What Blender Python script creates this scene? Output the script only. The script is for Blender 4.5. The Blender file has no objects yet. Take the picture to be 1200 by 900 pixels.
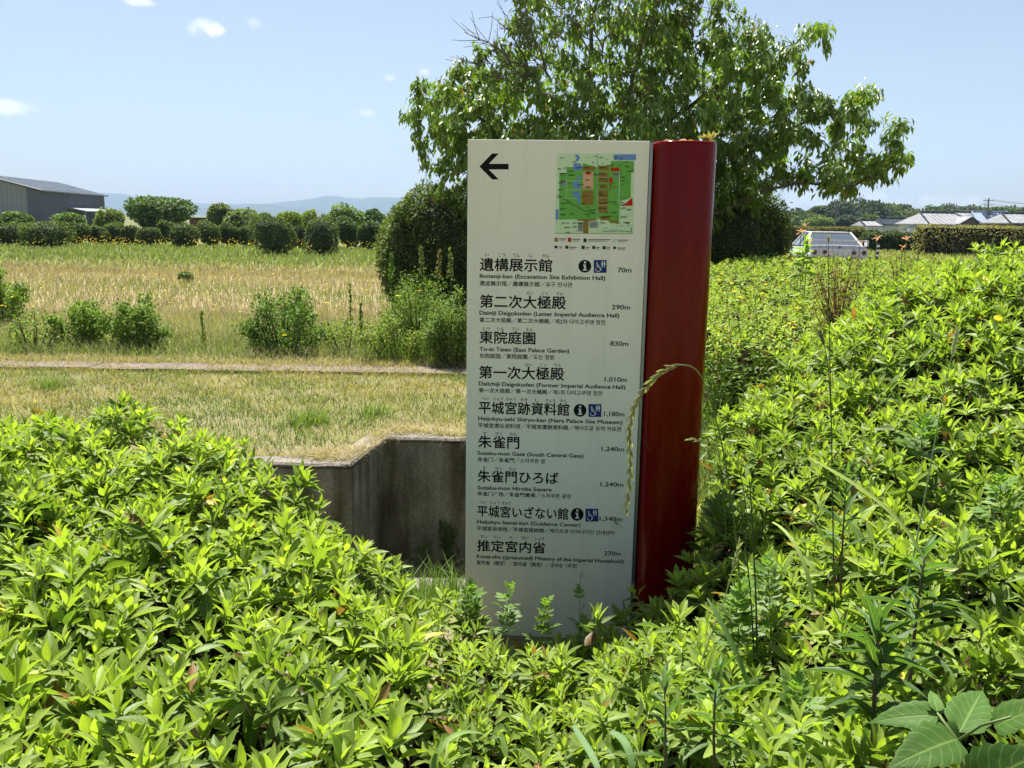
import bpy, math, random
import numpy as np
from math import radians, sin, cos, tan, atan, pi, sqrt
from mathutils import Vector, Matrix, Quaternion

S = bpy.context.scene
COL = S.collection
random.seed(7)

# ------------------------------------------------------------------ camera
F_PX, W_PX, H_PX = 1040.0, 1200.0, 900.0
PITCH, ROLL, CAM_H = radians(10.46), radians(0.87), 1.6
fwd = np.array([0, cos(PITCH), -sin(PITCH)])
r0 = np.array([1.0, 0, 0]); u0 = np.array([0, sin(PITCH), cos(PITCH)])
rgt = cos(ROLL) * r0 + sin(ROLL) * u0
upv = -sin(ROLL) * r0 + cos(ROLL) * u0
CAM = np.array([0, 0, CAM_H])
cam_d = bpy.data.cameras.new('camera')
cam = bpy.data.objects.new('camera', cam_d)
COL.objects.link(cam)
cam_d.sensor_fit = 'HORIZONTAL'; cam_d.sensor_width = 36.0
cam_d.lens = 36.0 * F_PX / W_PX
cam_d.clip_start = 0.05; cam_d.clip_end = 20000
cam.matrix_world = Matrix(((rgt[0], upv[0], -fwd[0], 0), (rgt[1], upv[1], -fwd[1], 0),
                           (rgt[2], upv[2], -fwd[2], CAM_H), (0, 0, 0, 1)))
S.camera = cam

# ------------------------------------------------------------------ daylight
SUN_EL, SUN_AZ = radians(66), radians(-20)        # azimuth from +Y, negative = left of the view
sun_dir = np.array([sin(SUN_AZ) * cos(SUN_EL), cos(SUN_AZ) * cos(SUN_EL), sin(SUN_EL)])
sun_d = bpy.data.lights.new('sun', 'SUN')
sun_d.energy = 5.0; sun_d.angle = radians(0.55); sun_d.color = (1.0, 0.955, 0.88)
sun = bpy.data.objects.new('sun', sun_d); COL.objects.link(sun)
sun.rotation_euler = Vector(sun_dir).to_track_quat('Z', 'Y').to_euler()
sun.location = (0, 0, 30)

S.view_settings.view_transform = 'Standard'
S.view_settings.look = 'None'
S.view_settings.gamma = 1.0
S.view_settings.exposure = 1.43
S.render.engine = 'CYCLES'
S.cycles.use_denoising = True
S.cycles.max_bounces = 8
S.cycles.diffuse_bounces = 4
S.cycles.glossy_bounces = 3
S.cycles.transmission_bounces = 4
S.cycles.transparent_max_bounces = 6
S.cycles.volume_bounces = 0

world = bpy.data.worlds.new("World"); S.world = world; world.use_nodes = True
wt = world.node_tree; wt.nodes.clear()
wo = wt.nodes.new('ShaderNodeOutputWorld'); wb = wt.nodes.new('ShaderNodeBackground')
sky = wt.nodes.new('ShaderNodeTexSky'); sky.sky_type = 'NISHITA'
sky.sun_disc = False; sky.sun_elevation = SUN_EL
sky.sun_rotation = SUN_AZ                          # zero points along +Y
sky.air_density = 1.0; sky.dust_density = 1.2; sky.ozone_density = 2.2; sky.altitude = 60
wb.inputs['Strength'].default_value = 0.05
geo = wt.nodes.new('ShaderNodeTexCoord')


def wnode(t, **k):
    n = wt.nodes.new(t)
    for a, b in k.items():
        setattr(n, a, b)
    return n


def wmath(op, a, b=None):
    n = wnode('ShaderNodeMath', operation=op)
    for i, v in enumerate((a, b)):
        if v is None:
            continue
        if isinstance(v, (int, float)):
            n.inputs[i].default_value = v
        else:
            wt.links.new(v, n.inputs[i])
    return n.outputs[0]


def ray(px, py):
    v = fwd + rgt * ((px - W_PX / 2) / F_PX) + upv * (-(py - H_PX / 2) / F_PX)
    return v / np.linalg.norm(v)


def at(px, py, y):
    """the point on the sight line of a photo pixel that lies y metres out"""
    v = ray(px, py)
    return CAM + v * (y / v[1])


def gnd(px, py, z=0.0):
    v = ray(px, py)
    return CAM + v * ((z - CAM_H) / v[2])


def proj(P):
    P = np.atleast_2d(P) - CAM
    d = P @ fwd
    d = np.where(np.abs(d) < 1e-6, 1e-6, d)
    return W_PX / 2 + F_PX * (P @ rgt) / d, H_PX / 2 - F_PX * (P @ upv) / d, d


# clouds as directions on the sky: (px, py, half-width px, half-height px, strength)
CLOUDS = [(243, 33, 36, 13, 1.0), (14, 127, 30, 11, 0.95), (300, 27, 12, 9, 0.35), (160, 1, 26, 6, 0.7),
          (495, 84, 13, 6, 0.8), (457, 91, 15, 7, 0.7), (428, 132, 18, 5, 0.45), (344, 149, 9, 4, 0.5),
          (1100, 233, 75, 9, 0.42), (1060, 240, 120, 10, 0.3), (1060, 163, 16, 4, 0.35), (985, 236, 90, 18, 0.35)]
noi = wnode('ShaderNodeTexNoise'); noi.inputs['Scale'].default_value = 46
noi.inputs['Detail'].default_value = 8; noi.inputs['Roughness'].default_value = 0.62
wt.links.new(geo.outputs['Generated'], noi.inputs['Vector'])
noi2 = wnode('ShaderNodeTexNoise'); noi2.inputs['Scale'].default_value = 14
noi2.inputs['Detail'].default_value = 5
wt.links.new(geo.outputs['Generated'], noi2.inputs['Vector'])
nsum = wmath('ADD', wmath('MULTIPLY', wmath('SUBTRACT', noi.outputs[0], 0.5), 3.0),
             wmath('MULTIPLY', wmath('SUBTRACT', noi2.outputs[0], 0.5), 2.0))
mask = None
for px, py, hw, hh, st in CLOUDS:
    d = ray(px, py)
    e = np.cross(d, [0, 0, 1]); e /= np.linalg.norm(e); n_ = np.cross(e, d)
    def dot(v):
        q = wnode('ShaderNodeVectorMath', operation='DOT_PRODUCT')
        wt.links.new(geo.outputs['Generated'], q.inputs[0]); q.inputs[1].default_value = tuple(v)
        return q.outputs['Value']
    a = wmath('DIVIDE', dot(e), 0.82 * hw / F_PX); b = wmath('DIVIDE', dot(n_), 0.82 * hh / F_PX)
    r2 = wmath('ADD', wmath('MULTIPLY', a, a), wmath('MULTIPLY', b, b))
    m = wmath('ADD', wmath('SUBTRACT', 0.75, wmath('MULTIPLY', r2, 0.75)), nsum)
    mr = wnode('ShaderNodeMapRange', interpolation_type='SMOOTHSTEP')
    mr.inputs['From Min'].default_value = 0.0; mr.inputs['From Max'].default_value = 1.1
    wt.links.new(m, mr.inputs['Value'])
    inf = wmath('GREATER_THAN', dot(d), 0.5)
    m = wmath('MULTIPLY', wmath('MULTIPLY', mr.outputs[0], inf), st)
    mask = m if mask is None else wmath('MAXIMUM', mask, m)
mx = wnode('ShaderNodeMix', data_type='RGBA')
wt.links.new(mask, mx.inputs['Factor'])
shs = wnode('ShaderNodeHueSaturation'); shs.inputs['Saturation'].default_value = 0.78
wt.links.new(sky.outputs[0], shs.inputs['Color']); wt.links.new(shs.outputs[0], mx.inputs['A'])
mx.inputs['B'].default_value = (9.0, 9.2, 9.6, 1)
wt.links.new(mx.outputs['Result'], wb.inputs['Color'])
wt.links.new(wb.outputs[0], wo.inputs['Surface'])


# ------------------------------------------------------------------ materials
def nt_new(name):
    m = bpy.data.materials.new(name); m.use_nodes = True
    t = m.node_tree
    return m, t, t.nodes['Principled BSDF'], t.nodes['Material Output']


def ramp(t, fac, stops):
    r = t.nodes.new('ShaderNodeValToRGB')
    while len(r.color_ramp.elements) < len(stops):
        r.color_ramp.elements.new(0.5)
    for e, (p, c) in zip(r.color_ramp.elements, stops):
        e.position = p; e.color = (*c, 1)
    t.links.new(fac, r.inputs[0])
    return r.outputs[0]


def noise(t, scale, detail=4, rough=0.55, obj=True, stretch=None):
    n = t.nodes.new('ShaderNodeTexNoise')
    n.inputs['Scale'].default_value = scale; n.inputs['Detail'].default_value = detail
    n.inputs['Roughness'].default_value = rough
    tc = t.nodes.new('ShaderNodeTexCoord')
    src = tc.outputs['Object' if obj else 'Generated']
    if stretch:
        mp = t.nodes.new('ShaderNodeMapping'); mp.inputs['Scale'].default_value = stretch
        t.links.new(src, mp.inputs[0]); src = mp.outputs[0]
    t.links.new(src, n.inputs['Vector'])
    return n.outputs[0]


def solid(name, c1, c2=None, scale=6, rough=0.7, bump=0.0, metallic=0.0, spec=0.5, bscale=None, stretch=None, coat=0.0):
    m, t, p, o = nt_new(name)
    if c2 is None:
        c2 = tuple(v * 0.82 for v in c1)
    n = noise(t, scale, 6, stretch=stretch)
    t.links.new(ramp(t, n, [(0.3, c2), (0.7, c1)]), p.inputs['Base Color'])
    p.inputs['Roughness'].default_value = rough; p.inputs['Metallic'].default_value = metallic
    p.inputs['Specular IOR Level'].default_value = spec
    p.inputs['Coat Weight'].default_value = coat
    if bump:
        b = t.nodes.new('ShaderNodeBump'); b.inputs['Strength'].default_value = bump
        b.inputs['Distance'].default_value = 0.02
        t.links.new(noise(t, bscale or scale * 4, 6), b.inputs['Height']); t.links.new(b.outputs[0], p.inputs['Normal'])
    return m


def leafmat(name, rough=0.42, trans=0.38, spec=0.35, rib=False, yellow=1.0, vein=0.42, side=0.14, relief=0.35):
    """leaf colour comes from the 'tint' attribute of each leaf; light passes through the blade"""
    m, t, p, o = nt_new(name)
    at_ = t.nodes.new('ShaderNodeAttribute'); at_.attribute_name = 'tint'
    col = at_.outputs['Color']
    if rib:
        ac = t.nodes.new('ShaderNodeAttribute'); ac.attribute_name = 'leafco'
        sx = t.nodes.new('ShaderNodeSeparateXYZ'); t.links.new(ac.outputs['Vector'], sx.inputs[0])
        ab = t.nodes.new('ShaderNodeMath'); ab.operation = 'ABSOLUTE'; t.links.new(sx.outputs[0], ab.inputs[0])
        # side veins run forward from the midrib
        ad = t.nodes.new('ShaderNodeMath'); ad.operation = 'MULTIPLY_ADD'
        t.links.new(ab.outputs[0], ad.inputs[0]); ad.inputs[1].default_value = -0.25
        t.links.new(sx.outputs[1], ad.inputs[2])
        ml = t.nodes.new('ShaderNodeMath'); ml.operation = 'MULTIPLY'; t.links.new(ad.outputs[0], ml.inputs[0]); ml.inputs[1].default_value = 44
        sn = t.nodes.new('ShaderNodeMath'); sn.operation = 'SINE'; t.links.new(ml.outputs[0], sn.inputs[0])
        mr = t.nodes.new('ShaderNodeMapRange'); mr.inputs['From Min'].default_value = 0.10; mr.inputs['From Max'].default_value = 0.0
        mr.inputs['To Max'].default_value = vein
        t.links.new(ab.outputs[0], mr.inputs['Value'])
        mr2 = t.nodes.new('ShaderNodeMapRange'); mr2.inputs['From Min'].default_value = 0.75; mr2.inputs['From Max'].default_value = 1.0
        mr2.inputs['To Max'].default_value = side
        t.links.new(sn.outputs[0], mr2.inputs['Value'])
        mm = t.nodes.new('ShaderNodeMath'); mm.operation = 'MAXIMUM'
        t.links.new(mr.outputs[0], mm.inputs[0]); t.links.new(mr2.outputs[0], mm.inputs[1])
        mx = t.nodes.new('ShaderNodeMix'); mx.data_type = 'RGBA'
        t.links.new(mm.outputs[0], mx.inputs['Factor']); t.links.new(col, mx.inputs['A'])
        mx.inputs['B'].default_value = (0.42, 0.55, 0.16, 1)
        bp = t.nodes.new('ShaderNodeBump'); bp.inputs['Strength'].default_value = relief; bp.inputs['Distance'].default_value = 0.002
        bp.invert = True
        t.links.new(mm.outputs[0], bp.inputs['Height']); t.links.new(bp.outputs[0], p.inputs['Normal'])
        col = mx.outputs['Result']
    n = noise(t, 30, 3)
    hs = t.nodes.new('ShaderNodeHueSaturation')
    mr3 = t.nodes.new('ShaderNodeMapRange'); mr3.inputs['To Min'].default_value = 0.8; mr3.inputs['To Max'].default_value = 1.2
    t.links.new(n, mr3.inputs['Value']); t.links.new(mr3.outputs[0], hs.inputs['Value'])
    t.links.new(col, hs.inputs['Color'])
    t.links.new(hs.outputs[0], p.inputs['Base Color'])
    p.inputs['Roughness'].default_value = rough; p.inputs['Specular IOR Level'].default_value = spec
    tr = t.nodes.new('ShaderNodeBsdfTranslucent')
    gm = t.nodes.new('ShaderNodeMix'); gm.data_type = 'RGBA'; gm.blend_type = 'MULTIPLY'; gm.inputs['Factor'].default_value = 1
    t.links.new(hs.outputs[0], gm.inputs['A']); gm.inputs['B'].default_value = (1.4 * yellow, 1.5, 0.5, 1)
    t.links.new(gm.outputs['Result'], tr.inputs['Color'])
    ms = t.nodes.new('ShaderNodeMixShader'); ms.inputs[0].default_value = trans
    t.links.new(p.outputs[0], ms.inputs[1]); t.links.new(tr.outputs[0], ms.inputs[2])
    t.links.new(ms.outputs[0], o.inputs['Surface'])
    return m


M = {}
M['leaf'] = leafmat('broad leaf', rib=True, rough=0.46, trans=0.42, spec=0.26)
M['leaf_far'] = leafmat('distant leaf', rough=0.6, trans=0.3, spec=0.2)
M['leaf_tree'] = leafmat('tree leaf', rough=0.38, trans=0.34, spec=0.4)
M['grass'] = leafmat('grass blade', rough=0.6, trans=0.35, spec=0.2, yellow=0.9)
M['petal'] = leafmat('petal', rough=0.6, trans=0.3, spec=0.2, yellow=0.9)
M['bark'] = solid('bark', (0.16, 0.13, 0.10), (0.07, 0.055, 0.045), 20, 0.9, 0.6)
M['stem'] = solid('green stem', (0.14, 0.20, 0.05), (0.07, 0.11, 0.03), 20, 0.6)
M['stem_brown'] = solid('brown stem', (0.17, 0.10, 0.06), (0.08, 0.05, 0.03), 20, 0.8)
M['twig_shade'] = solid('hedge interior', (0.035, 0.030, 0.014), (0.012, 0.012, 0.006), 30, 1.0, 1.0, spec=0.0)  # twig brown taken near black to paint in the hedge's inner shade
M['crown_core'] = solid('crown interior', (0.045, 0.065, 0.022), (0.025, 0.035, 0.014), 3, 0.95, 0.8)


# ------------------------------------------------------------------ objects
def tag(o, label=None, cat=None, group=None, kind=None):
    if label: o['label'] = label
    if cat: o['category'] = cat
    if group: o['group'] = group
    if kind: o['kind'] = kind
    return o


def empty(name, loc, label, cat, group=None, rz=0):
    o = bpy.data.objects.new(name, None); COL.objects.link(o)
    o.location = [float(v) for v in loc]; o.rotation_euler = (0, 0, rz)
    o.empty_display_size = 0.2
    return tag(o, label, cat, group)


def link(name, me, parent=None, world_space=True):
    o = bpy.data.objects.new(name, me); COL.objects.link(o)
    if parent is not None:
        o.parent = parent
        if world_space:       # the mesh was made in world coordinates
            pl = parent
            mat = Matrix.Identity(4)
            chain = []
            while pl is not None:
                chain.append(Matrix.Translation(pl.location) @ pl.rotation_euler.to_matrix().to_4x4() if pl.matrix_parent_inverse == Matrix.Identity(4)
                             else pl.matrix_parent_inverse @ Matrix.Translation(pl.location) @ pl.rotation_euler.to_matrix().to_4x4())
                pl = pl.parent
            for c in reversed(chain):
                mat = mat @ c
            o.matrix_parent_inverse = mat.inverted()
    return o


class MB:
    """collects geometry as numpy blocks, builds one mesh"""
    def __init__(s):
        s.v = []; s.f = []; s.t = []; s.c = []; s.n = 0

    def add(s, verts, faces, tint=None, co=None):
        verts = np.asarray(verts, float).reshape(-1, 3)
        by = {}
        for f in ([faces] if isinstance(faces, np.ndarray) else [np.array([q for q in faces if len(q) == k]) for k in sorted({len(q) for q in faces})]):
            s.f.append(f.astype(np.int64) + s.n)
        s.v.append(verts)
        k = len(verts)
        if tint is None:
            tint = (0.5, 0.5, 0.5)
        tint = np.asarray(tint, float)
        s.t.append(np.broadcast_to(tint, (k, 3)))
        s.c.append(np.zeros((k, 3)) if co is None else np.asarray(co, float))
        s.n += k
        return s

    def box(s, lo, hi, M4=None, tint=None):
        x0, y0, z0 = lo; x1, y1, z1 = hi
        v = np.array([(x0, y0, z0), (x1, y0, z0), (x1, y1, z0), (x0, y1, z0), (x0, y0, z1), (x1, y0, z1), (x1, y1, z1), (x0, y1, z1)], float)
        if M4 is not None:
            v = v @ np.array(M4)[:3, :3].T + np.array(M4)[:3, 3]
        return s.add(v, [(0, 3, 2, 1), (4, 5, 6, 7), (0, 1, 5, 4), (1, 2, 6, 5), (2, 3, 7, 6), (3, 0, 4, 7)], tint)

    def tube(s, pts, radii, sides=6, tint=None, caps=True):
        pts = np.asarray(pts, float)
        n = len(pts)
        radii = np.broadcast_to(np.asarray(radii, float), (n,))
        d = np.gradient(pts, axis=0); d /= np.linalg.norm(d, axis=1)[:, None] + 1e-9
        ref = np.array([0, 0, 1.0]) if abs(d[0][2]) < 0.9 else np.array([1.0, 0, 0])
        rings = []
        a = np.cross(d[0], ref); a /= np.linalg.norm(a)
        for i in range(n):
            a = a - d[i] * (a @ d[i]); a /= np.linalg.norm(a) + 1e-9
            b = np.cross(d[i], a)
            th = np.arange(sides) * 2 * pi / sides
            rings.append(pts[i] + radii[i] * (np.cos(th)[:, None] * a + np.sin(th)[:, None] * b))
        v = np.concatenate(rings)
        q = []
        for i in range(n - 1):
            for j in range(sides):
                k = (j + 1) % sides
                q.append((i * sides + j, i * sides + k, (i + 1) * sides + k, (i + 1) * sides + j))
        if caps:
            q.append(tuple(range(sides))[::-1]); q.append(tuple((n - 1) * sides + j for j in range(sides)))
        return s.add(v, q, tint)

    def mesh(s, name, mat, smooth=False):
        me = bpy.data.meshes.new(name)
        if not s.v:
            return me
        V = np.concatenate(s.v); T = np.concatenate(s.t); C = np.concatenate(s.c)
        me.vertices.add(len(V)); me.vertices.foreach_set('co', V.astype(np.float32).ravel())
        tot = np.concatenate([np.full(len(f), f.shape[1]) for f in s.f])
        idx = np.concatenate([f.ravel() for f in s.f])
        me.loops.add(len(idx)); me.loops.foreach_set('vertex_index', idx.astype(np.int32))
        me.polygons.add(len(tot))
        st = np.concatenate([[0], np.cumsum(tot)[:-1]])
        me.polygons.foreach_set('loop_start', st.astype(np.int32))
        me.polygons.foreach_set('loop_total', tot.astype(np.int32))
        me.polygons.foreach_set('use_smooth', np.full(len(tot), smooth))
        me.update(calc_edges=True)
        a = me.attributes.new('tint', 'FLOAT_COLOR', 'POINT')
        a.data.foreach_set('color', np.concatenate([T, np.ones((len(T), 1))], 1).astype(np.float32).ravel())
        if np.any(C):
            b = me.attributes.new('leafco', 'FLOAT_VECTOR', 'POINT')
            b.data.foreach_set('vector', C.astype(np.float32).ravel())
        for m in (mat if isinstance(mat, (list, tuple)) else [mat]):
            me.materials.append(m)
        return me

    def build(s, name, mat, parent=None, smooth=False, **k):
        o = link(name, s.mesh(name, mat, smooth), parent)
        return tag(o, **k)


# ------------------------------------------------------------------ leaves
def leaf_template(n=3, width=None, fold=0.25, droop=0.15, curl=0.0):
    """a pointed leaf along +Y, 1 long, 1 wide at most, upper side +Z; returns verts, tris, (across, along)"""
    ts = np.linspace(0, 1, n + 2)
    if width is None:
        width = lambda t: np.sin(pi * t ** 0.9) ** 1.05
    V = [(0, 0, 0)]; C = [(0, 0, 0)]
    for t in ts[1:-1]:
        w = float(width(t)) * 0.5
        z = -droop * t * t
        V += [(-w, t, z), (0, t, z), (w, t, z)]
        C += [(-1, t, fold * w * 2.2), (0, t, 0), (1, t, fold * w * 2.2)]
    V.append((0, 1, -droop)); C.append((0, 1, 0))
    last = len(V) - 1
    Fc = [(0, 2, 1), (0, 3, 2)]
    for i in range(n - 1):
        a = 1 + i * 3; b = a + 3
        Fc += [(a, a + 1, b + 1), (a, b + 1, b), (a + 1, a + 2, b + 2), (a + 1, b + 2, b + 1)]
    a = 1 + (n - 1) * 3
    Fc += [(a, a + 1, last), (a + 1, a + 2, last)]
    return np.array(V, float), np.array(Fc), np.array(C, float)


def simple_leaf(droop=0.1):
    V = np.array([(0, 0, 0), (0.5, 0.45, 0), (0, 1, -droop), (-0.5, 0.45, 0)], float)
    return V, np.array([(0, 1, 2), (0, 2, 3)]), np.array([(0, 0, 0), (1, .45, 0.18), (0, 1, 0), (-1, .45, 0.18)], float)


LEAF_HI = leaf_template(4)
LEAF_MID = leaf_template(3)
LEAF_LO = simple_leaf()


def norm(a):
    return a / (np.linalg.norm(a, axis=-1, keepdims=True) + 1e-9)


def frames(D, N):
    D = norm(D); X = norm(np.cross(D, N)); Z = np.cross(X, D)
    return np.stack([X, D, Z], axis=-1)          # columns


class Leaves:
    def __init__(s):
        s.P = []; s.D = []; s.N = []; s.L = []; s.W = []; s.T = []

    def add(s, P, D, N, L, W, T):
        k = len(P)
        s.P.append(P); s.D.append(norm(D)); s.N.append(N)
        s.L.append(np.broadcast_to(L, (k,))); s.W.append(np.broadcast_to(W, (k,))); s.T.append(np.broadcast_to(T, (k, 3)))

    def cat(s):
        for a in 'PDNLWT':
            setattr(s, a, [np.concatenate(getattr(s, a))] if getattr(s, a) else [np.zeros((0, 3) if a in 'PDNT' else (0,))])
        return s.P[0], s.D[0], s.N[0], s.L[0], s.W[0], s.T[0]


def leaf_mesh_block(mb, arrs, tmpl):
    P, D, N, L, W, T = arrs
    if not len(P):
        return
    V0, F0, C0 = tmpl
    R = frames(D, N)
    loc = np.broadcast_to(V0, (len(P),) + V0.shape).copy()
    loc[:, :, 0] *= W[:, None]; loc[:, :, 1] *= L[:, None]; loc[:, :, 2] = loc[:, :, 2] * L[:, None] + C0[None, :, 2] * W[:, None]
    V = np.einsum('nij,nkj->nki', R, loc) + P[:, None, :]
    k = len(V0)
    Fc = (F0[None] + (np.arange(len(P)) * k)[:, None, None]).reshape(-1, 3)
    mb.add(V.reshape(-1, 3), Fc, np.repeat(T, k, axis=0), np.tile(C0, (len(P), 1)))


def emit_leaves(lv, parent, mat, name='foliage', tmpl=LEAF_MID, n_parts=300, part_tmpl=None, near_tmpl=None, near_d=2.2, part='leaf'):
    """the leaves that show largest become parts of their own, the rest one mesh"""
    arrs = lv.cat()
    P, D, N, L, W, T = arrs
    px, py, d = proj(P)
    inside = (px > 0) & (px < W_PX) & (py > 0) & (py < H_PX) & (d > 0.2)
    size = np.where(inside, L / np.maximum(d, 0.2), 0)
    order = np.argsort(-size)
    pick = order[:n_parts] if n_parts else order[:0]
    pick = pick[size[pick] > 0]
    if n_parts:
        # prototypes share mesh data: one per tint class
        Tp = T[pick]
        key = np.round(Tp[:, 1] * 22).astype(int) * 100 + np.round(Tp[:, 0] * 22).astype(int)
        protos = {}
        for j, i in enumerate(pick):
            if key[j] not in protos:
                V0, F0, C0 = part_tmpl or LEAF_HI
                V1 = V0.copy(); V1[:, 2] += C0[:, 2] * W[i] / L[i]
                protos[key[j]] = MB().add(V1, F0, Tp[j], C0).mesh(part, mat, True)
        R = frames(D[pick], N[pick])
        base = Matrix.Translation(parent.location) @ parent.rotation_euler.to_matrix().to_4x4()
        inv = base.inverted()
        for j, i in enumerate(pick):
            o = bpy.data.objects.new(part, protos[key[j]]); COL.objects.link(o); o.parent = parent
            m = Matrix(R[j].tolist()).to_4x4()
            m = Matrix.Translation(P[i].tolist()) @ m @ Matrix.Diagonal((W[i], L[i], L[i], 1))
            o.matrix_local = inv @ m
    keep = np.ones(len(P), bool); keep[pick] = False
    mb = MB()
    if near_tmpl is not None:
        near = keep & (d < near_d)
        leaf_mesh_block(mb, tuple(a[near] for a in arrs), near_tmpl)
        keep &= ~near
    leaf_mesh_block(mb, tuple(a[keep] for a in arrs), tmpl)
    return mb.build(name, mat, parent, True, kind='stuff')


def vary(rng, base, n, v=0.18, hue=0.06):
    """n colours round a base colour"""
    base = np.asarray(base, float)
    k = 1 + rng.uniform(-v, v, (n, 1))
    h = rng.uniform(-hue, hue, (n, 3)) + 1
    return np.clip(base * k * h, 0, 1)
# ------------------------------------------------------------------ the ground
rng = np.random.default_rng(11)
WA = gnd(-400, 553); WB = gnd(411, 553.5); WC = gnd(452, 521.5); WD = gnd(640, 523)
WA = np.array([-30.0, WB[1] + 0.05, 0]); WD = np.array([1.3, WC[1] + 0.0, 0])
NEAR_Y = 3.45                                       # near edge of the ditch
DITCH = -0.86

m, t, p, o = nt_new('meadow soil')
gtc = t.nodes.new('ShaderNodeTexCoord'); sp = t.nodes.new('ShaderNodeSeparateXYZ'); t.links.new(gtc.outputs['Object'], sp.inputs[0])
n1 = noise(t, 0.13, 4); n2 = noise(t, 2.2, 8, 0.65); n3 = noise(t, 30, 6, 0.7)
ad = t.nodes.new('ShaderNodeMath'); ad.operation = 'MULTIPLY_ADD'; t.links.new(n1, ad.inputs[0]); ad.inputs[1].default_value = 14; t.links.new(sp.outputs[1], ad.inputs[2])
mr = t.nodes.new('ShaderNodeMapRange'); mr.inputs['From Min'].default_value = 0; mr.inputs['From Max'].default_value = 64
t.links.new(ad.outputs[0], mr.inputs[0])
green, tan_, dry = (0.17, 0.21, 0.06), (0.36, 0.27, 0.18), (0.27, 0.23, 0.13)
band = ramp(t, mr.outputs[0], [(0.0, dry), (0.25, (0.19, 0.18, 0.08)), (0.32, tan_), (0.52, tan_), (0.58, green), (0.86, green), (1.0, (0.085, 0.115, 0.04))])
fine = ramp(t, n3, [(0.3, (0.10, 0.085, 0.05)), (0.7, (0.30, 0.26, 0.15))])
mx = t.nodes.new('ShaderNodeMix'); mx.data_type = 'RGBA'
mr2 = t.nodes.new('ShaderNodeMapRange'); mr2.inputs['From Min'].default_value = 0.35; mr2.inputs['From Max'].default_value = 0.75; mr2.inputs['To Max'].default_value = 0.8
t.links.new(n2, mr2.inputs[0]); t.links.new(mr2.outputs[0], mx.inputs['Factor']); t.links.new(band, mx.inputs['A']); t.links.new(fine, mx.inputs['B'])
t.links.new(mx.outputs['Result'], p.inputs['Base Color']); p.inputs['Roughness'].default_value = 0.95; p.inputs['Specular IOR Level'].default_value = 0.1
b = t.nodes.new('ShaderNodeBump'); b.inputs['Strength'].default_value = 0.7; b.inputs['Distance'].default_value = 0.04
t.links.new(n3, b.inputs['Height']); t.links.new(b.outputs[0], p.inputs['Normal'])
M['ground'] = m

FAR = 9000.0
g = MB()
def quad(mb, pts, tint=None):
    mb.add([tuple(q) for q in pts], [tuple(range(len(pts)))], tint)
# lawn and meadow beyond the ditch
quad(g, [(-FAR, WA[1], 0), (WA[0], WA[1], 0), (WA[0], FAR, 0), (-FAR, FAR, 0)])
quad(g, [WA, WB, (WB[0], FAR, 0), (WA[0], FAR, 0)])
quad(g, [WB, WC, (WC[0], FAR, 0), (WB[0], FAR, 0)])
quad(g, [WC, WD, (WD[0], FAR, 0), (WC[0], FAR, 0)])
quad(g, [(WD[0], NEAR_Y, 0), (FAR, NEAR_Y, 0), (FAR, FAR, 0), (WD[0], FAR, 0)])
BANK = 4.2                                          # the near bank is wider on the left, under the big azalea
quad(g, [(-FAR, -FAR, 0), (FAR, -FAR, 0), (FAR, NEAR_Y, 0), (-FAR, NEAR_Y, 0)])
quad(g, [(-FAR, NEAR_Y, 0), (WA[0], NEAR_Y, 0), (WA[0], WA[1], 0), (-FAR, WA[1], 0)])
quad(g, [(WA[0], NEAR_Y, 0), (-0.55, NEAR_Y, 0), (-1.0, BANK, 0), (WA[0], BANK, 0)])
quad(g, [(-0.55, NEAR_Y, 0), (-0.55, NEAR_Y, DITCH), (-1.0, BANK, DITCH), (-1.0, BANK, 0)])
quad(g, [(-1.0, BANK, 0), (-1.0, BANK, DITCH), (WA[0], BANK, DITCH), (WA[0], BANK, 0)])
# near and end faces of the ditch
quad(g, [(WA[0], NEAR_Y, DITCH), (WA[0], NEAR_Y, 0), (WD[0], NEAR_Y, 0), (WD[0], NEAR_Y, DITCH)])
quad(g, [(WD[0], NEAR_Y, DITCH), (WD[0], NEAR_Y, 0), (WD[0], WD[1], 0), (WD[0], WD[1], DITCH)])
g.build('ground', M['ground'], kind='structure')

M['ditch'] = solid('ditch soil', (0.20, 0.155, 0.115), (0.09, 0.07, 0.05), 7, 0.95, 0.8)
gf = MB()
nx, ny = 60, 16
xs = np.linspace(WA[0], WD[0], nx); ys = np.linspace(NEAR_Y, WC[1], ny)
X, Y = np.meshgrid(xs, ys)
Z = DITCH + 0.02 * np.sin(X * 7.3) * np.cos(Y * 9.1) + rng.normal(0, 0.006, X.shape)
gf.add(np.stack([X, Y, Z], -1).reshape(-1, 3), np.array([(j * nx + i, j * nx + i + 1, (j + 1) * nx + i + 1, (j + 1) * nx + i) for j in range(ny - 1) for i in range(nx - 1)]))
gf.build('ditch_floor', M['ditch'], smooth=True, kind='structure')


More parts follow.
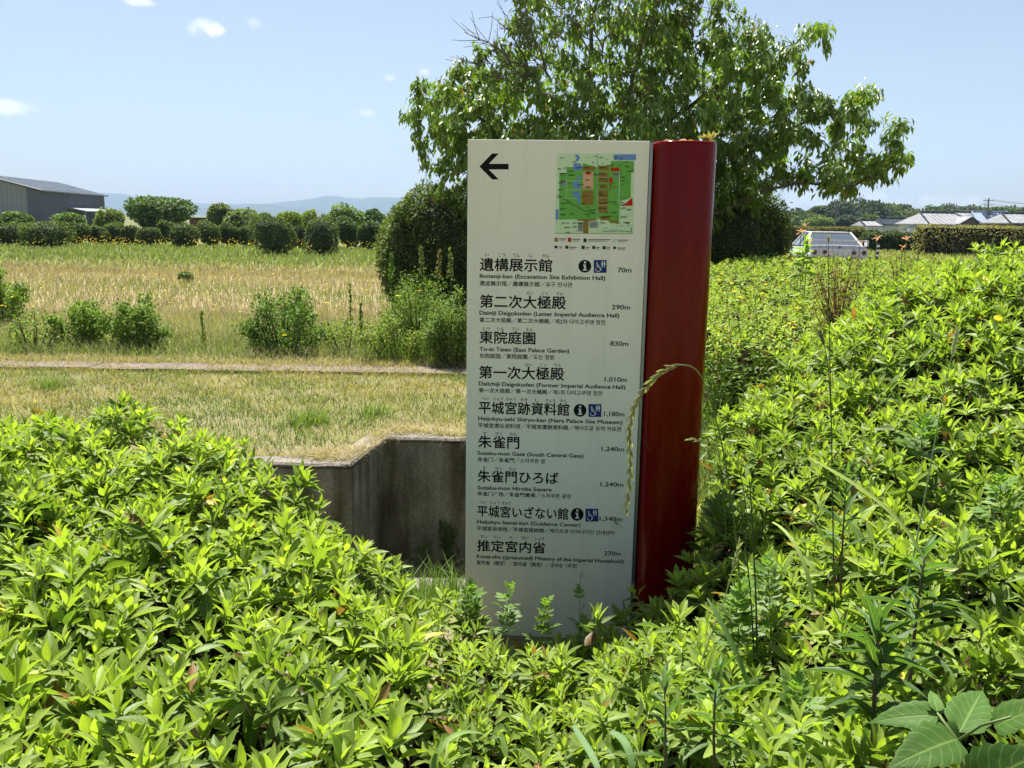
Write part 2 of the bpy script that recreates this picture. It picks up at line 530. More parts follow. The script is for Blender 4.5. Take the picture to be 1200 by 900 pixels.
def concrete(name, light, dark, streak=True):
    m, t, p, o = nt_new(name)
    a = noise(t, 3.2, 8, 0.65); bz = noise(t, 55, 6, 0.7); c = noise(t, 9, 5, stretch=(1, 1, 0.12))
    c1 = ramp(t, a, [(0.28, dark), (0.72, light)])
    mx = t.nodes.new('ShaderNodeMix'); mx.data_type = 'RGBA'; mx.blend_type = 'MULTIPLY'; mx.inputs['Factor'].default_value = 1
    t.links.new(c1, mx.inputs['A']); t.links.new(ramp(t, bz, [(0.25, (0.45, 0.43, 0.4)), (0.6, (1, 1, 1))]), mx.inputs['B'])
    out = mx.outputs['Result']
    if streak:
        mz = t.nodes.new('ShaderNodeMix'); mz.data_type = 'RGBA'; mz.blend_type = 'MULTIPLY'; mz.inputs['Factor'].default_value = 1
        t.links.new(out, mz.inputs['A']); t.links.new(ramp(t, c, [(0.35, (0.42, 0.38, 0.30)), (0.62, (1, 1, 1))]), mz.inputs['B']); out = mz.outputs['Result']
    t.links.new(out, p.inputs['Base Color']); p.inputs['Roughness'].default_value = 0.92; p.inputs['Specular IOR Level'].default_value = 0.2
    b = t.nodes.new('ShaderNodeBump'); b.inputs['Strength'].default_value = 0.6; b.inputs['Distance'].default_value = 0.01
    t.links.new(bz, b.inputs['Height']); t.links.new(b.outputs[0], p.inputs['Normal'])
    return m


M['concrete'] = concrete('weathered concrete', (0.44, 0.42, 0.35), (0.16, 0.15, 0.12))
M['concrete_top'] = concrete('pale concrete', (0.30, 0.275, 0.23), (0.12, 0.11, 0.09), False)

# retaining wall: its face follows WA-WB-WC-WD, 14 cm thick, subdivided with chipped edge
def wall_run(mb, a, b, thick, z0, z1, seg=0.12):
    a = np.array(a[:2]); b = np.array(b[:2]); L = np.linalg.norm(b - a); n = max(2, int(L / seg))
    d = (b - a) / L; nn = np.array([-d[1], d[0]])
    vs = []
    for i in range(n + 1):
        q = a + d * L * i / n
        e = rng.normal(0, 0.003, 2); up = rng.normal(0, 0.003)
        vs += [(*(q), z0), (*(q + nn * (0.012 if 0 else 0)), z1 - 0.014 + up), (*(q + nn * (0.012 + abs(e[0]))), z1 + up), (*(q + nn * thick), z1 + up * 0.5), (*(q + nn * thick), z0)]
    Fq = []
    for i in range(n):
        for k in range(4):
            A = i * 5 + k; B = A + 5
            Fq.append((A, B, B + 1, A + 1))
    mb.add(vs, Fq)

cop = MB(); face = MB()
rw = empty('retaining_wall', (WB[0], WB[1], DITCH), 'stained grey concrete wall stepping back at the edge of the grassy lawn', 'retaining wall')
for a_, b_ in ((WA, WB), (WB, WC), (WC, WD)):
    wall_run(face, a_, b_, 0.13, DITCH - 0.05, 0.03)
face.build('wall_face', M['concrete'], rw)
# thin worn coping lying on the wall top
for a_, b_, ex in ((WA, WB, 0.0), (WB, WC, 0.0), (WC, WD, 0.0)):
    wall_run(cop, (a_[0], a_[1] - 0.012), (b_[0], b_[1] - 0.012), 0.155, 0.0345, 0.058)
cop.build('coping', M['concrete_top'], rw)
# pale concrete ledge on the ditch floor
lg = MB()
lg.box((-2.2, 5.60, DITCH - 0.05), (1.25, 5.79, DITCH + 0.02))
tag(lg.build('concrete_ledge', M['concrete_top']), 'pale concrete ledge lying on the ditch floor left of the sign', 'ledge')

# grey strip across the lawn
K0 = gnd(0, 431)[1]
M['strip'] = concrete('dusty concrete', (0.24, 0.205, 0.18), (0.11, 0.095, 0.085), False)
ks = MB(); K_ = K0
for i in range(40):
    x0 = -14 + i * 0.6; K0 = K_ + rng.normal(0, 0.012)
    ks.box((x0 + 0.006, K0 - 0.1, -0.08), (x0 + 0.594, K0 + 0.30, 0.03 + rng.normal(0, 0.004)))
K0 = K_
ks.build('gutter_strip', M['strip'], kind='structure')

# road on the right
M['asphalt'] = solid('asphalt', (0.075, 0.075, 0.078), (0.05, 0.05, 0.052), 3, 0.9, 0.4, bscale=90)
M['roadpale'] = solid('worn asphalt', (0.17, 0.165, 0.16), (0.12, 0.12, 0.115), 3, 0.9, 0.3, bscale=90)
M['white'] = solid('white paint', (0.78, 0.78, 0.76), (0.7, 0.7, 0.68), 4, 0.6)
rd = MB(); quad(rd, [(3.5, 21.0, 0.006), (60, 21.0, 0.006), (60, 30.5, 0.006), (3.5, 30.5, 0.006)])
rd.build('road', M['roadpale'], kind='structure')
rl = MB(); quad(rl, [(3.5, 29.9, 0.010), (60, 29.9, 0.010), (60, 30.02, 0.010), (3.5, 30.02, 0.010)])
quad(rl, [(3.5, 21.5, 0.010), (60, 21.5, 0.010), (60, 21.62, 0.010), (3.5, 21.62, 0.010)])
rl.build('road_line', M['white'], kind='structure')

# ------------------------------------------------------------------ grass
def blades(x0, x1, y0, y1, n, h, w, tint_fn, lean=0.35, z=0.0, mask=None, clump=0.0, power=1.0):
    u = rng.random(n)
    y = y0 + (y1 - y0) * u ** power
    x = x0 + (x1 - x0) * rng.random(n)
    if clump:
        x = x + rng.normal(0, clump, n); y = y + rng.normal(0, clump, n)
    # keep what could be seen from the path
    px, py, d = proj(np.stack([x, y, np.zeros(n)], -1))
    k = (d > 0.3) & (px > -260) & (px < 1460) & (py < 1100)
    if mask is not None:
        k &= mask(x, y)
    x, y = x[k], y[k]; n = len(x)
    hh = h * rng.uniform(0.5, 1.3, n); th = rng.random(n) * 2 * pi
    ww = w * rng.uniform(0.7, 1.3, n)
    ln = lean * rng.uniform(0.1, 1.6, n) * hh; la = rng.random(n) * 2 * pi
    a = np.stack([np.cos(th), np.sin(th), np.zeros(n)], -1) * ww[:, None] / 2
    b0 = np.stack([x, y, np.full(n, z)], -1)
    dx = np.stack([np.cos(la), np.sin(la), np.zeros(n)], -1)
    mid = b0 + dx * ln[:, None] * 0.35 + np.stack([0 * x, 0 * x, hh * 0.6], -1)
    tip = b0 + dx * ln[:, None] + np.stack([0 * x, 0 * x, hh], -1)
    V = np.stack([b0 - a, b0 + a, mid + a * 0.7, mid - a * 0.7, tip], 1)
    T = tint_fn(x, y, n)
    base = (np.arange(n) * 5)[:, None]
    mb = MB()
    tr = np.concatenate([base + np.array([[0, 1, 2]]), base + np.array([[0, 2, 3]]), base + np.array([[3, 2, 4]])])
    mb.add(V.reshape(-1, 3), tr, np.repeat(T, 5, axis=0))
    return mb


def patch(x, y, s, seed=0.0):
    return (np.sin(x * s + seed) * np.cos(y * s * 1.3 + seed * 2) + np.sin(x * s * 2.3 + y * s * 1.7 + seed) * 0.6 + np.sin(x * s * 0.6 - y * s * 3.1) * 0.5) / 2.1


def lawn_tint(x, y, n):
    k = np.clip(patch(x, y, 2.6) * 0.55 + patch(x, y, 0.9, 4) * 0.5 + patch(x, y, 9.0, 2) * 0.25 + 0.42 + rng.normal(0, 0.2, n), 0, 1)[:, None]
    c = (1 - k) * np.array([0.13, 0.19, 0.035]) + k * np.array([0.40, 0.32, 0.14])
    return c * rng.uniform(0.45, 1.35, (n, 1))


def behind_wall(x, y):
    edge = np.where(x < WB[0], WA[1], np.where(x < WC[0], WA[1] + (WC[1] - WA[1]) * (x - WB[0]) / (WC[0] - WB[0]), WC[1]))
    return y > edge + 0.1 - 0.05 * rng.random(len(x))


E_GRP = 'grass of the meadow'
blades(-6, 4.5, 5.4, K0 - 0.08, 90000, 0.048, 0.006, lawn_tint, 1.1, mask=lambda x, y: behind_wall(x, y) & (rng.random(len(x)) < 0.75 + 0.5 * patch(x, y, 3.7, 6)), power=0.9).build('lawn_grass', M['grass'], kind='stuff')
def dry_tint(x, y, n):
    return np.array([0.42, 0.34, 0.20]) * rng.uniform(0.6, 1.2, (n, 1))
def fringe(x, y):
    edge = np.where(x < WB[0], WA[1], np.where(x < WC[0], WA[1] + (WC[1] - WA[1]) * (x - WB[0]) / (WC[0] - WB[0]), WC[1]))
    return (y > edge + 0.05 + 0.05 * np.sin(x * 7)) & (y < edge + 0.26 + 0.12 * np.sin(x * 5))
blades(-5, 1.2, 5.4, 6.9, 60000, 0.05, 0.006, dry_tint, 2.4, z=0.045, mask=fringe).build('dry_grass', M['grass'], kind='stuff')


def meadow_tint(x, y, n):
    yy = y * (1 + 0.10 * patch(x, y, 0.22, 1)) + rng.normal(0, 0.6, n)
    # bands seen across the field: weeds, straw, a green streak, straw, then green with flowers
    w_tan = np.interp(yy, [9.5, 11.5, 13.5, 16, 17, 18.5, 20, 27, 30, 60], [0.25, 0.45, 0.9, 0.85, 0.4, 0.45, 0.95, 0.95, 0.2, 0.15])
    w_tan = np.clip(w_tan + 0.35 * patch(x * 0.4, y, 0.8, 2) + rng.normal(0, 0.2, n), 0, 1)[:, None]
    g_ = np.array([0.19, 0.25, 0.075]); t_ = np.array([0.41, 0.33, 0.25])
    c = (1 - w_tan) * g_ + w_tan * t_
    return c * (0.9 + 0.16 * patch(x, y * 1.8, 0.8, 4))[:, None] * rng.uniform(0.65, 1.15, (n, 1))


blades(-9, 5, K0 + 0.42, 14.5, 60000, 0.17, 0.007, meadow_tint, 0.7, power=1.0).build('tall_grass', M['grass'], kind='stuff')
blades(-22, 10, 14.0, 26, 70000, 0.17, 0.012, meadow_tint, 0.5, mask=lambda x, y: (y < 20) | (x < 3.3)).build('tall_grass', M['grass'], kind='stuff')
blades(-48, 10, 24, 48, 60000, 0.20, 0.035, meadow_tint, 0.5, mask=lambda x, y: x < 3.3).build('meadow_grass', M['grass'], kind='stuff')
blades(3, 42, 31, 70, 26000, 0.22, 0.05, lambda x, y, n: (np.array([0.30, 0.30, 0.11]) * rng.uniform(0.6, 1.2, (n, 1))), 0.5).build('meadow_grass', M['grass'], kind='stuff')

# yellow flower heads scattered in the meadow
def flowers(n, x0, x1, y0, y1, z, r, tint, name='yellow_flowers', mask=None):
    x = rng.uniform(x0, x1, n); y = rng.uniform(y0, y1, n); zz = z * rng.uniform(0.7, 1.25, n)
    if mask is not None:
        k = mask(x, y); x, y, zz = x[k], y[k], zz[k]
    n = len(x)
    lv = Leaves()
    for j in range(3):
        th = rng.random(n) * 6.28
        D = np.stack([np.cos(th), np.sin(th), rng.uniform(-.2, .6, n)], -1)
        P = np.stack([x, y, zz], -1)
        lv.add(P - D * r * 0.5, D, np.tile([0, -0.4, 1.0], (n, 1)), r * 1.2, r, np.array(tint) * rng.uniform(0.8, 1.1, (n, 1)))
    mb = MB(); leaf_mesh_block(mb, lv.cat(), LEAF_LO)
    mb.build(name, M['petal'], kind='stuff')


YEL = (0.80, 0.62, 0.04)
blades(-9, 5, K0 - 0.16, K0 + 0.03, 7000, 0.06, 0.006, dry_tint, 1.4).build('dry_grass', M['grass'], kind='stuff')
blades(-9, 5, K0 + 0.26, K0 + 0.46, 9000, 0.10, 0.006, dry_tint, 1.2).build('dry_grass', M['grass'], kind='stuff')
blades(-9, 5, K0 - 0.1, K0 + 0.34, 6000, 0.05, 0.006, dry_tint, 1.8, z=0.03, mask=lambda x, y: patch(x, y, 1.9, 3) > -0.25).build('dry_grass', M['grass'], kind='stuff')
flowers(2600, -42, 0, 33, 46, 0.42, 0.045, YEL, mask=lambda x, y: (patch(x, y, 0.5, 1) + (y - 38) * 0.12 + rng.normal(0, .4, len(x))) > 0.25)
flowers(160, -9, 0.5, 11, 24, 0.45, 0.03, YEL)

# ------------------------------------------------------------------ far hills
M['hill'] = solid('wooded hillside', (0.035, 0.055, 0.035), (0.022, 0.038, 0.025), 0.004, 1.0, 0.0)
def ridge(name, dist, prof, depth, seed):
    """prof: (px, height in px above the horizon)"""
    r2 = np.random.default_rng(seed)
    px = np.arange(-500, 1750, 6.0)
    hp = np.interp(px, [a for a, b in prof], [b for a, b in prof])
    hp = hp + sum(np.sin(px * f + r2.random() * 6) * a for f, a in ((0.05, 0.9), (0.13, 0.45), (0.31, 0.25), (0.7, 0.15)))
    x = (px - W_PX / 2) / F_PX * dist
    zt = np.maximum(hp, 1) / F_PX * dist * 0.985 + CAM_H
    mb = MB(); rows = []
    for k, (dy, f) in enumerate(((-0.9, 0.0), (-0.55, 0.45), (-0.25, 0.8), (0, 1.0), (0.5, 0.75), (1.2, 0.0))):
        w = 1 + 0.12 * np.sin(px * 0.09 + k * 1.7) * (0 if f in (0, 1) else 1)
        rows.append(np.stack([x * (1 + 0 * dy), np.full(len(px), dist + dy * depth), np.where(f == 0, -2, zt * f * w)], -1))
    V = np.concatenate(rows); n = len(px)
    Fq = np.array([(k * n + i, k * n + i + 1, (k + 1) * n + i + 1, (k + 1) * n + i) for k in range(5) for i in range(n - 1)])
    mb.add(V, Fq).build(name, M['hill'], smooth=True, kind='structure')
ridge('far_hills', 5600, [(-500, 18), (100, 20), (125, 24), (150, 22), (175, 17), (220, 15), (250, 13), (290, 13), (330, 17), (385, 24), (420, 22), (450, 25), (520, 26), (700, 20), (900, 14), (1200, 10), (1750, 12)], 700, 3)
ridge('near_hills', 4200, [(-500, 8), (120, 10), (220, 9), (260, 10), (300, 13), (345, 12), (380, 10), (450, 8), (700, 8), (900, 8), (1200, 8), (1750, 8)], 500, 5)
# ------------------------------------------------------------------ the sign
SIGN_D = 3.25
S0 = at(548.2, 163.2, SIGN_D)                       # top left corner of the face
YAW = radians(-3.2)
SU = np.array([cos(YAW), sin(YAW), 0.0]); SV = np.array([0, 0, -1.0]); SN = np.array([sin(YAW), -cos(YAW), 0.0])


def uv(px, py):
    """photo pixel -> metres right of / below the top left corner, on the face"""
    v = ray(px, py); k = ((S0 - CAM) @ SN) / (v @ SN)
    q = CAM + v * k - S0
    return q @ SU, q @ SV


PW = 0.5 * (uv(762, 165.5)[0] + uv(743, 620)[0]); TOP_Z = S0[2]
print('panel width', PW, 'top', TOP_Z, 'uv', uv(762, 165.5), uv(743, 620), uv(545.3, 655), uv(842, 168), uv(816.5, 620))
sign = empty('guide_sign', (S0[0], S0[1], 0), 'tall pale green guide sign with Japanese place names and a dark red pillar', 'sign')
SM = Matrix(((SU[0], -SN[0], 0, S0[0]), (SU[1], -SN[1], 0, S0[1]), (0, 0, 1, 0), (0, 0, 0, 1)))   # x right, y back, z up


def smap(pts):
    pts = np.asarray(pts, float)
    return pts @ np.array(SM)[:3, :3].T + np.array(SM)[:3, 3]


def paint(name, c1, c2, rough, coat, scale=5, bump=0.0, wear=None, stretch=None):
    m, t, p, o = nt_new(name)
    n = noise(t, scale, 8, 0.6, stretch=stretch)
    t.links.new(ramp(t, n, [(0.3, c2), (0.7, c1)]), p.inputs['Base Color'])
    r = t.nodes.new('ShaderNodeMapRange'); r.inputs['To Min'].default_value = rough * 0.8; r.inputs['To Max'].default_value = rough * 1.3
    t.links.new(noise(t, scale * 7, 6, stretch=stretch), r.inputs[0]); t.links.new(r.outputs[0], p.inputs['Roughness'])
    p.inputs['Coat Weight'].default_value = coat; p.inputs['Coat Roughness'].default_value = 0.12
    p.inputs['Specular IOR Level'].default_value = 0.16
    if bump:
        b = t.nodes.new('ShaderNodeBump'); b.inputs['Strength'].default_value = bump; b.inputs['Distance'].default_value = 0.002
        t.links.new(noise(t, 6, 3, stretch=(3, 3, 0.25)), b.inputs['Height']); t.links.new(b.outputs[0], p.inputs['Normal'])
    return m


M['panel'] = paint('pale panel enamel', (0.86, 0.84, 0.73), (0.84, 0.82, 0.71), 0.5, 0.0, 2.5)
# rain streaks and dust on the panel
_m = M['panel']; _t = _m.node_tree; _p = _t.nodes['Principled BSDF']
_src = _p.inputs['Base Color'].links[0].from_socket
_mx = _t.nodes.new('ShaderNodeMix'); _mx.data_type = 'RGBA'; _mx.blend_type = 'MULTIPLY'; _mx.inputs['Factor'].default_value = 1
_t.links.new(_src, _mx.inputs['A'])
_t.links.new(ramp(_t, noise(_t, 14, 7, 0.7, stretch=(1, 1, 0.05)), [(0.28, (0.93, 0.93, 0.91)), (0.5, (1, 1, 1))]), _mx.inputs['B'])
_m2 = _t.nodes.new('ShaderNodeMix'); _m2.data_type = 'RGBA'; _m2.blend_type = 'MULTIPLY'; _m2.inputs['Factor'].default_value = 1
_t.links.new(_mx.outputs['Result'], _m2.inputs['A'])
_t.links.new(ramp(_t, noise(_t, 160, 3, 0.6), [(0.26, (0.72, 0.68, 0.58)), (0.34, (1, 1, 1))]), _m2.inputs['B'])
_t.links.new(_m2.outputs['Result'], _p.inputs['Base Color'])
M['red'] = paint('dark red enamel', (0.18, 0.005, 0.003), (0.12, 0.003, 0.002), 0.13, 0.0, 12, 0.25, stretch=(3, 3, 0.1))
M['alu'] = solid('grey metal', (0.30, 0.33, 0.35), (0.22, 0.25, 0.27), 8, 0.35, metallic=0.7)
M['black'] = solid('black print', (0.012, 0.012, 0.013), (0.009, 0.009, 0.01), 8, 0.6, spec=0.08)
M['whiteprint'] = solid('white print', (0.74, 0.77, 0.74), (0.70, 0.73, 0.70), 8, 0.5)
M['navy'] = solid('navy print', (0.022, 0.045, 0.20), (0.02, 0.04, 0.18), 8, 0.6, spec=0.1)

# panel: a bevelled box
def bevel_box(lo, hi, bv, name, mat, parent):
    import bmesh
    bm = bmesh.new(); bmesh.ops.create_cube(bm, size=1)
    for v in bm.verts:
        v.co = Vector([lo[i] + (hi[i] - lo[i]) * (v.co[i] + 0.5) for i in range(3)])
    bmesh.ops.bevel(bm, geom=bm.edges[:], offset=bv, segments=2, affect='EDGES', profile=0.6)
    bm.transform(SM)
    me = bpy.data.meshes.new(name); bm.to_mesh(me); bm.free(); me.materials.append(mat)
    return link(name, me, parent)


PT = 0.075                                           # panel thickness
bevel_box((0, 0, -0.12), (PW - 0.001, PT, TOP_Z), 0.0022, 'panel', M['panel'], sign)
# aluminium joint between panel and pillar
jb = MB(); v_ = smap([(PW + 0.001, 0.004, -0.12), (PW + 0.011, 0.004, -0.12), (PW + 0.011, PT - 0.004, -0.12), (PW + 0.001, PT - 0.004, -0.12),
                      (PW + 0.001, 0.004, TOP_Z - 0.004), (PW + 0.011, 0.004, TOP_Z - 0.004), (PW + 0.011, PT - 0.004, TOP_Z - 0.004), (PW + 0.001, PT - 0.004, TOP_Z - 0.004)])
jb.add(v_, [(0, 3, 2, 1), (4, 5, 6, 7), (0, 1, 5, 4), (1, 2, 6, 5), (2, 3, 7, 6), (3, 0, 4, 7)]).build('joint_strip', M['alu'], sign)

# pillar: a half-rounded column that bulges towards the reader
RW = uv(842.5, 168)[0] - PW - 0.012
RW = 0.5 * (RW + uv(816.5, 620)[0] - PW - 0.012)
cx_, cy_ = PW + 0.012 + RW / 2, 0.045
sec = []
for i in range(64):
    th = 2 * pi * i / 64
    c_, s_ = cos(th), sin(th)
    ex = 0.82
    sec.append((cx_ + RW / 2 * math.copysign(abs(c_) ** ex, c_), cy_ + 0.098 * math.copysign(abs(s_) ** ex, s_)))
pb = MB(); zs = [-0.12, 0.3, 0.8, 1.3, TOP_Z - 0.012, TOP_Z - 0.004, TOP_Z - 0.001]
ins = [0, 0, 0, 0, 0, 0.0012, 0.004]
V = []
for z_, i_ in zip(zs, ins):
    for x_, y_ in sec:
        dx, dy = x_ - cx_, y_ - cy_; L_ = math.hypot(dx, dy)
        V.append((x_ - dx / L_ * i_, y_ - dy / L_ * i_, z_))
Fq = [(k * 64 + j, k * 64 + (j + 1) % 64, (k + 1) * 64 + (j + 1) % 64, (k + 1) * 64 + j) for k in range(len(zs) - 1) for j in range(64)]
Fq.append(tuple((len(zs) - 1) * 64 + j for j in range(64)))
pb.add(smap(V), Fq)
po = pb.build('pillar', M['red'], sign, True, label='dark red glossy rounded pillar on the right of the panel')

EPS = 0.0006


def face_pt(u, v, lift=EPS):
    return S0 + SU * u + SV * v + SN * lift


def flat(name, polys, mat, parent, lift=EPS, **k):
    """flat print from polygons in (u, v) metres"""
    mb = MB()
    for i, poly in enumerate(polys):
        mb.add([face_pt(a, b, lift + i * 3e-6) for a, b in poly], [tuple(range(len(poly)))[::-1]])
    return mb.build(name, mat, parent, **k)


_dg = bpy.context.evaluated_depsgraph_get


def glyphs(body, bold=0.0, shear=0.0):
    c = bpy.data.curves.new('text', 'FONT'); c.body = body; c.offset = bold; c.resolution_u = 3; c.fill_mode = 'FRONT'
    o = bpy.data.objects.new('text', c); COL.objects.link(o); bpy.context.view_layer.update()
    me = bpy.data.meshes.new_from_object(o.evaluated_get(_dg()))
    V = np.array([v.co[:] for v in me.vertices]); Fc = [tuple(p.vertices) for p in me.polygons]
    bpy.data.objects.remove(o); bpy.data.curves.remove(c); bpy.data.meshes.remove(me)
    return V, Fc


def text(body, l, r, top, bottom, name='lettering', bold=0.0, mat=None, parent=None, lift=EPS, fit_y=True, cap=None):
    """text whose ink spans the photo points l and r (pixels) and is top..bottom high"""
    V, Fc = glyphs(body)
    u0_, v0_ = uv(*l); u1_, v1_ = uv(*r)
    xmin, xmax = V[:, 0].min(), V[:, 0].max()
    if cap is None:
        ymin, ymax = V[:, 1].min(), V[:, 1].max()
    else:
        ymin, ymax = cap
    vb = 0.5 * (v0_ + v1_)
    hgt = (bottom - top) * SIGN_D / F_PX * 1.01
    vtop = vb - hgt
    x = u0_ + (V[:, 0] - xmin) / (xmax - xmin) * (u1_ - u0_)
    y = vb - (V[:, 1] - ymin) / (ymax - ymin) * hgt
    mb = MB(); bs = bold * abs(u1_ - u0_) / (xmax - xmin); bt = bold * hgt / max(ymax - ymin, 1e-3)
    for k, (ox, oy) in enumerate(((0, 0), (1, 0), (-1, 0), (0, 1), (0, -1)) if bold else ((0, 0),)):
        mb.add(S0 + SU * (x + ox * bs)[:, None] + SV * (y + oy * bt)[:, None] + SN * (lift + k * 4e-6), Fc)
    return mb.build(name, mat or M['black'], parent or sign)


def Z2(x, y): return (540 + x / 5.4545, 290 + y / 5.4545)
def Z3(x, y): return (540 + x / 5.4545, 420 + y / 5.4545)
def Z4(x, y): return (540 + x / 5.4545, 540 + y / 5.4545)


CAPL = (0.0, 0.729)
ROWS = [
 (Z2, '遺構展示館', (122, 150), (582, 155), 80, [('い', 167, 47), ('こう', 262, 48), ('てん', 355, 50), ('じ', 449, 51), ('かん', 543, 53)], ((793, 120), (891, 121)),
  '70m', (1003, 158), (1090, 160), 'Ikotenji-kan (Excavation Site Exhibition Hall)', (122, 194), (923, 208), '遗迹展示馆／遺構展示館／유구 전시관', (120, 246), (712, 253)),
 (Z2, '第二次大極殿', (122, 388), (670, 392), 82, [('だい', 443, 292), ('ごく', 537, 293), ('でん', 632, 295)], None,
  '290m', (965, 395), (1082, 397), 'Dainiji Daigokuden (Latter Imperial Audience Hall)', (120, 429), (1013, 447), '第二次大极殿／第二次大極殿／제2차 다이고쿠덴 정전', (120, 479), (922, 493)),
 (Z2, '東院庭園', (120, 614), (475, 618), 80, [('とう', 162, 519), ('いん', 255, 520), ('てい', 347, 522), ('えん', 438, 524)], None,
  '830m', (955, 627), (1070, 630), 'To-in Teien (East Palace Garden)', (120, 661), (692, 673), '东院庭园／東院庭園／도인 정원', (120, 709), (595, 716)),
 (Z3, '第一次大極殿', (117, 130), (658, 137), 82, [('だい', 433, 40), ('ごく', 525, 42), ('でん', 618, 43)], None,
  '1,010m', (920, 147), (1060, 150), 'Daiichiji Daigokuden (Former Imperial Audience Hall)', (115, 173), (1050, 195), '第一次大极殿／第一次大極殿／제1차 다이고쿠덴 정전', (115, 220), (902, 237)),
 (Z3, '平城宮跡資料館', (115, 355), (692, 365), 82, [('へい', 155, 255), ('じょう', 240, 258), ('きゅう', 320, 260), ('せき', 403, 263), ('し', 487, 267), ('りょう', 573, 268), ('かん', 657, 270)], ((762, 332), (857, 333)),
  '1,180m', (915, 367), (1045, 371), 'Heijokyu-seki Shiryo-kan (Nara Palace Site Museum)', (112, 395), (1033, 420), '平城宫遗址资料馆／平城宮遺跡資料館／헤이조궁 유적 자료관', (112, 443), (1025, 466)),
 (Z3, '朱雀門', (112, 572), (372, 577), 82, [('す', 153, 478), ('ざく', 243, 480), ('もん', 335, 482)], None,
  '1,240m', (900, 591), (1043, 595), 'Suzaku-mon Gate (South Central Gate)', (108, 615), (785, 635), '朱雀门／朱雀門／스자쿠몬 문', (108, 661), (540, 671)),
 (Z4, '朱雀門ひろば', (108, 137), (622, 147), 80, [('す', 150, 45), ('ざく', 240, 47), ('もん', 330, 50)], None,
  '1,240m', (893, 162), (1037, 166), 'Suzaku-mon Hiroba Square', (107, 182), (580, 195), '朱雀门广场／朱雀門廣場／스자쿠몬 광장', (107, 226), (705, 240)),
 (Z4, '平城宮いざない館', (105, 360), (685, 374), 80, [('へい', 142, 264), ('じょう', 217, 267), ('きゅう', 292, 269)], ((744, 342), (838, 347)),
  '1,340m', (887, 381), (1030, 386), 'Heijokyu Izanai-kan (Guidance Center)', (104, 399), (765, 422), '平城宫咨询馆／平城宮諮詢館／헤이조큐 이자나이칸 안내센터', (103, 446), (980, 475)),
 (Z4, '推定宮内省', (105, 580), (540, 590), 80, [('すい', 147, 483), ('てい', 232, 487), ('く', 322, 488), ('ない', 412, 491), ('しょう', 502, 495)], None,
  '270m', (915, 603), (1023, 607), 'Kunai-sho ((presumed) Ministry of the Imperial Household)', (102, 620), (1040, 655), '宮内省（推定）／宮内省（推定）／궁내성（추정）', (102, 664), (745, 686)),
]


def circle(c, r, n=28):
    return [(c[0] + r * cos(2 * pi * i / n), c[1] + r * sin(2 * pi * i / n)) for i in range(n)]


def in_px(z, pts):
    return [uv(*z(*p)) for p in pts]


for (z, title, tl, tr, th, furi, icons, dist, dl, dr, eng, el, er, cjk, cl, cr) in ROWS:
    text(title, z(*tl), z(*tr), 0, th / 5.4545, 'place_name', 0.018)
    for f, fx, fy in furi:
        w_ = 21 * len(f) * (0.88 if len(f) > 2 else 1.0) + 2
        text(f, z(fx - w_ / 2, fy + 11), z(fx + w_ / 2, fy + 11), 0, 21 / 5.4545, 'reading', 0.008)
    text(dist, z(*dl), z(*dr), 0, 30 / 5.4545, 'distance', 0.016, cap=CAPL)
    text(eng, z(*el), z(*er), 0, 26 / 5.4545, 'english_name', 0.022, cap=CAPL)
    text(cjk, z(*cl), z(*cr), 0, 31 / 5.4545, 'translation', 0.014)
    if icons:
        (ix, iy), (wx, wy) = icons
        ic = flat('information_icon', [in_px(z, circle((ix, iy), 41))], M['black'], sign)
        flat('letter', [in_px(z, circle((ix + 1, iy - 25), 7.5, 14)),
                        in_px(z, [(ix - 11, iy - 11), (ix + 7, iy - 11), (ix + 7, iy + 20), (ix + 14, iy + 20), (ix + 14, iy + 28), (ix - 13, iy + 28), (ix - 13, iy + 20), (ix - 6, iy + 20), (ix - 6, iy - 3), (ix - 11, iy - 3)])],
             M['whiteprint'], ic, 2 * EPS)
        h = 41
        wc = flat('toilet_icon', [in_px(z, [(wx - h, wy - h), (wx + h, wy - h), (wx + h, wy + h), (wx - h, wy + h)])], M['navy'], sign)
        ps = []
        for ox in (12, 27):                      # two standing figures
            ps.append(circle((wx + ox, wy - 30), 4, 10))
            ps.append([(wx + ox - 5.5, wy - 25), (wx + ox + 5.5, wy - 25), (wx + ox + 5.5, wy - 9), (wx + ox + 2.6, wy - 9), (wx + ox + 2.6, wy + 6), (wx + ox - 2.6, wy + 6), (wx + ox - 2.6, wy - 9), (wx + ox - 5.5, wy - 9)])
        cw = (wx - 14, wy + 18)                  # wheelchair: ring, body, head
        for i in range(18):
            a0, a1 = radians(-50 + i * 14), radians(-50 + (i + 1) * 14)
            ps.append([(cw[0] + 17 * cos(a0), cw[1] + 17 * sin(a0)), (cw[0] + 17 * cos(a1), cw[1] + 17 * sin(a1)), (cw[0] + 13 * cos(a1), cw[1] + 13 * sin(a1)), (cw[0] + 13 * cos(a0), cw[1] + 13 * sin(a0))])
        ps.append(circle((wx - 20, wy - 22), 4.6, 10))
        ps.append([(wx - 23, wy - 16), (wx - 17, wy - 16), (wx - 15, wy + 6), (wx - 21, wy + 6)])
        ps.append([(wx - 15.5, wy + 2), (wx - 2, wy + 2), (wx - 2, wy + 7), (wx - 15, wy + 7)])
        ps.append([(wx - 3, wy + 7.5), (wx + 2, wy + 7), (wx + 9, wy + 24), (wx + 4, wy + 26)])
        ps.append([(wx - 18, wy - 9), (wx - 5, wy - 9), (wx - 5, wy - 5), (wx - 18, wy - 5)])
        flat('pictogram', [in_px(z, q) for q in ps], M['whiteprint'], wc, 2 * EPS)

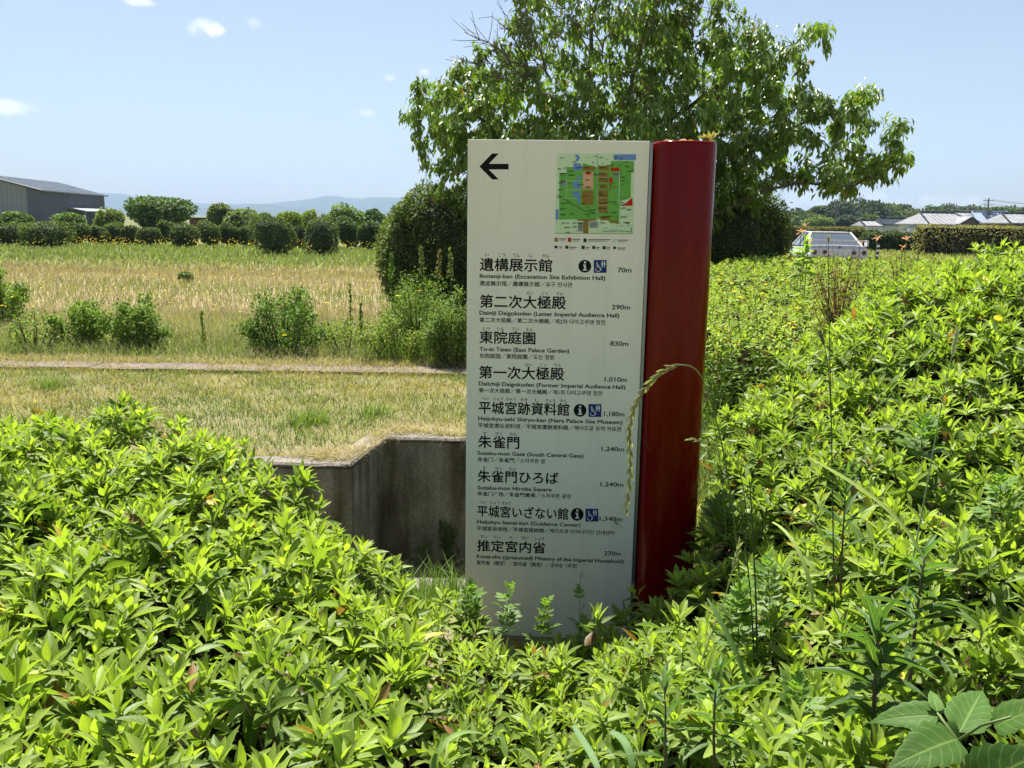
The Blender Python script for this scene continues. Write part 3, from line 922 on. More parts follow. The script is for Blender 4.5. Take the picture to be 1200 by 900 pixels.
# arrow (pixels of a 3.75x zoom at 540,150)
def Z1(x, y): return (540 + x / 3.75, 150 + y / 3.75)
flat('arrow', [in_px(Z1, [(82, 169.5), (138, 112), (167, 112), (123, 157.5), (210, 157.5), (210, 182), (123, 182), (167, 226), (138, 226)])], M['black'], sign)

# ---- the site map, flat print
def Z5(x, y): return (640 + x / 6.925, 170 + y / 6.925)
def printed(name, c):
    return solid(name, c, tuple(v * 0.96 for v in c), 8, 0.6, spec=0.1)
MP = {k: printed('map ' + k, c) for k, c in dict(base=(0.62, 0.80, 0.52), green=(0.16, 0.44, 0.08), brown=(0.28, 0.19, 0.04), pink=(0.75, 0.42, 0.26), blue=(0.17, 0.30, 0.62),
      red=(0.55, 0.03, 0.02), orange=(0.62, 0.10, 0.04), grey=(0.25, 0.30, 0.27), ink=(0.03, 0.04, 0.03), pale=(0.55, 0.72, 0.55), yellow=(0.45, 0.47, 0.16)).items()}


def rect(a, b, c, d): return [(a, b), (c, b), (c, d), (a, d)]


smap_o = flat('site_map', [in_px(Z5, [(92, 68), (715, 72), (708, 722), (70, 716)])], MP['base'], sign)
L2, L3, L4, L5 = EPS * 1.7, EPS * 2.4, EPS * 3.1, EPS * 3.8
flat('map_green', [in_px(Z5, q) for q in ([(165, 180), (225, 180), (225, 205), (290, 205), (300, 145), (345, 160), (400, 175), (415, 182), (415, 600), (105, 605), (108, 225), (165, 225)],
     [(415, 165), (525, 165), (525, 128), (712, 130), (715, 212), (690, 212), (685, 430), (600, 455), (588, 635), (515, 635), (500, 600), (415, 600)])], MP['green'], smap_o, L2)
flat('map_ponds', [in_px(Z5, q) for q in (rect(548, 76, 728, 122), [(235, 78), (258, 78), (272, 95), (272, 115), (255, 132), (235, 130), (248, 105)], [(222, 145), (275, 148), (296, 180), (290, 205), (222, 205)],
     circle((245, 322), 32, 14), circle((268, 262), 16, 10), circle((240, 398), 25, 12), [(255, 385), (275, 380), (278, 480), (255, 480)], rect(78, 522, 100, 605))], MP['blue'], smap_o, L3)
flat('map_halls', [in_px(Z5, q) for q in (rect(290, 370, 382, 486), rect(424, 222, 506, 303), rect(434, 318, 498, 356), rect(424, 366, 500, 552), rect(298, 170, 392, 207), rect(428, 170, 510, 206),
     [(250, 600), (400, 600), (408, 592), (408, 612), (345, 616), (343, 715), (300, 715), (302, 616), (250, 612)], [(512, 300), (538, 300), (518, 380), (512, 380)], rect(440, 575, 520, 610), rect(525, 610, 588, 632))], MP['brown'], smap_o, L3)
flat('map_court', [in_px(Z5, q) for q in (rect(300, 218, 382, 356),)], MP['pink'], smap_o, L3)
for q in (rect(524, 183, 592, 212), rect(512, 262, 538, 305), [(600, 490), (650, 470), (690, 432), (700, 432), (700, 494)], [(322, 225), (342, 208), (362, 225), (362, 240), (322, 240)]):
    flat('map_museum', [in_px(Z5, q)], MP['red'], smap_o, L4)
flat('map_greys', [in_px(Z5, q) for q in (rect(118, 287, 158, 335), rect(545, 225, 590, 248), rect(258, 625, 303, 700), rect(352, 622, 425, 672), rect(262, 340, 292, 362), rect(555, 248, 580, 272))], MP['grey'], smap_o, L3)
# roads and railway: thin strips
def strip(a, b, w):
    a = np.array(a, float); b = np.array(b, float); d = (b - a) / np.linalg.norm(b - a); n_ = np.array([-d[1], d[0]]) * w / 2
    return [tuple(a + n_), tuple(b + n_), tuple(b - n_), tuple(a - n_)]
flat('map_roads', [in_px(Z5, q) for q in ([strip((416, 72), (416, 700), 6)] + [strip((165, 200), (165, 420), 3), strip((162, 290), (290, 290), 3), strip((110, 364), (285, 366), 3), strip((595, 215), (590, 470), 6),
     strip((110, 428), (250, 436), 3), strip((424, 262), (506, 262), 3), strip((424, 428), (500, 428), 3), strip((424, 486), (500, 486), 3), strip((300, 290), (382, 290), 3),
     strip((575, 640), (560, 722), 4), strip((415, 700), (560, 706), 3), strip((600, 576), (715, 550), 4), strip((600, 600), (560, 720), 3), strip((75, 640), (98, 600), 4)])], MP['pale'], smap_o, L4)
ink = [strip((90, 400), (310, 535), 4), strip((310, 535), (410, 560), 3), strip((455, 700), (600, 696), 4), strip((600, 696), (700, 705), 4), strip((690, 670), (690, 695), 5), strip((72, 716), (706, 718), 2.5), strip((416, 72), (416, 590), 1.4)]
rr = random.Random(4)
for (x_, y_) in [(430, 98), (180, 208), (95, 190), (110, 228), (430, 180), (310, 180), (520, 160), (640, 170), (660, 208), (315, 220), (315, 280), (315, 340), (250, 320), (380, 235), (295, 410), (430, 230), (430, 268), (440, 330),
                 (430, 405), (430, 470), (435, 508), (600, 258), (610, 285), (510, 460), (600, 462), (610, 508), (530, 545), (340, 525), (120, 470), (110, 515), (115, 560), (190, 555), (125, 630), (215, 630), (145, 665), (215, 660), (160, 705),
                 (440, 625), (600, 580), (625, 625), (650, 630), (470, 575), (440, 582), (180, 240), (120, 290), (95, 360), (85, 418), (100, 305), (600, 105), (240, 180), (550, 98), (545, 232), (330, 560), (370, 545), (690, 210), (655, 520)]:
    for k in range(2):
        w_ = rr.uniform(24, 66) * (1 - 0.25 * k); x1_ = min(x_ + w_, 708)
        ink.append(rect(x_, y_ + k * 8, x1_, y_ + k * 8 + (4.5 if k == 0 else 2.2)))
for _k in range(85):
    x_ = rr.uniform(100, 660); y_ = rr.uniform(90, 700); w_ = rr.uniform(8, 34)
    ink.append(rect(x_, y_, x_ + w_, y_ + rr.uniform(1.8, 4.5)))
flat('map_captions', [in_px(Z5, q) for q in ink], MP['ink'], smap_o, L5, kind='stuff')
# key under the map
leg = [(rect(68, 752, 96, 785), 'brown'), (rect(176, 752, 203, 787), 'red'), (rect(303, 758, 328, 789), 'ink'), (rect(540, 760, 570, 788), 'pale'),
       (rect(68, 816, 92, 838), 'ink'), (rect(155, 816, 180, 842), 'ink'), (rect(288, 816, 313, 844), 'ink'), (rect(374, 818, 398, 844), 'ink'), (rect(458, 820, 484, 845), 'ink'), (circle((556, 834), 12, 14), 'ink')]
for q, k in leg:
    flat('map_key', [in_px(Z5, q)], MP[k], smap_o, EPS)
inkl = []
for x0_, y0_, w_ in ((104, 758, 55), (212, 762, 65), (338, 765, 185), (580, 768, 90), (104, 824, 26), (188, 826, 60), (320, 828, 30), (405, 828, 30), (492, 830, 28), (578, 832, 70)):
    inkl += [rect(x0_, y0_, x0_ + w_, y0_ + 6), rect(x0_, y0_ + 11, x0_ + w_ * 0.8, y0_ + 13), rect(x0_, y0_ + 18, x0_ + w_ * 0.9, y0_ + 20)]
flat('key_captions', [in_px(Z5, q) for q in inkl], MP['ink'], smap_o, EPS, kind='stuff')
# ------------------------------------------------------------------ the azaleas near the path
# heights come from a smooth surface through measured points: (px, py, metres out)
PTS = [(-150, 480, 3.9), (0, 492, 3.7), (120, 489, 3.7), (250, 514, 3.45), (330, 562, 3.15), (430, 648, 2.8), (490, 706, 2.45),
       (0, 580, 2.85), (200, 590, 2.8), (350, 650, 2.5), (0, 740, 1.95), (200, 750, 1.9), (400, 750, 2.0), (480, 800, 1.8), (0, 900, 1.38), (250, 900, 1.36), (450, 900, 1.4), (-300, 700, 2.3), (-300, 900, 1.5),
       (545, 725, 2.9), (560, 720, 2.95), (650, 752, 2.95), (740, 712, 2.95), (600, 800, 2.15), (600, 900, 1.5), (700, 850, 1.75), (720, 780, 2.3), (700, 920, 1.45),
       (800, 672, 2.95), (825, 640, 3.05), (838, 500, 3.75), (845, 560, 3.3), (850, 485, 3.9), (900, 445, 4.2), (960, 400, 4.5), (1000, 367, 4.9), (1060, 338, 5.0), (1150, 315, 4.8), (1250, 309, 4.6), (1400, 316, 4.2),
       (900, 600, 2.85), (1000, 600, 2.65), (1100, 600, 2.5), (1200, 600, 2.4), (1000, 450, 3.7), (1100, 450, 3.4), (1200, 450, 3.2), (1100, 350, 4.1), (1200, 350, 3.9),
       (800, 740, 2.4), (900, 700, 2.3), (1000, 700, 2.1), (1100, 700, 2.0), (1200, 700, 1.95), (800, 810, 1.9), (1000, 820, 1.65), (1200, 820, 1.55), (900, 910, 1.35), (1100, 910, 1.3), (1350, 800, 1.7), (1400, 600, 2.5)]
CP = np.array([at(*q) for q in PTS])


def tps_fit(XY, z, lam=0.01):
    n = len(XY); d = np.linalg.norm(XY[:, None] - XY[None], axis=-1)
    K = np.where(d > 0, d * d * np.log(d + 1e-12), 0) + lam * np.eye(n)
    Pm = np.concatenate([np.ones((n, 1)), XY], 1)
    A = np.block([[K, Pm], [Pm.T, np.zeros((3, 3))]])
    return np.linalg.solve(A, np.concatenate([z, np.zeros(3)]))


TW = tps_fit(CP[:, :2], CP[:, 2])


def field(x, y):
    x = np.asarray(x, float); y = np.asarray(y, float)
    q = np.stack([x.ravel(), y.ravel()], -1)
    out = np.empty(len(q))
    for i in range(0, len(q), 20000):
        d = np.linalg.norm(q[i:i + 20000, None] - CP[None, :, :2], axis=-1)
        out[i:i + 20000] = np.where(d > 0, d * d * np.log(d + 1e-12), 0) @ TW[:-3] + TW[-3] + q[i:i + 20000] @ TW[-2:]
    return np.clip(out, 0.12, 1.6).reshape(x.shape)


def inside(poly, x, y):
    poly = np.asarray(poly)[:, :2]; r = np.zeros(x.shape, bool); j = len(poly) - 1
    for i in range(len(poly)):
        xi, yi = poly[i]; xj, yj = poly[j]
        c = ((yi > y) != (yj > y)) & (x < (xj - xi) * (y - yi) / (yj - yi + 1e-12) + xi)
        r ^= c; j = i
    return r


PA = [at(*q)[:2] for q in PTS]
POLY_L = [at(-400, 480, 4.1), at(-150, 480, 4.0), at(0, 487, 3.75), at(120, 484, 3.75), at(250, 510, 3.5), at(330, 558, 3.2), at(430, 640, 2.82), at(492, 700, 2.48), at(500, 760, 2.05), at(480, 830, 1.7), at(455, 940, 1.3), (-0.16, 0.85, 0), (-3.0, 0.85, 0)]
POLY_C = [at(492, 700, 2.48), at(520, 712, 2.8), at(548, 725, 2.95), at(650, 752, 3.0), at(742, 712, 3.0), at(790, 672, 2.98), at(790, 740, 2.4), at(770, 800, 1.9), at(760, 940, 1.3), (0.2, 0.85, 0), (-0.16, 0.85, 0), at(455, 940, 1.3), at(480, 830, 1.7), at(500, 760, 2.05)]
POLY_R = [at(790, 672, 2.98), at(822, 650, 3.0), (0.78, 3.3, 0), at(843, 560, 3.35), at(838, 500, 3.75), at(850, 485, 3.9), at(900, 440, 4.25), at(960, 395, 4.7), at(1000, 345, 5.2), at(1060, 308, 5.4), at(1150, 286, 5.3), at(1300, 278, 5.1), at(1500, 285, 4.4), (3.0, 0.85, 0), (0.2, 0.85, 0), at(760, 940, 1.3), at(770, 800, 1.9), at(790, 740, 2.4)]


def lumps(x, y, a=0.045, s=1.0):
    return a * (np.sin(x * 9 * s + 1.3 * np.sin(y * 7 * s)) * np.sin(y * 8 * s + 1.1) + 0.6 * np.sin(x * 17 * s + y * 13 * s))


def normals_of(fn, x, y, e=0.03):
    return norm(np.stack([-(fn(x + e, y) - fn(x - e, y)) / (2 * e), -(fn(x, y + e) - fn(x, y - e)) / (2 * e), np.ones_like(x)], -1))


def rosettes(lv, P, A, rng, n=7, L=0.055, W=0.36, th0=25, th1=75, young=(0.30, 0.42, 0.05), old=(0.10, 0.19, 0.025), drop=0.035, brown=0.006, size=None, bright=None, stem=None):
    """whorls of leaves round each shoot tip P with axis A"""
    k = len(P)
    ref = np.where(np.abs(A[:, 2:3]) < 0.9, np.array([[0, 0, 1.0]]), np.array([[1.0, 0, 0]]))
    B = norm(np.cross(A, ref)); Cc = np.cross(A, B)
    ph = rng.random(k) * 2 * pi
    size = np.ones(k) if size is None else size
    age = rng.random(k) if bright is None else bright
    for j in range(n):
        f = j / max(n - 1, 1)
        keep = rng.random(k) < 0.93
        th = np.radians(th0 + (th1 - th0) * f + rng.normal(0, 9, k))
        az = ph + j * 2.39996 + rng.normal(0, 0.2, k)
        R = np.cos(az)[:, None] * B + np.sin(az)[:, None] * Cc
        D = np.cos(th)[:, None] * A + np.sin(th)[:, None] * R
        N = norm(np.sin(th)[:, None] * A - np.cos(th)[:, None] * R + rng.normal(0, 0.22, (k, 3)))
        ln = L * size * (0.55 + 0.5 * f) * rng.uniform(0.78, 1.2, k)
        wd = ln * W * rng.uniform(0.85, 1.2, k)
        mixf = np.clip(f * 0.75 + age * 0.45 - 0.12 + rng.normal(0, 0.1, k), 0, 1)[:, None]
        T = (1 - mixf) * np.array(young) + mixf * np.array(old)
        T = T * rng.uniform(0.82, 1.2, (k, 1))
        br = rng.random(k) < brown * (0.4 + f)
        T = np.where(br[:, None], np.array([0.24, 0.12, 0.05]) * rng.uniform(0.5, 1.3, (k, 1)), T)
        yl = rng.random(k) < 0.005 * f
        T = np.where(yl[:, None], np.array([0.55, 0.42, 0.06]), T)
        lv.add((P - A * drop * f * size[:, None] + R * 0.003)[keep], D[keep], N[keep], ln[keep], wd[keep], T[keep])


def azalea(poly, label, name='azalea_hedge', spacing=0.060, L=0.076, clear=0.0, seed=1, low=0.0, n_parts=300, group='azaleas in front of and beside the sign', young=(0.345, 0.44, 0.07), old=(0.095, 0.165, 0.028), gaps=0.0):
    r = np.random.default_rng(seed)
    poly = np.array([q[:2] for q in poly])
    lo = poly.min(0); hi = poly.max(0)
    gx, gy = np.meshgrid(np.arange(lo[0], hi[0], spacing), np.arange(lo[1], hi[1], spacing))
    x = gx.ravel() + r.uniform(-.55, .55, gx.size) * spacing; y = gy.ravel() + r.uniform(-.55, .55, gx.size) * spacing
    k = inside(poly, x, y) & (r.random(len(x)) < 0.86 + 0.4 * patch(x, y, 5.0, seed))
    x, y = x[k], y[k]
    fn = lambda a, b: field(a, b) + lumps(a, b)
    z = fn(x, y)
    px, py, d = proj(np.stack([x, y, z], -1))
    k = (d > 0.35) & (px > -330) & (px < 1530) & (py < 1250)
    x, y, z = x[k], y[k], z[k]
    cen = poly.mean(0)
    root = empty(name, (cen[0], cen[1], 0), label, 'hedge', group)
    N = normals_of(fn, x, y, 0.04)
    lv = Leaves()
    # three storeys of shoots, upper ones young, lower leaf colours darkened for inner shade
    tips = np.stack([x, y, z], -1)
    A = norm(N * 0.55 + np.array([0, 0, 0.75]) + r.normal(0, 0.26, N.shape))
    hj = r.normal(0, 0.024, len(x)) + np.where(r.random(len(x)) < 0.07, r.uniform(0.02, 0.06, len(x)), 0)
    if gaps:
        hj = hj - gaps * (r.random(len(x)) ** 2)
    top = tips + A * hj[:, None]
    size = r.uniform(0.72, 1.22, len(x)); age = np.clip(patch(x, y, 3.1, seed) * 0.45 + 0.4 + r.normal(0, 0.15, len(x)), 0, 1)
    rosettes(lv, top, A, r, n=10, L=L, W=0.31, th0=10, th1=68, size=size, bright=age, young=young, old=old)
    A2 = norm(A + r.normal(0, 0.5, A.shape))
    rosettes(lv, top - A * 0.045 + r.normal(0, 0.02, A.shape), A2, r, n=6, L=L * 1.05, W=0.32, th0=45, th1=98, size=size, bright=np.full(len(x), 0.95), young=young, old=old, brown=0.03)
    s = r.random(len(x)) < 0.85
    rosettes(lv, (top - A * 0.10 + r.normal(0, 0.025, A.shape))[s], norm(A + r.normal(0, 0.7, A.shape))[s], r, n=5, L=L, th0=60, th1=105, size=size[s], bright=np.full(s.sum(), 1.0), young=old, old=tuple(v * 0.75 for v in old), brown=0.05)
    # leafy side facing outwards along the rim
    emit_leaves(lv, root, M['leaf'], 'foliage', LEAF_MID, n_parts, near_tmpl=LEAF_HI, near_d=2.6)
    # shoots under the tips
    st = MB(); sel = r.random(len(x)) < 0.55
    for p_, a_ in zip(top[sel], A[sel]):
        q_ = p_ - a_ * 0.02; b_ = p_ - a_ * 0.14 + r.normal(0, 0.02, 3)
        st.tube([q_, (q_ + b_) / 2 + r.normal(0, 0.006, 3), b_], [0.0013, 0.0019, 0.0024], 3, caps=False)
    st.build('shoots', M['stem_brown'], root, kind='stuff')
    # solid core for the inner twigs, coloured near black for the shade inside
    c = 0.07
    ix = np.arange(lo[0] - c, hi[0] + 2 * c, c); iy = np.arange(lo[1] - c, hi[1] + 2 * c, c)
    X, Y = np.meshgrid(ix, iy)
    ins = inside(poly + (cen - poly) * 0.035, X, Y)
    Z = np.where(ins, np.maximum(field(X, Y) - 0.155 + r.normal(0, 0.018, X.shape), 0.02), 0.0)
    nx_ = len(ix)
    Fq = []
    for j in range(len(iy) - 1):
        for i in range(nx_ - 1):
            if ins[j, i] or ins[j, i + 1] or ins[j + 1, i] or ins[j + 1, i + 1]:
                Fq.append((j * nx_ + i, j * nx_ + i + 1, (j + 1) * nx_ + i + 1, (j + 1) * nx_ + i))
    MB().add(np.stack([X, Y, Z], -1).reshape(-1, 3), np.array(Fq)).build('shaded_twig_core', M['twig_shade'], root, True)
    return root


azalea(POLY_L, 'big bright green azalea hedge filling the lower left, in front of the ditch', seed=3)
azalea(POLY_C, 'low sparse azalea growing at the foot of the pale sign panel', 'azalea_bush', seed=5, L=0.06, gaps=0.10, spacing=0.062, young=(0.34, 0.43, 0.085))
azalea(POLY_R, 'tall azalea hedge rising beside the red pillar up to the right edge', seed=8, L=0.070, young=(0.33, 0.425, 0.07))

# the long azalea bed that runs back to the road
def bed_z(x, y):
    return 0.94 + 0.17 * np.clip((y - 5.5) / 3.5, 0, 1) + 0.02 * np.sin(x * 2) + 0.02 * np.sin(y * 1.3) + lumps(x, y, 0.025, 0.6)
BED = np.array([(1.02, 4.75), (1.25, 6.0), (1.9, 9.2), (3.1, 12.6), (3.9, 13.6), (9.0, 13.8), (7.0, 10), (4.6, 6.0), (3.4, 5.6), (2.3, 5.3), (1.7, 4.95)])
def azalea_bed():
    r = np.random.default_rng(21)
    root = empty('azalea_bed', (3.5, 10, 0), 'long flat-topped azalea bed with small leaves between the red pillar and the road', 'hedge')
    lv = Leaves(); shoots = 0
    for y0, y1, sp, L in ((4.6, 7, 0.075, 0.045), (7, 11, 0.10, 0.055), (11, 17.7, 0.15, 0.075)):
        gx, gy = np.meshgrid(np.arange(0.8, 9.7, sp), np.arange(y0, y1, sp))
        x = gx.ravel() + r.uniform(-.5, .5, gx.size) * sp; y = gy.ravel() + r.uniform(-.5, .5, gx.size) * sp
        px, py, d = proj(np.stack([x, y, np.full(len(x), 0.9)], -1))
        k = inside(BED, x, y) & (px > 700) & (px < 1400)
        x, y = x[k], y[k]; z = bed_z(x, y)
        A = norm(normals_of(bed_z, x, y) + r.normal(0, 0.3, (len(x), 3)))
        P = np.stack([x, y, z], -1) + A * r.normal(0, 0.025, (len(x), 1))
        rosettes(lv, P, A, r, n=7, L=L, W=0.42, th0=20, th1=85, young=(0.36, 0.45, 0.08), old=(0.17, 0.26, 0.045), bright=np.clip(patch(x, y, 1.4) * 0.5 + 0.3, 0, 1), brown=0.03)
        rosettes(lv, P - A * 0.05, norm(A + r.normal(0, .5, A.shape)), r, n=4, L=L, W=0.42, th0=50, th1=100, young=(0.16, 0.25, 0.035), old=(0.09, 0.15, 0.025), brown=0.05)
    # the near face of the bed, above the dry grass gap
    u = r.random(1500)
    edge = np.array([(1.5, 5.6), (1.1, 4.8), (1.7, 5.0), (2.3, 5.35)])
    seg = (u * 2.999).astype(int); f = u * 2.999 - seg
    e = edge[seg] * (1 - f[:, None]) + edge[seg + 1] * f[:, None]
    P = np.concatenate([e, r.uniform(0.1, 0.9, (1500, 1))], 1) + r.normal(0, 0.04, (1500, 3))
    rosettes(lv, P, norm(np.stack([r.normal(-.1, .4, 1500), np.full(1500, -0.7), r.uniform(0.1, 1, 1500)], -1)), r, n=6, L=0.045, W=0.42, young=(0.22, 0.33, 0.05), old=(0.09, 0.16, 0.025))
    emit_leaves(lv, root, M['leaf_far'], 'foliage', LEAF_LO, 0)
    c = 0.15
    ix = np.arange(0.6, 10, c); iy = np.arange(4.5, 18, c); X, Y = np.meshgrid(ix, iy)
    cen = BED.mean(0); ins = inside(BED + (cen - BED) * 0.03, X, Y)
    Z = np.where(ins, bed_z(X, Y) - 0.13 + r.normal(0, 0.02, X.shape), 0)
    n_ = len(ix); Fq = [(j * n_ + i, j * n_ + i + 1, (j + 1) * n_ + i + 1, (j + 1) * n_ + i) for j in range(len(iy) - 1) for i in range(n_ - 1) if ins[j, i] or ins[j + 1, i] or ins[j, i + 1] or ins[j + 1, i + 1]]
    MB().add(np.stack([X, Y, Z], -1).reshape(-1, 3), np.array(Fq)).build('shaded_twig_core', M['twig_shade'], root, True)  # dark core, its colour stands in for shade under the bed's leaves
azalea_bed()
# ------------------------------------------------------------------ round shrubs and distant trees
def lumpy(rng, n, lob=9, bump=1.0):
    """n unit directions with a bumpy radius: a crown outline that is never a ball"""
    d = norm(rng.normal(0, 1, (n, 3)))
    c = norm(rng.normal(0, 1, (lob, 3))); amp = rng.uniform(0.08, 0.36, lob) * bump
    def rad(v):
        return 0.78 + (np.exp(7 * (np.clip(v @ c.T, -1, 1) - 1)) * amp).sum(1)
    return d, rad


def crown(name, parent, cen, r3, rng, n, size, tint, mat='leaf_far', core=True, box=0.0, shell=0.75, droop=0.0, asp=0.6, tip=None, n_parts=0, lob=9, bump=1.0, W=0.6):
    cen = np.asarray(cen, float); r3 = np.asarray(r3, float)
    d, rad = lumpy(rng, n, lob, bump)
    if box:
        mx_ = np.abs(d).max(1, keepdims=True); dd = d / (mx_ ** box)
    else:
        dd = d
    f = shell + (1 - shell) * rng.random(n) ** 0.6 + rng.normal(0, 0.03, n)
    P = cen + dd * r3 * (rad(d) * f)[:, None]
    P[:, 2] = np.maximum(P[:, 2], 0.04)
    lv = Leaves()
    D = norm(d * 0.6 + rng.normal(0, 0.6, (n, 3)) + np.array([0, 0, -droop]))
    N = norm(d * 0.6 + np.array([0, 0, 0.55]) + rng.normal(0, 0.4, (n, 3)))
    # clumps: whole sprays share a shade of leaf
    c = norm(rng.normal(0, 1, (40, 3))); sh = rng.uniform(0.72, 1.3, 40)
    T = np.array(tint) * (sh[np.argmax(d @ c.T, 1)] * rng.uniform(0.8, 1.2, n))[:, None]
    if tip is not None:
        k = (rng.random(n) < 0.35) & (f > 0.9)
        T = np.where(k[:, None], np.array(tip) * rng.uniform(0.8, 1.2, (n, 1)), T)
    L = size * rng.uniform(0.6, 1.3, n)
    lv.add(P - D * L[:, None] * 0.5, D, N, L, L * W, T)
    o = emit_leaves(lv, parent, M[mat], name, LEAF_LO, n_parts)
    if core:  # solid dark core added to block light through the crown
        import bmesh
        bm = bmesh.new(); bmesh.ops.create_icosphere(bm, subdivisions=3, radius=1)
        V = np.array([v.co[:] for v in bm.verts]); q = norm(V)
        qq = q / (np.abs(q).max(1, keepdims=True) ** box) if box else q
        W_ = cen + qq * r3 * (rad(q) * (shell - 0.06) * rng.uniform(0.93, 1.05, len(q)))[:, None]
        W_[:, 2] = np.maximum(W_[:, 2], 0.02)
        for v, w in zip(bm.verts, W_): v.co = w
        me = bpy.data.meshes.new('crown_dark_core'); bm.to_mesh(me); bm.free(); me.materials.append(M['crown_core'])
        link('crown_dark_core', me, parent)
    return o


def px_tree(name, label, cat, px, top, dist, w_px, base_z=0.0, n=900, size=0.3, tint=(0.07, 0.12, 0.03), tip=None, group=None, seed=0, box=0.0, lift=0.12, W=0.6, depth=1.0, kind_trunk=True, rnd=None):
    """a shrub or tree as wide as w_px photo pixels whose top reaches the pixel row `top` at `dist` metres"""
    r = np.random.default_rng(1000 + seed)
    t_ = at(px, top, dist); h = t_[2] - base_z; w = w_px / F_PX * dist
    root = empty(name, (t_[0], dist, base_z), label, cat, group)
    z0 = base_z + h * lift
    crown('crown', root, (t_[0], dist, (z0 + base_z + h) / 2), (w / 2 * 1.0, w / 2 * depth, (h * (1 - lift)) / 2 * 1.0), r, n, size, tint, box=box, tip=tip, W=W)
    tb = MB()
    for k in range(3 if lift < 0.2 else 1):
        a = r.random() * 6.28; s_ = 0.12 * w
        tb.tube([(t_[0] + cos(a) * s_ * 0.3, dist + sin(a) * s_ * 0.3, base_z - 0.05), (t_[0] + cos(a) * s_ * 0.6, dist + sin(a) * s_ * 0.6, base_z + h * 0.3), (t_[0] + cos(a) * s_, dist + sin(a) * s_, base_z + h * 0.6)], [0.035 * w ** 0.7, 0.03 * w ** 0.7, 0.015 * w ** 0.7], 6)
    tb.build('trunk', M['bark'], root)
    return root


ROW = [(4, 262, 43, 34, 'dark clipped shrub at the left edge of the meadow, cut by the frame'),
       (52, 256, 41, 47, 'broad flat-topped dark shrub, widest in the row before the warehouse'),
       (28, 262, 47, 26, 'small dark shrub squeezed behind the wide one before the warehouse'),
       (89, 260, 46, 26, 'dark round shrub just right of the wide flat-topped one'),
       (113, 262, 47, 22, 'dark shrub below the right end of the warehouse canopy'),
       (132, 261, 48, 22, 'dark shrub below the right corner of the warehouse'),
       (151, 262, 47, 20, 'dark narrow shrub under the left side of the big spreading tree'),
       (173, 262, 46, 24, 'dark round shrub under the middle of the big spreading tree'),
       (192, 262, 49, 17, 'slim dark shrub set back under the right of the big tree'),
       (215, 261, 44, 32, 'fuller dark shrub with yellowish leaves right of the big tree'),
       (246, 262, 46, 25, 'dark shrub under the first olive-coloured tree'),
       (268, 262, 47, 20, 'dark shrub between the two olive-coloured trees'),
       (288, 262, 47, 20, 'dark shrub at the right end of the clipped row')]
GR = 'clipped dark shrubs in a row along the far meadow'
for i, (px, top, dist, w, lb) in enumerate(ROW):
    px_tree('clipped_shrub', lb, 'shrub', px, top + (i * 7 % 5) - 1.5, dist, w * 1.12, n=2200, size=0.13, tint=(0.075, 0.11, 0.036), tip=(0.13, 0.165, 0.045), group=GR, seed=i, box=0.45, lift=0.03, W=0.5)
px_tree('clipped_shrub', 'large dark domed shrub standing alone in front, left of the pair', 'shrub', 322, 250, 37, 50, n=3200, size=0.12, tint=(0.06, 0.095, 0.032), tip=(0.11, 0.15, 0.04), group=GR, seed=31, box=0.3, lift=0.03, W=0.4)
px_tree('clipped_shrub', 'large dark domed shrub, right of the pair in the meadow', 'shrub', 377, 254, 38, 46, n=3000, size=0.12, tint=(0.06, 0.095, 0.032), tip=(0.11, 0.15, 0.04), group=GR, seed=32, box=0.3, lift=0.03, W=0.4)
px_tree('clipped_shrub', 'mid green shrub hidden partly behind the right domed shrub', 'shrub', 408, 257, 46, 28, n=1600, size=0.14, tint=(0.06, 0.10, 0.03), group=GR, seed=33, box=0.3, lift=0.03)
px_tree('clipped_shrub', 'mid green shrub against the tall dark bush left of the sign', 'shrub', 434, 258, 45, 28, n=1600, size=0.14, tint=(0.06, 0.10, 0.03), group=GR, seed=34, box=0.3, lift=0.03)
px_tree('clipped_shrub', 'small dark shrub seen between the two large domed ones', 'shrub', 350, 262, 46, 20, n=1200, size=0.14, tint=(0.05, 0.085, 0.03), group=GR, seed=35, box=0.3, lift=0.03)
px_tree('seedling_shrub', 'tiny dark round shrub alone in the dry grass of the meadow', 'shrub', 217, 318, 21.5, 18, n=700, size=0.07, tint=(0.11, 0.17, 0.05), seed=36, lift=0.02)

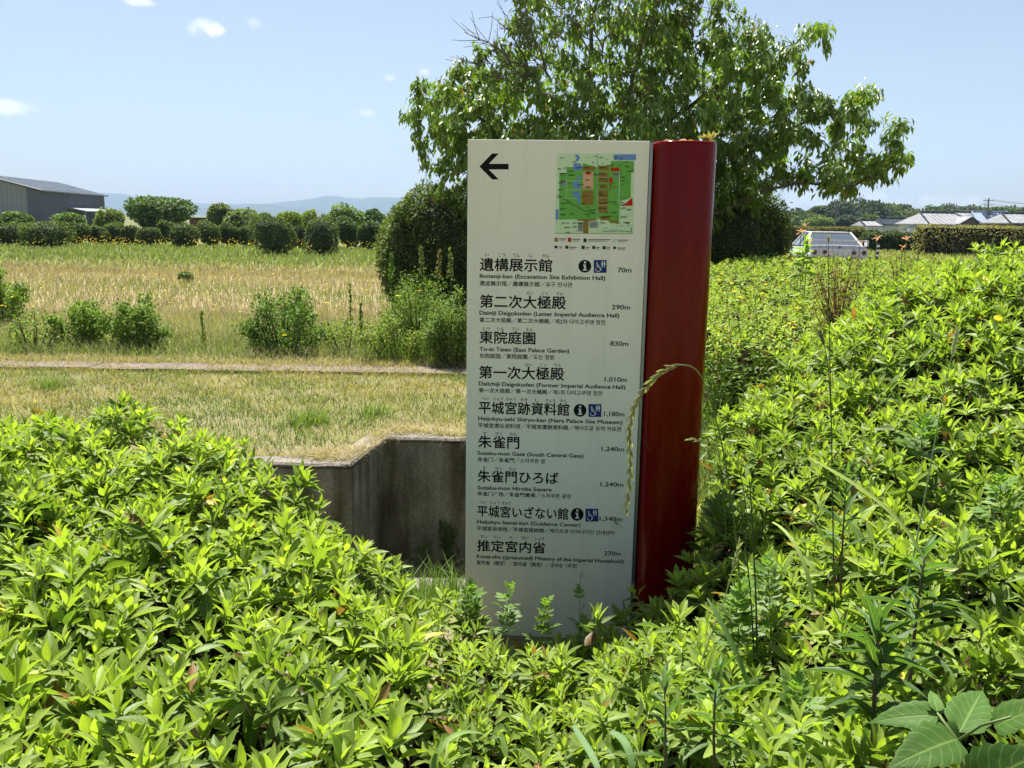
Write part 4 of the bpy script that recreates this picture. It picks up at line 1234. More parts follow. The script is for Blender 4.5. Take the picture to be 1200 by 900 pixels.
FT = 'trees behind the clipped row'
for i, (px, top, dist, w, tint, lb) in enumerate([
    (188, 227, 66, 78, (0.075, 0.13, 0.03), 'large spreading dark green tree right of the warehouse'),
    (256, 236, 70, 32, (0.12, 0.16, 0.05), 'olive green round tree, left of the olive pair'),
    (282, 243, 68, 42, (0.13, 0.18, 0.045), 'wide olive green tree, right of the olive pair'),
    (22, 246, 62, 38, (0.10, 0.16, 0.04), 'low bushy tree before the pale gable of the warehouse'),
    (80, 249, 62, 36, (0.10, 0.16, 0.04), 'low bushy tree before the warehouse canopy'),
    (127, 243, 64, 34, (0.15, 0.20, 0.05), 'light green tree covering the right corner of the warehouse'),
    (338, 246, 64, 34, (0.17, 0.23, 0.04), 'yellow-green tree behind the gap between the domed shrubs'),
    (362, 247, 70, 26, (0.18, 0.24, 0.05), 'pale yellow-green tree over the gap between the domed shrubs'),
    (308, 249, 72, 26, (0.11, 0.17, 0.04), 'green tree top behind the left domed shrub'),
    (405, 240, 60, 46, (0.13, 0.20, 0.04), 'bright green rounded tree left of the tall dark bush'),
    (438, 243, 66, 34, (0.07, 0.12, 0.035), 'darker green tree touching the tall dark bush left of the sign'),
    (470, 240, 70, 40, (0.07, 0.12, 0.035), 'dark green tree top mostly behind the tall dark bush')]):
    px_tree('far_tree', lb, 'tree', px, top, dist, w, n=2600 if w > 60 else 1300, size=0.30 if w > 60 else 0.24, tint=tint, tip=tuple(v * 1.3 for v in tint), group=FT, seed=60 + i, lift=0.15, W=0.6)

# ------------------------------------------------------------------ dense bushes behind the sign
b1 = empty('evergreen_bush', (at(500, 300, 14.4)[0], 14.4, 0), 'tall dark evergreen bush left of the sign under the big tree', 'bush')
rb = np.random.default_rng(70)
cx1 = at(508, 300, 14.4)[0]; z1 = at(508, 213, 14.4)[2]
for k_, (px_, top_, rx_, y_, n_) in enumerate([(503, 222, 0.74, 14.3, 15000), (478, 238, 0.34, 14.2, 5500), (535, 220, 0.58, 14.9, 8000)]):
    zt_ = at(px_, top_, y_)[2]
    crown('foliage', b1, (at(px_, 300, y_)[0], y_, zt_ / 2), (rx_, rx_, zt_ / 2), rb, n_, 0.06, (0.085, 0.13, 0.036), tip=(0.17, 0.22, 0.065), box=0.25, W=0.45, shell=0.86, lob=30, bump=0.55)
tb = MB()
for k in range(5):
    a = k * 1.3; tb.tube([(cx1, 14.4, -0.05), (cx1 + cos(a) * 0.15, 14.4 + sin(a) * 0.2, 0.8), (cx1 + cos(a) * 0.35, 14.4 + sin(a) * 0.4, 1.5)], [0.035, 0.025, 0.012], 5)
tb.build('stems', M['bark'], b1)
b2 = empty('evergreen_bush', (at(850, 300, 14.8)[0], 14.8, 0), 'dark evergreen bush behind the red pillar, right of the trunk', 'bush')
cx2 = at(860, 300, 14.8)[0]; z2 = at(860, 226, 12.0)[2]
for k_, (px_, top_, rx_, y_, n_) in enumerate([(850, 228, 0.68, 14.8, 12000), (888, 243, 0.42, 14.8, 7000), (900, 262, 0.24, 14.6, 3500), (870, 233, 0.52, 15.1, 7000)]):
    zt_ = at(px_, top_, y_)[2]
    crown('foliage', b2, (at(px_, 300, y_)[0], y_, zt_ / 2), (rx_, rx_, zt_ / 2), rb, n_, 0.062, (0.08, 0.125, 0.035), tip=(0.15, 0.20, 0.06), box=0.3, W=0.45, shell=0.82, lob=22)
cx3 = at(800, 300, 15.1)[0]
crown('side_foliage', b2, (cx3, 15.2, 1.0), (0.8, 0.7, 1.1), rb, 6000, 0.055, (0.075, 0.115, 0.035), box=0.3, W=0.45)
tb = MB()
for k in range(5):
    a = k * 1.3 + 0.4; tb.tube([(cx2, 14.8, -0.05), (cx2 + cos(a) * 0.15, 14.8 + sin(a) * 0.2, 0.8), (cx2 + cos(a) * 0.35, 14.8 + sin(a) * 0.4, 1.5)], [0.035, 0.025, 0.012], 5)
tb.build('stems', M['bark'], b2)
b3 = empty('evergreen_bush', (at(640, 300, 15.5)[0], 15.5, 0), 'dark bush hidden behind the sign panel below the big tree', 'bush')
crown('foliage', b3, (at(640, 300, 15.5)[0], 15.5, 1.1), (1.2, 0.8, 1.15), rb, 6000, 0.07, (0.05, 0.09, 0.026), W=0.5)

# ------------------------------------------------------------------ the big tree
TD = 14.0
KT = TD / 10.4
def big_tree():
    r = np.random.default_rng(5)
    sc_ = TD / F_PX
    base = at(704, 300, TD); base[2] = 0
    root = empty('broadleaf_tree', base, 'big spreading broadleaf tree with drooping leaves rising behind the sign', 'tree')
    blobs = [(575, 120, 85, 60), (528, 122, 62, 34), (505, 165, 26, 20), (620, 140, 80, 60), (730, 110, 90, 70), (720, 50, 90, 60), (528, 180, 32, 42), (590, 185, 55, 45), (545, 225, 35, 30), (575, 95, 40, 20), (655, 100, 95, 80), (650, 40, 60, 45), (700, 10, 110, 70), (790, 60, 85, 90), (760, 150, 110, 70),
             (690, 190, 150, 60), (840, 110, 80, 75), (880, 75, 60, 45), (925, 55, 48, 26), (962, 36, 20, 12), (865, 60, 32, 26), (905, 130, 70, 45), (960, 130, 55, 40), (1010, 115, 26, 22), (1005, 155, 55, 34), (1045, 190, 26, 10), (1010, 200, 45, 26), (960, 190, 60, 34),
             (900, 185, 70, 38), (865, 210, 50, 30), (1000, 225, 20, 14), (840, 170, 60, 60), (650, -70, 90, 60), (780, -60, 80, 60), (810, 230, 60, 40), (850, 235, 45, 26), (880, 222, 35, 16), (590, 230, 50, 35)]
    A = []
    for (px, py, rx, ry) in blobs:
        n = int(rx * ry / 40) + 12
        d = norm(r.normal(0, 1, (n, 3))) * (r.random((n, 1)) ** 0.40)
        c = at(px, py, TD + r.uniform(-0.3, 0.5))
        dep = min(1.8, max(0.35, rx * sc_ * 1.1))
        A.append(c + d * np.array([rx * sc_, dep, ry * sc_]))
    A = np.concatenate(A)
    A = A[A[:, 2] > 1.45]
    nodes = [base + np.array([0, 0, 0.0])]; par = [-1]
    top = base + np.array([0.02, 0, 1.5])
    for k in range(1, 10):
        nodes.append(base + (top - base) * k / 9 + r.normal(0, 0.012, 3) * (k < 9)); par.append(len(nodes) - 2)
    # hand-laid limbs
    def limb(start, pts, step=0.18):
        cur = start; a = nodes[start]
        for q in pts:
            q = np.array(q, float); n = max(1, int(np.linalg.norm(q - a) / step))
            for k in range(1, n + 1):
                nodes.append(a + (q - a) * k / n + r.normal(0, 0.012, 3)); par.append(cur); cur = len(nodes) - 1
            a = q
        return cur
    tr = 9
    limb(tr, [at(694, 130, TD), at(690, 80, TD), at(694, 30, TD + 0.1), at(705, -30, TD)])
    limb(tr, [at(730, 180, TD - 0.2), at(740, 100, TD - 0.3), at(760, 20, TD - 0.4)])
    limb(tr - 1, [at(820, 225, TD), at(870, 190, TD), at(905, 160, TD + 0.1), at(950, 140, TD), at(1000, 130, TD)])
    limb(tr - 2, [at(840, 250, TD - 0.2), at(900, 222, TD - 0.3), at(945, 214, TD - 0.3), at(1000, 219, TD - 0.3), at(1050, 192, TD - 0.3)])
    limb(tr - 1, [at(620, 190, TD), at(580, 150, TD), at(540, 125, TD), at(495, 115, TD)])
    limb(tr, [at(660, 150, TD + 0.5), at(620, 80, TD + 0.6), at(600, 40, TD + 0.5)])
    limb(tr, [at(760, 160, TD + 0.5), at(840, 100, TD + 0.6), at(900, 65, TD + 0.3), at(960, 35, TD + 0.2)])
    N_ = [np.array(q) for q in nodes]
    alive = np.ones(len(A), bool); near = np.full(len(A), 1e9); who = np.zeros(len(A), int)
    def upd(lo):
        Q = np.array(N_[lo:])
        d = np.linalg.norm(A[:, None] - Q[None], axis=-1); j = d.argmin(1); m_ = d[np.arange(len(A)), j]
        b = m_ < near
        near[b] = m_[b]; who[b] = j[b] + lo
    upd(0)
    for it in range(70):
        alive &= near > 0.115 * KT
        if not alive.any(): break
        dirs = {}
        for i in np.nonzero(alive)[0]:
            w = who[i]; v = A[i] - N_[w]; v = v / np.linalg.norm(v)
            dirs[w] = dirs.get(w, 0) + v
        lo = len(N_)
        for w, v in dirs.items():
            v = v + np.array([0, 0, 0.05]) + r.normal(0, 0.12, 3)
            v = v / (np.linalg.norm(v) + 1e-9)
            N_.append(N_[w] + v * 0.095 * KT); par.append(w)
        if len(N_) > 14000: break
        upd(lo)
    P = np.array(N_); par_ = np.array(par); n = len(P)
    cnt = np.zeros(n); kids = np.zeros(n, int)
    for i in range(n - 1, 0, -1):
        cnt[i] += 1 if kids[i] == 0 else 0
        cnt[par_[i]] += cnt[i]; kids[par_[i]] += 1
    rad = 0.0026 * KT * np.maximum(cnt, 1) ** 0.46
    rad = np.minimum(rad, 0.10)
    trunk, limbs, twigs = MB(), MB(), MB()
    for i in range(1, n):
        j = par_[i]
        tgt = trunk if i <= 9 else (limbs if rad[i] > 0.010 * KT else twigs)
        sd = 10 if i <= 9 else (7 if rad[i] > 0.010 * KT else 3)
        rj = rad[j] if (rad[j] < rad[i] * 1.6 or i <= 10) else rad[i] * 1.15
        tgt.tube([P[j], P[i]], [rj, rad[i]], sd, caps=False)
    trunk.build('trunk', M['bark'], root, True)
    limbs.build('limbs', M['bark'], root, True)
    twigs.build('twigs', M['bark'], root, kind='stuff')
    # drooping sprays of leaves on thin wood
    tips = np.nonzero(cnt <= 4)[0]; tips = tips[tips > 60]
    lv = Leaves()
    for rep in range(25):
        k = len(tips)
        sel = tips
        out = norm(P[sel] - P[par_[sel]])
        side = norm(np.cross(out, [0, 0, 1.0]) + 1e-6) * np.where(r.random(k) < 0.5, -1, 1)[:, None]
        q = P[par_[sel]] + (P[sel] - P[par_[sel]]) * r.random((k, 1)) * 1.3 + r.normal(0, 0.035 * KT, (k, 3))
        D = norm(out * 0.45 + side * r.uniform(0.1, 0.8, (k, 1)) + np.array([0, 0, -0.75]) + r.normal(0, 0.25, (k, 3)))
        Nn = norm(np.array([0, 0, 0.8]) + out * 0.6 + side * 0.4 + r.normal(0, 0.3, (k, 3)))
        L = r.uniform(0.062, 0.115, k) * KT
        sh = 1 + 0.35 * patch(P[sel][:, 0], P[sel][:, 2], 2.2, 1)
        T = np.array([0.155, 0.245, 0.05]) * (sh * r.uniform(0.8, 1.2, k))[:, None]
        yl = r.random(k) < 0.02
        T = np.where(yl[:, None], np.array([0.25, 0.16, 0.05]), T)
        keep = r.random(k) < np.where((np.abs(P[sel][:, 0] - at(690, 40, TD)[0]) < 0.8) & (P[sel][:, 2] > at(690, 110, TD)[2]), 0.45, 0.92) * np.clip(0.82 + 0.6 * patch(P[sel][:, 0] * 0.9, P[sel][:, 2] * 1.5 + P[sel][:, 1], 1.9, 3), 0.25, 1)
        lv.add(q[keep], D[keep], Nn[keep], L[keep], (L * 0.40)[keep], T[keep])
    print('tree nodes', n, 'tips', len(tips))
    emit_leaves(lv, root, M['leaf_tree'], 'crown', leaf_template(1, width=lambda t: 1.0, fold=0.2, droop=0.2), 300, part_tmpl=LEAF_MID)
    # bare twigs standing out of the crown
    bt = MB()
    for (a, b_, nn) in [((650, 110), (572, 48), 6), ((645, 95), (590, 22), 5), ((620, 90), (552, 38), 5), ((625, 108), (545, 66), 4), ((640, 80), (610, 15), 5), ((810, 40), (825, -10), 3), ((815, 45), (842, 5), 3), ((700, 60), (690, -20), 4), ((690, 60), (655, 5), 4), ((705, 60), (735, -5), 4), ((760, 50), (775, -10), 3)]:
        p0 = at(*a, TD - 0.9); p1 = at(*b_, TD - 1.0)
        pts = [p0 + (p1 - p0) * k / 6 + r.normal(0, 0.045, 3) for k in range(7)]
        bt.tube(pts, np.linspace(0.014, 0.004, 7), 4)
        for k in range(1, 6):
            for s_ in range(nn - 1):
                v = norm((p1 - p0)) * 0.6 + r.normal(0, 0.55, 3); v[2] = abs(v[2]) * 0.8; v = norm(v) * r.uniform(0.2, 0.55)
                q = pts[k]; bt.tube([q, q + v * 0.5 + r.normal(0, 0.035, 3), q + v + r.normal(0, 0.03, 3)], [0.006, 0.0045, 0.003], 3)
    bt.build('bare_twigs', M['bark'], root, kind='stuff')
big_tree()
# ------------------------------------------------------------------ warehouse on the left
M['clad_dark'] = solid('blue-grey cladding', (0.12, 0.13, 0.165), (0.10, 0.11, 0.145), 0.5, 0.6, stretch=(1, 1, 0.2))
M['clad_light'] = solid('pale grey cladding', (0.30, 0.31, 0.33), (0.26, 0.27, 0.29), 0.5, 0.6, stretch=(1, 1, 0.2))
M['sheet_roof'] = solid('ribbed metal roof', (0.34, 0.38, 0.42), (0.26, 0.30, 0.34), 0.4, 0.42, spec=0.8)
M['tile_silver'] = solid('silver roof tile', (0.27, 0.275, 0.285), (0.18, 0.185, 0.195), 0.6, 0.85, spec=0.15)
M['tile_dark'] = solid('dark roof tile', (0.045, 0.055, 0.07), (0.03, 0.04, 0.05), 0.6, 0.9, spec=0.0)
M['tile_blue'] = solid('blue-grey roof tile', (0.22, 0.27, 0.33), (0.16, 0.2, 0.26), 0.6, 0.85, spec=0.15)
M['plaster'] = solid('cream plaster', (0.62, 0.58, 0.48), (0.55, 0.50, 0.41), 0.5, 0.9)
M['plaster_w'] = solid('white plaster', (0.72, 0.72, 0.70), (0.62, 0.62, 0.60), 0.5, 0.9)
M['brownwall'] = solid('brown timber wall', (0.16, 0.10, 0.07), (0.10, 0.065, 0.05), 0.8, 0.9)
M['glass'] = solid('dark window glass', (0.03, 0.04, 0.05), (0.02, 0.03, 0.04), 2, 0.08, spec=0.9)
M['solar'] = solid('solar cell', (0.02, 0.03, 0.07), (0.015, 0.02, 0.05), 2, 0.12, spec=0.9)
M['gutter'] = solid('dark gutter', (0.06, 0.065, 0.07), (0.05, 0.055, 0.06), 2, 0.5)

E1 = at(47, 222, 104); E1[2] = 0
ax = norm(np.array([at(122, 228, 129)[0] - at(47, 222, 104)[0], 25.0, 0])); aw = np.array([-ax[1], ax[0], 0])
WL, HW, EZ, RZ = 25.3, 6.1, at(47, 222, 104)[2], at(1, 204, 103)[2]
wh = empty('warehouse', E1, 'grey metal warehouse with a shining low pitched roof behind the left trees', 'building')


def wpt(l, w, z): return E1 + ax * l + aw * w + np.array([0, 0, z])


def prism(mb, lo, hi):
    """box in warehouse axes"""
    (l0, w0, z0), (l1, w1, z1) = lo, hi
    v = [wpt(a, b, c) for c in (z0, z1) for a, b in ((l0, w0), (l1, w0), (l1, w1), (l0, w1))]
    mb.add(v, [(0, 3, 2, 1), (4, 5, 6, 7), (0, 1, 5, 4), (1, 2, 6, 5), (2, 3, 7, 6), (3, 0, 4, 7)])


wb_ = MB()
# side wall with standing ribs
wb_.add([wpt(0, 0, 0), wpt(WL, 0, 0), wpt(WL, 0, EZ - .05), wpt(0, 0, EZ - .05)], [(0, 1, 2, 3)])
wb_.add([wpt(WL, 0, 0), wpt(WL, 2 * HW, 0), wpt(WL, 2 * HW, EZ - .05), wpt(WL, HW, RZ - .05), wpt(WL, 0, EZ - .05)], [(0, 1, 2, 3, 4)])
wb_.add([wpt(0, 0, 0), wpt(0, 0, EZ - .05), wpt(0, 1.5, EZ - .05 + (RZ - EZ) * 1.5 / HW), wpt(0, 1.5, 0)], [(0, 1, 2, 3)])
wb_.add([wpt(0, 2 * HW, 0), wpt(0, 2 * HW, EZ - .05), wpt(WL, 2 * HW, EZ - .05), wpt(WL, 2 * HW, 0)], [(0, 1, 2, 3)])
for k in range(52):
    prism(wb_, (0.2 + k * 0.48, -0.05, 0), (0.30 + k * 0.48, -0.001, EZ - .1))
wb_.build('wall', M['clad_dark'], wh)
wg = MB()
wg.add([wpt(0, 1.5, 0), wpt(0, 1.5, EZ - .05 + (RZ - EZ) * 1.5 / HW), wpt(0, HW, RZ - .05), wpt(0, 2 * HW, EZ - .05), wpt(0, 2 * HW, 0)], [(0, 1, 2, 3, 4)])
for k in range(20):
    w = 1.6 + k * 0.5; prism(wg, (-0.05, w, 0), (-0.001, w + 0.09, EZ - 0.1 + (RZ - EZ) * min(w, 2 * HW - w) / HW))
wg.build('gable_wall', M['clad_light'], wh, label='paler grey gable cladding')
rf = MB()
for s_ in (0, 1):
    w0, w1 = (-0.35, HW) if s_ == 0 else (2 * HW + 0.35, HW)
    n = 40
    for k in range(n):
        l0 = -0.4 + (WL + 0.8) * k / n; l1 = -0.4 + (WL + 0.8) * (k + 1) / n
        e0 = EZ - 0.35 * (RZ - EZ) / HW
        up = 0.04
        rf.add([wpt(l0, w0, e0), wpt(l1 - 0.06, w0, e0), wpt(l1 - 0.06, w1, RZ), wpt(l0, w1, RZ),
                wpt(l1 - 0.06, w0, e0 + up), wpt(l1, w0, e0 + up), wpt(l1, w1, RZ + up), wpt(l1 - 0.06, w1, RZ + up),
                wpt(l0, w0, e0 - 0.14), wpt(l1, w0, e0 - 0.14)], [(0, 1, 2, 3), (4, 5, 6, 7), (1, 4, 7, 2), (8, 9, 5, 4, 1, 0)])
rf.build('roof', M['sheet_roof'], wh)
vg = MB()
vg.tube([wpt(-0.42, -0.38, EZ - 0.12), wpt(-0.42, HW, RZ - 0.05)], 0.12, 4); vg.tube([wpt(-0.45, -0.4, EZ - 0.14), wpt(WL + 0.4, -0.4, EZ - 0.14)], 0.09, 6)
vg.build('gutter', M['gutter'], wh)
cn = MB(); cz = at(75, 245, 112)[2]
cn.add([wpt(9, -0.06, cz + 0.25), wpt(21.5, -0.06, cz + 0.25), wpt(21.5, -2.2, cz - 0.15), wpt(9, -2.2, cz - 0.15), wpt(9, -0.06, cz + 0.1), wpt(21.5, -0.06, cz + 0.1), wpt(21.5, -2.2, cz - 0.3), wpt(9, -2.2, cz - 0.3)],
       [(0, 1, 2, 3), (4, 7, 6, 5), (3, 2, 6, 7), (0, 3, 7, 4), (1, 5, 6, 2)])
cn.build('canopy', M['sheet_roof'], wh)
for l in (9.3, 13.2, 17.3, 21.2):
    c_ = MB(); c_.tube([wpt(l, -2.0, 0), wpt(l, -2.0, cz - 0.2)], 0.06, 6); c_.build('canopy_post', M['alu'], wh)

sh = empty('storage_shed', at(236, 255, 90) * np.array([1, 1, 0]), 'low dark shed between the big tree and the olive trees', 'shed')
px0 = at(228, 255, 90)[0]; px1 = at(243, 255, 90)[0]; sz = at(236, 255, 90)[2]
b_ = MB().box((px0, 88.5, 0), (px1, 91.5, sz - 0.2)); b_.build('wall', M['brownwall'], sh)
b_ = MB().box((px0 - 0.2, 88.2, sz - 0.19), (px1 + 0.2, 91.8, sz)); b_.build('roof', M['tile_dark'], sh)


# ------------------------------------------------------------------ houses on the right
def house(px0, px1, dist, eave_px, ridge_px, label, roof, wall, depth=9.0, storeys=1, hip=0.35, nwin=3, solar=False, gablet=False, turn=0.0):
    a = at(px0, eave_px, dist); c = at(px1, eave_px, dist); z_e = a[2]; z_r = at((px0 + px1) / 2, ridge_px, dist)[2]
    w = c[0] - a[0]; mx_ = (a[0] + c[0]) / 2
    root = empty('house', (mx_, dist + depth / 2, 0), label, 'house', None)
    R = Matrix.Translation((mx_, dist + depth / 2, 0)) @ Matrix.Rotation(turn, 4, 'Z')
    Rn = np.array(R)
    def T(v): v = np.atleast_2d(np.array(v, float)); return v @ Rn[:3, :3].T + Rn[:3, 3]
    hw, hd = w / 2, depth / 2; ov = 0.6
    mb = MB(); mb.add(T([(-hw + ov, -hd + ov, -.1), (hw - ov, -hd + ov, -.1), (hw - ov, hd - ov, -.1), (-hw + ov, hd - ov, -.1), (-hw + ov, -hd + ov, z_e), (hw - ov, -hd + ov, z_e), (hw - ov, hd - ov, z_e), (-hw + ov, hd - ov, z_e)]),
                      [(0, 3, 2, 1), (4, 5, 6, 7), (0, 1, 5, 4), (1, 2, 6, 5), (2, 3, 7, 6), (3, 0, 4, 7)])
    mb.build('wall', M[wall], root)
    rb_ = MB(); hp = hw * hip; t_ = 0.18
    e = [(-hw, -hd, z_e), (hw, -hd, z_e), (hw, hd, z_e), (-hw, hd, z_e)]; rg = [(-hw + hp, 0, z_r), (hw - hp, 0, z_r)]
    lowr = [(x, y, z - t_) for x, y, z in e]
    V = e + rg + lowr
    rb_.add(T(V), [(0, 1, 5, 4), (2, 3, 4, 5), (1, 2, 5), (3, 0, 4), (6, 7, 1, 0), (7, 8, 2, 1), (8, 9, 3, 2), (9, 6, 0, 3), (9, 8, 7, 6)])
    # tile courses as raised battens running down the slope
    nb = int(w / 0.9)
    for k in range(nb):
        x = -hw + (k + 0.5) * w / nb
        f = 1.0 if abs(x) < hw - hp else (hw - abs(x)) / max(hp, 0.01)
        if f > 0.1:
            p0, p1 = T([(x, -hd - 0.02, z_e + 0.03), (x, -hd * (1 - f), z_e + (z_r - z_e) * f + 0.03)])
            rb_.tube([p0, p1], 0.07, 4)
    q0, q1 = T([rg[0], rg[1]])
    ro = rb_.build('roof', M[roof], root)
    rr_ = MB(); rr_.tube([q0 + [0, 0, .12], q1 + [0, 0, .12]], 0.2, 6)
    for s_, k in (((-hw, -hd, z_e), 0), ((hw, -hd, z_e), 1)):
        rr_.tube([T([s_])[0] + [0, 0, .06], (q0, q1)[k] + [0, 0, .12]], 0.13, 5)
    rr_.build('ridge_tiles', M['tile_dark' if roof == 'tile_silver' else roof], ro)
    if gablet:
        gb = MB(); gx = hw * 0.55; gz = z_e + (z_r - z_e) * 0.72
        gb.add(T([(gx - 2.4, -hd - 0.8, z_e + 0.1), (gx + 2.4, -hd - 0.8, z_e + 0.1), (gx, -hd - 0.8, gz), (gx - 2.4, -hd * 0.3, z_e + 0.1), (gx + 2.4, -hd * 0.3, z_e + 0.1), (gx, -hd * 0.2, gz)]),
               [(0, 2, 5, 3), (1, 4, 5, 2)])
        gb.build('porch_roof', M[roof], root)
        gw = MB(); gw.add(T([(gx - 1.6, -hd - 0.4, z_e - 1.0), (gx + 1.6, -hd - 0.4, z_e - 1.0), (gx + 1.6, -hd - 0.4, z_e + 0.25), (gx, -hd - 0.4, gz - 0.35), (gx - 1.6, -hd - 0.4, z_e + 0.25)]), [(0, 1, 2, 3, 4)])
        gw.build('porch_gable', M['brownwall'], root)
    for k in range(nwin):
        x = -hw + ov + (k + 0.5) * (w - 2 * ov) / nwin; ww = min(1.6, (w - 2 * ov) / nwin * 0.62)
        for s_ in range(storeys):
            z0 = z_e - 1.9 - s_ * 2.7
            if z0 < 0: continue
            fr = MB(); fr.add(T([(x - ww / 2 - .1, -hd + ov - .06, z0 - .1), (x + ww / 2 + .1, -hd + ov - .06, z0 - .1), (x + ww / 2 + .1, -hd + ov - .06, z0 + 1.4), (x - ww / 2 - .1, -hd + ov - .06, z0 + 1.4)]), [(0, 1, 2, 3)])
            f_ = fr.build('window', M['alu'], root)
            pn = MB(); pn.add(T([(x - ww / 2, -hd + ov - .09, z0), (x + ww / 2, -hd + ov - .09, z0), (x + ww / 2, -hd + ov - .09, z0 + 1.3), (x - ww / 2, -hd + ov - .09, z0 + 1.3)]), [(0, 1, 2, 3)])
            pn.build('pane', M['glass'], f_)
    if solar:
        for k in range(3):
            f0, f1 = 0.12, 0.86; xa = -hw * 0.45 + k * hw * 0.42; xb = xa + hw * 0.34
            so = MB()
            def sl(x, f): return (x, -hd * (1 - f) - 0.05, z_e + (z_r - z_e) * f + 0.14)
            so.add(T([sl(xa, f0), sl(xb, f0), sl(xb, f1), sl(xa, f1)]), [(0, 1, 2, 3)])
            so.build('solar_panel', M['solar'], ro)
    return root


house(1036, 1078, 190, 263, 256.5, 'low house with a dark tiled roof beyond the far hedge, left of the silver-roofed one', 'tile_dark', 'plaster_w', 10, 1, 0.25, 4)
house(1014, 1036, 186, 264.5, 259, 'small pale house partly behind the dark-roofed one, left of it', 'tile_silver', 'plaster_w', 8, 1, 0.2, 3)
house(1083, 1146, 165, 262.5, 249.5, 'long house with a bright silver tiled roof and small porch gable', 'tile_silver', 'plaster', 12, 1, 0.32, 4, gablet=True, turn=0.12)
house(1118, 1162, 196, 257, 249, 'silver-roofed house rising behind the long bright one', 'tile_silver', 'plaster_w', 9, 1, 0.3, 3)
house(1152, 1196, 170, 260, 248.5, 'cream house with solar panels on its blue-grey roof', 'tile_blue', 'plaster', 10, 2, 0.12, 3, solar=True, turn=-0.15)
house(1184, 1236, 150, 261, 250.5, 'brown-walled house with a pale hipped roof at the right edge', 'tile_silver', 'brownwall', 10, 2, 0.3, 4)

# white kei truck and white garden wall before the houses
kt = at(1071, 271, 120)
gw_ = empty('white_shed', (kt[0], 120, 0), 'small white shed with a pointed roof left of the silver-roofed house', 'shed')
q = MB(); z_ = at(1071, 270, 120)[2]; q.box((kt[0] - 0.9, 119, 0), (kt[0] + 0.9, 121, z_)); q.build('wall', M['plaster_w'], gw_)
q = MB(); zz = at(1071, 262, 120)[2]
q.add([(kt[0] - 1.2, 118.8, z_), (kt[0] + 1.2, 118.8, z_), (kt[0] + 1.2, 121.2, z_), (kt[0] - 1.2, 121.2, z_), (kt[0], 120, zz)], [(0, 1, 4), (1, 2, 4), (2, 3, 4), (3, 0, 4), (3, 2, 1, 0)]); q.build('roof', M['tile_dark'], gw_)
gl = MB(); a0 = at(1064, 270, 112)[0]; a1 = at(1086, 270, 112)[0]
gl.box((a0, 111.9, 0), (a1, 112.1, at(1075, 267.5, 112)[2]))
tag(gl.build('garden_wall', M['plaster_w']), 'low white garden wall between the far hedge and the houses', 'wall')


# ------------------------------------------------------------------ utility poles and wires
def pole(px, top, dist, label, bars=((0.6, 1.6),), tr=False, r_=0.16):
    p = at(px, top, dist)
    root = empty('utility_pole', (p[0], dist, 0), label, 'utility pole', 'utility poles among the houses')
    mb = MB(); mb.tube([(p[0], dist, -0.2), (p[0], dist, p[2])], [r_, r_ * 0.65], 8); mb.build('pole', M['alu_pole'], root)
    for dz, w in bars:
        c = MB().box((p[0] - w / 2, dist - 0.06, p[2] - dz - 0.06), (p[0] + w / 2, dist + 0.06, p[2] - dz + 0.06)); co = c.build('crossarm', M['alu_pole'], root)
        for s_ in (-1, 0, 1):
            i_ = MB(); i_.tube([(p[0] + s_ * w * 0.42, dist, p[2] - dz + 0.06), (p[0] + s_ * w * 0.42, dist, p[2] - dz + 0.28)], 0.06, 6); i_.build('insulator', M['plaster_w'], co)
    if tr:
        c = MB(); c.tube([(p[0] + 0.45, dist, p[2] - 3.2), (p[0] + 0.45, dist, p[2] - 2.2)], 0.3, 10); c.build('transformer', M['alu_pole'], root)
    return p
M['alu_pole'] = solid('grey pole concrete', (0.20, 0.20, 0.19), (0.13, 0.13, 0.125), 1, 0.8)
M['wire'] = solid('black wire', (0.03, 0.03, 0.03), None, 1, 0.6)
pA = pole(1159, 232, 172, 'tall utility pole with crossarms standing behind the silver-roofed house', ((0.5, 2.0), (1.3, 1.6)), True, 0.2)
pB = pole(1121, 239, 215, 'thin utility pole left of the tall one, over the silver roof', ((0.5, 1.4),))
pC = pole(981, 235, 210, 'tallest utility pole against the dark wood above the car', ((0.5, 1.8), (1.4, 1.4)), True, 0.2)
pD = pole(975, 246, 205, 'shorter utility pole just left of the tallest by the dark wood', ((0.4, 1.2),))
pE = pole(1006, 248, 208, 'utility pole right of the tallest, before the dark wood', ((0.4, 1.2),))
pF = pole(1023, 252, 214, 'low utility pole near the small pale house', ((0.4, 1.2),))
pG = pole(1290, 228, 160, 'utility pole beyond the right edge carrying the wires', ((0.4, 1.8),))
def wires(name, a, b, offs, sag, label):
    mb = MB()
    for (dz, dx) in offs:
        pts = [np.array([a[0] + (b[0] - a[0]) * t_ + dx, a[1] + (b[1] - a[1]) * t_, a[2] + (b[2] - a[2]) * t_ - dz - sag * 4 * t_ * (1 - t_)]) for t_ in np.linspace(0, 1, 14)]
        mb.tube(pts, 0.035, 3)
    tag(mb.build(name, M['wire']), label, 'power line', None, None)
wires('power_line', pA, pG, ((0.3, 0.8), (0.3, -0.8), (1.1, 0.6)), 1.0, 'wires running right from the tall pole over the solar-panelled house')
wires('power_line', pB, pA, ((0.4, 0.4), (1.2, 0)), 0.8, 'wires between the thin pole and the tall pole over the silver roof')
wires('power_line', pC, pE, ((0.3, 0.6), (1.2, 0.2), (2.4, 0)), 0.8, 'wires from the tallest pole to the pole on its right')
wires('power_line', pE, pB, ((0.3, 0.4), (1.3, 0)), 1.6, 'long sagging wires crossing the wood towards the silver roof')
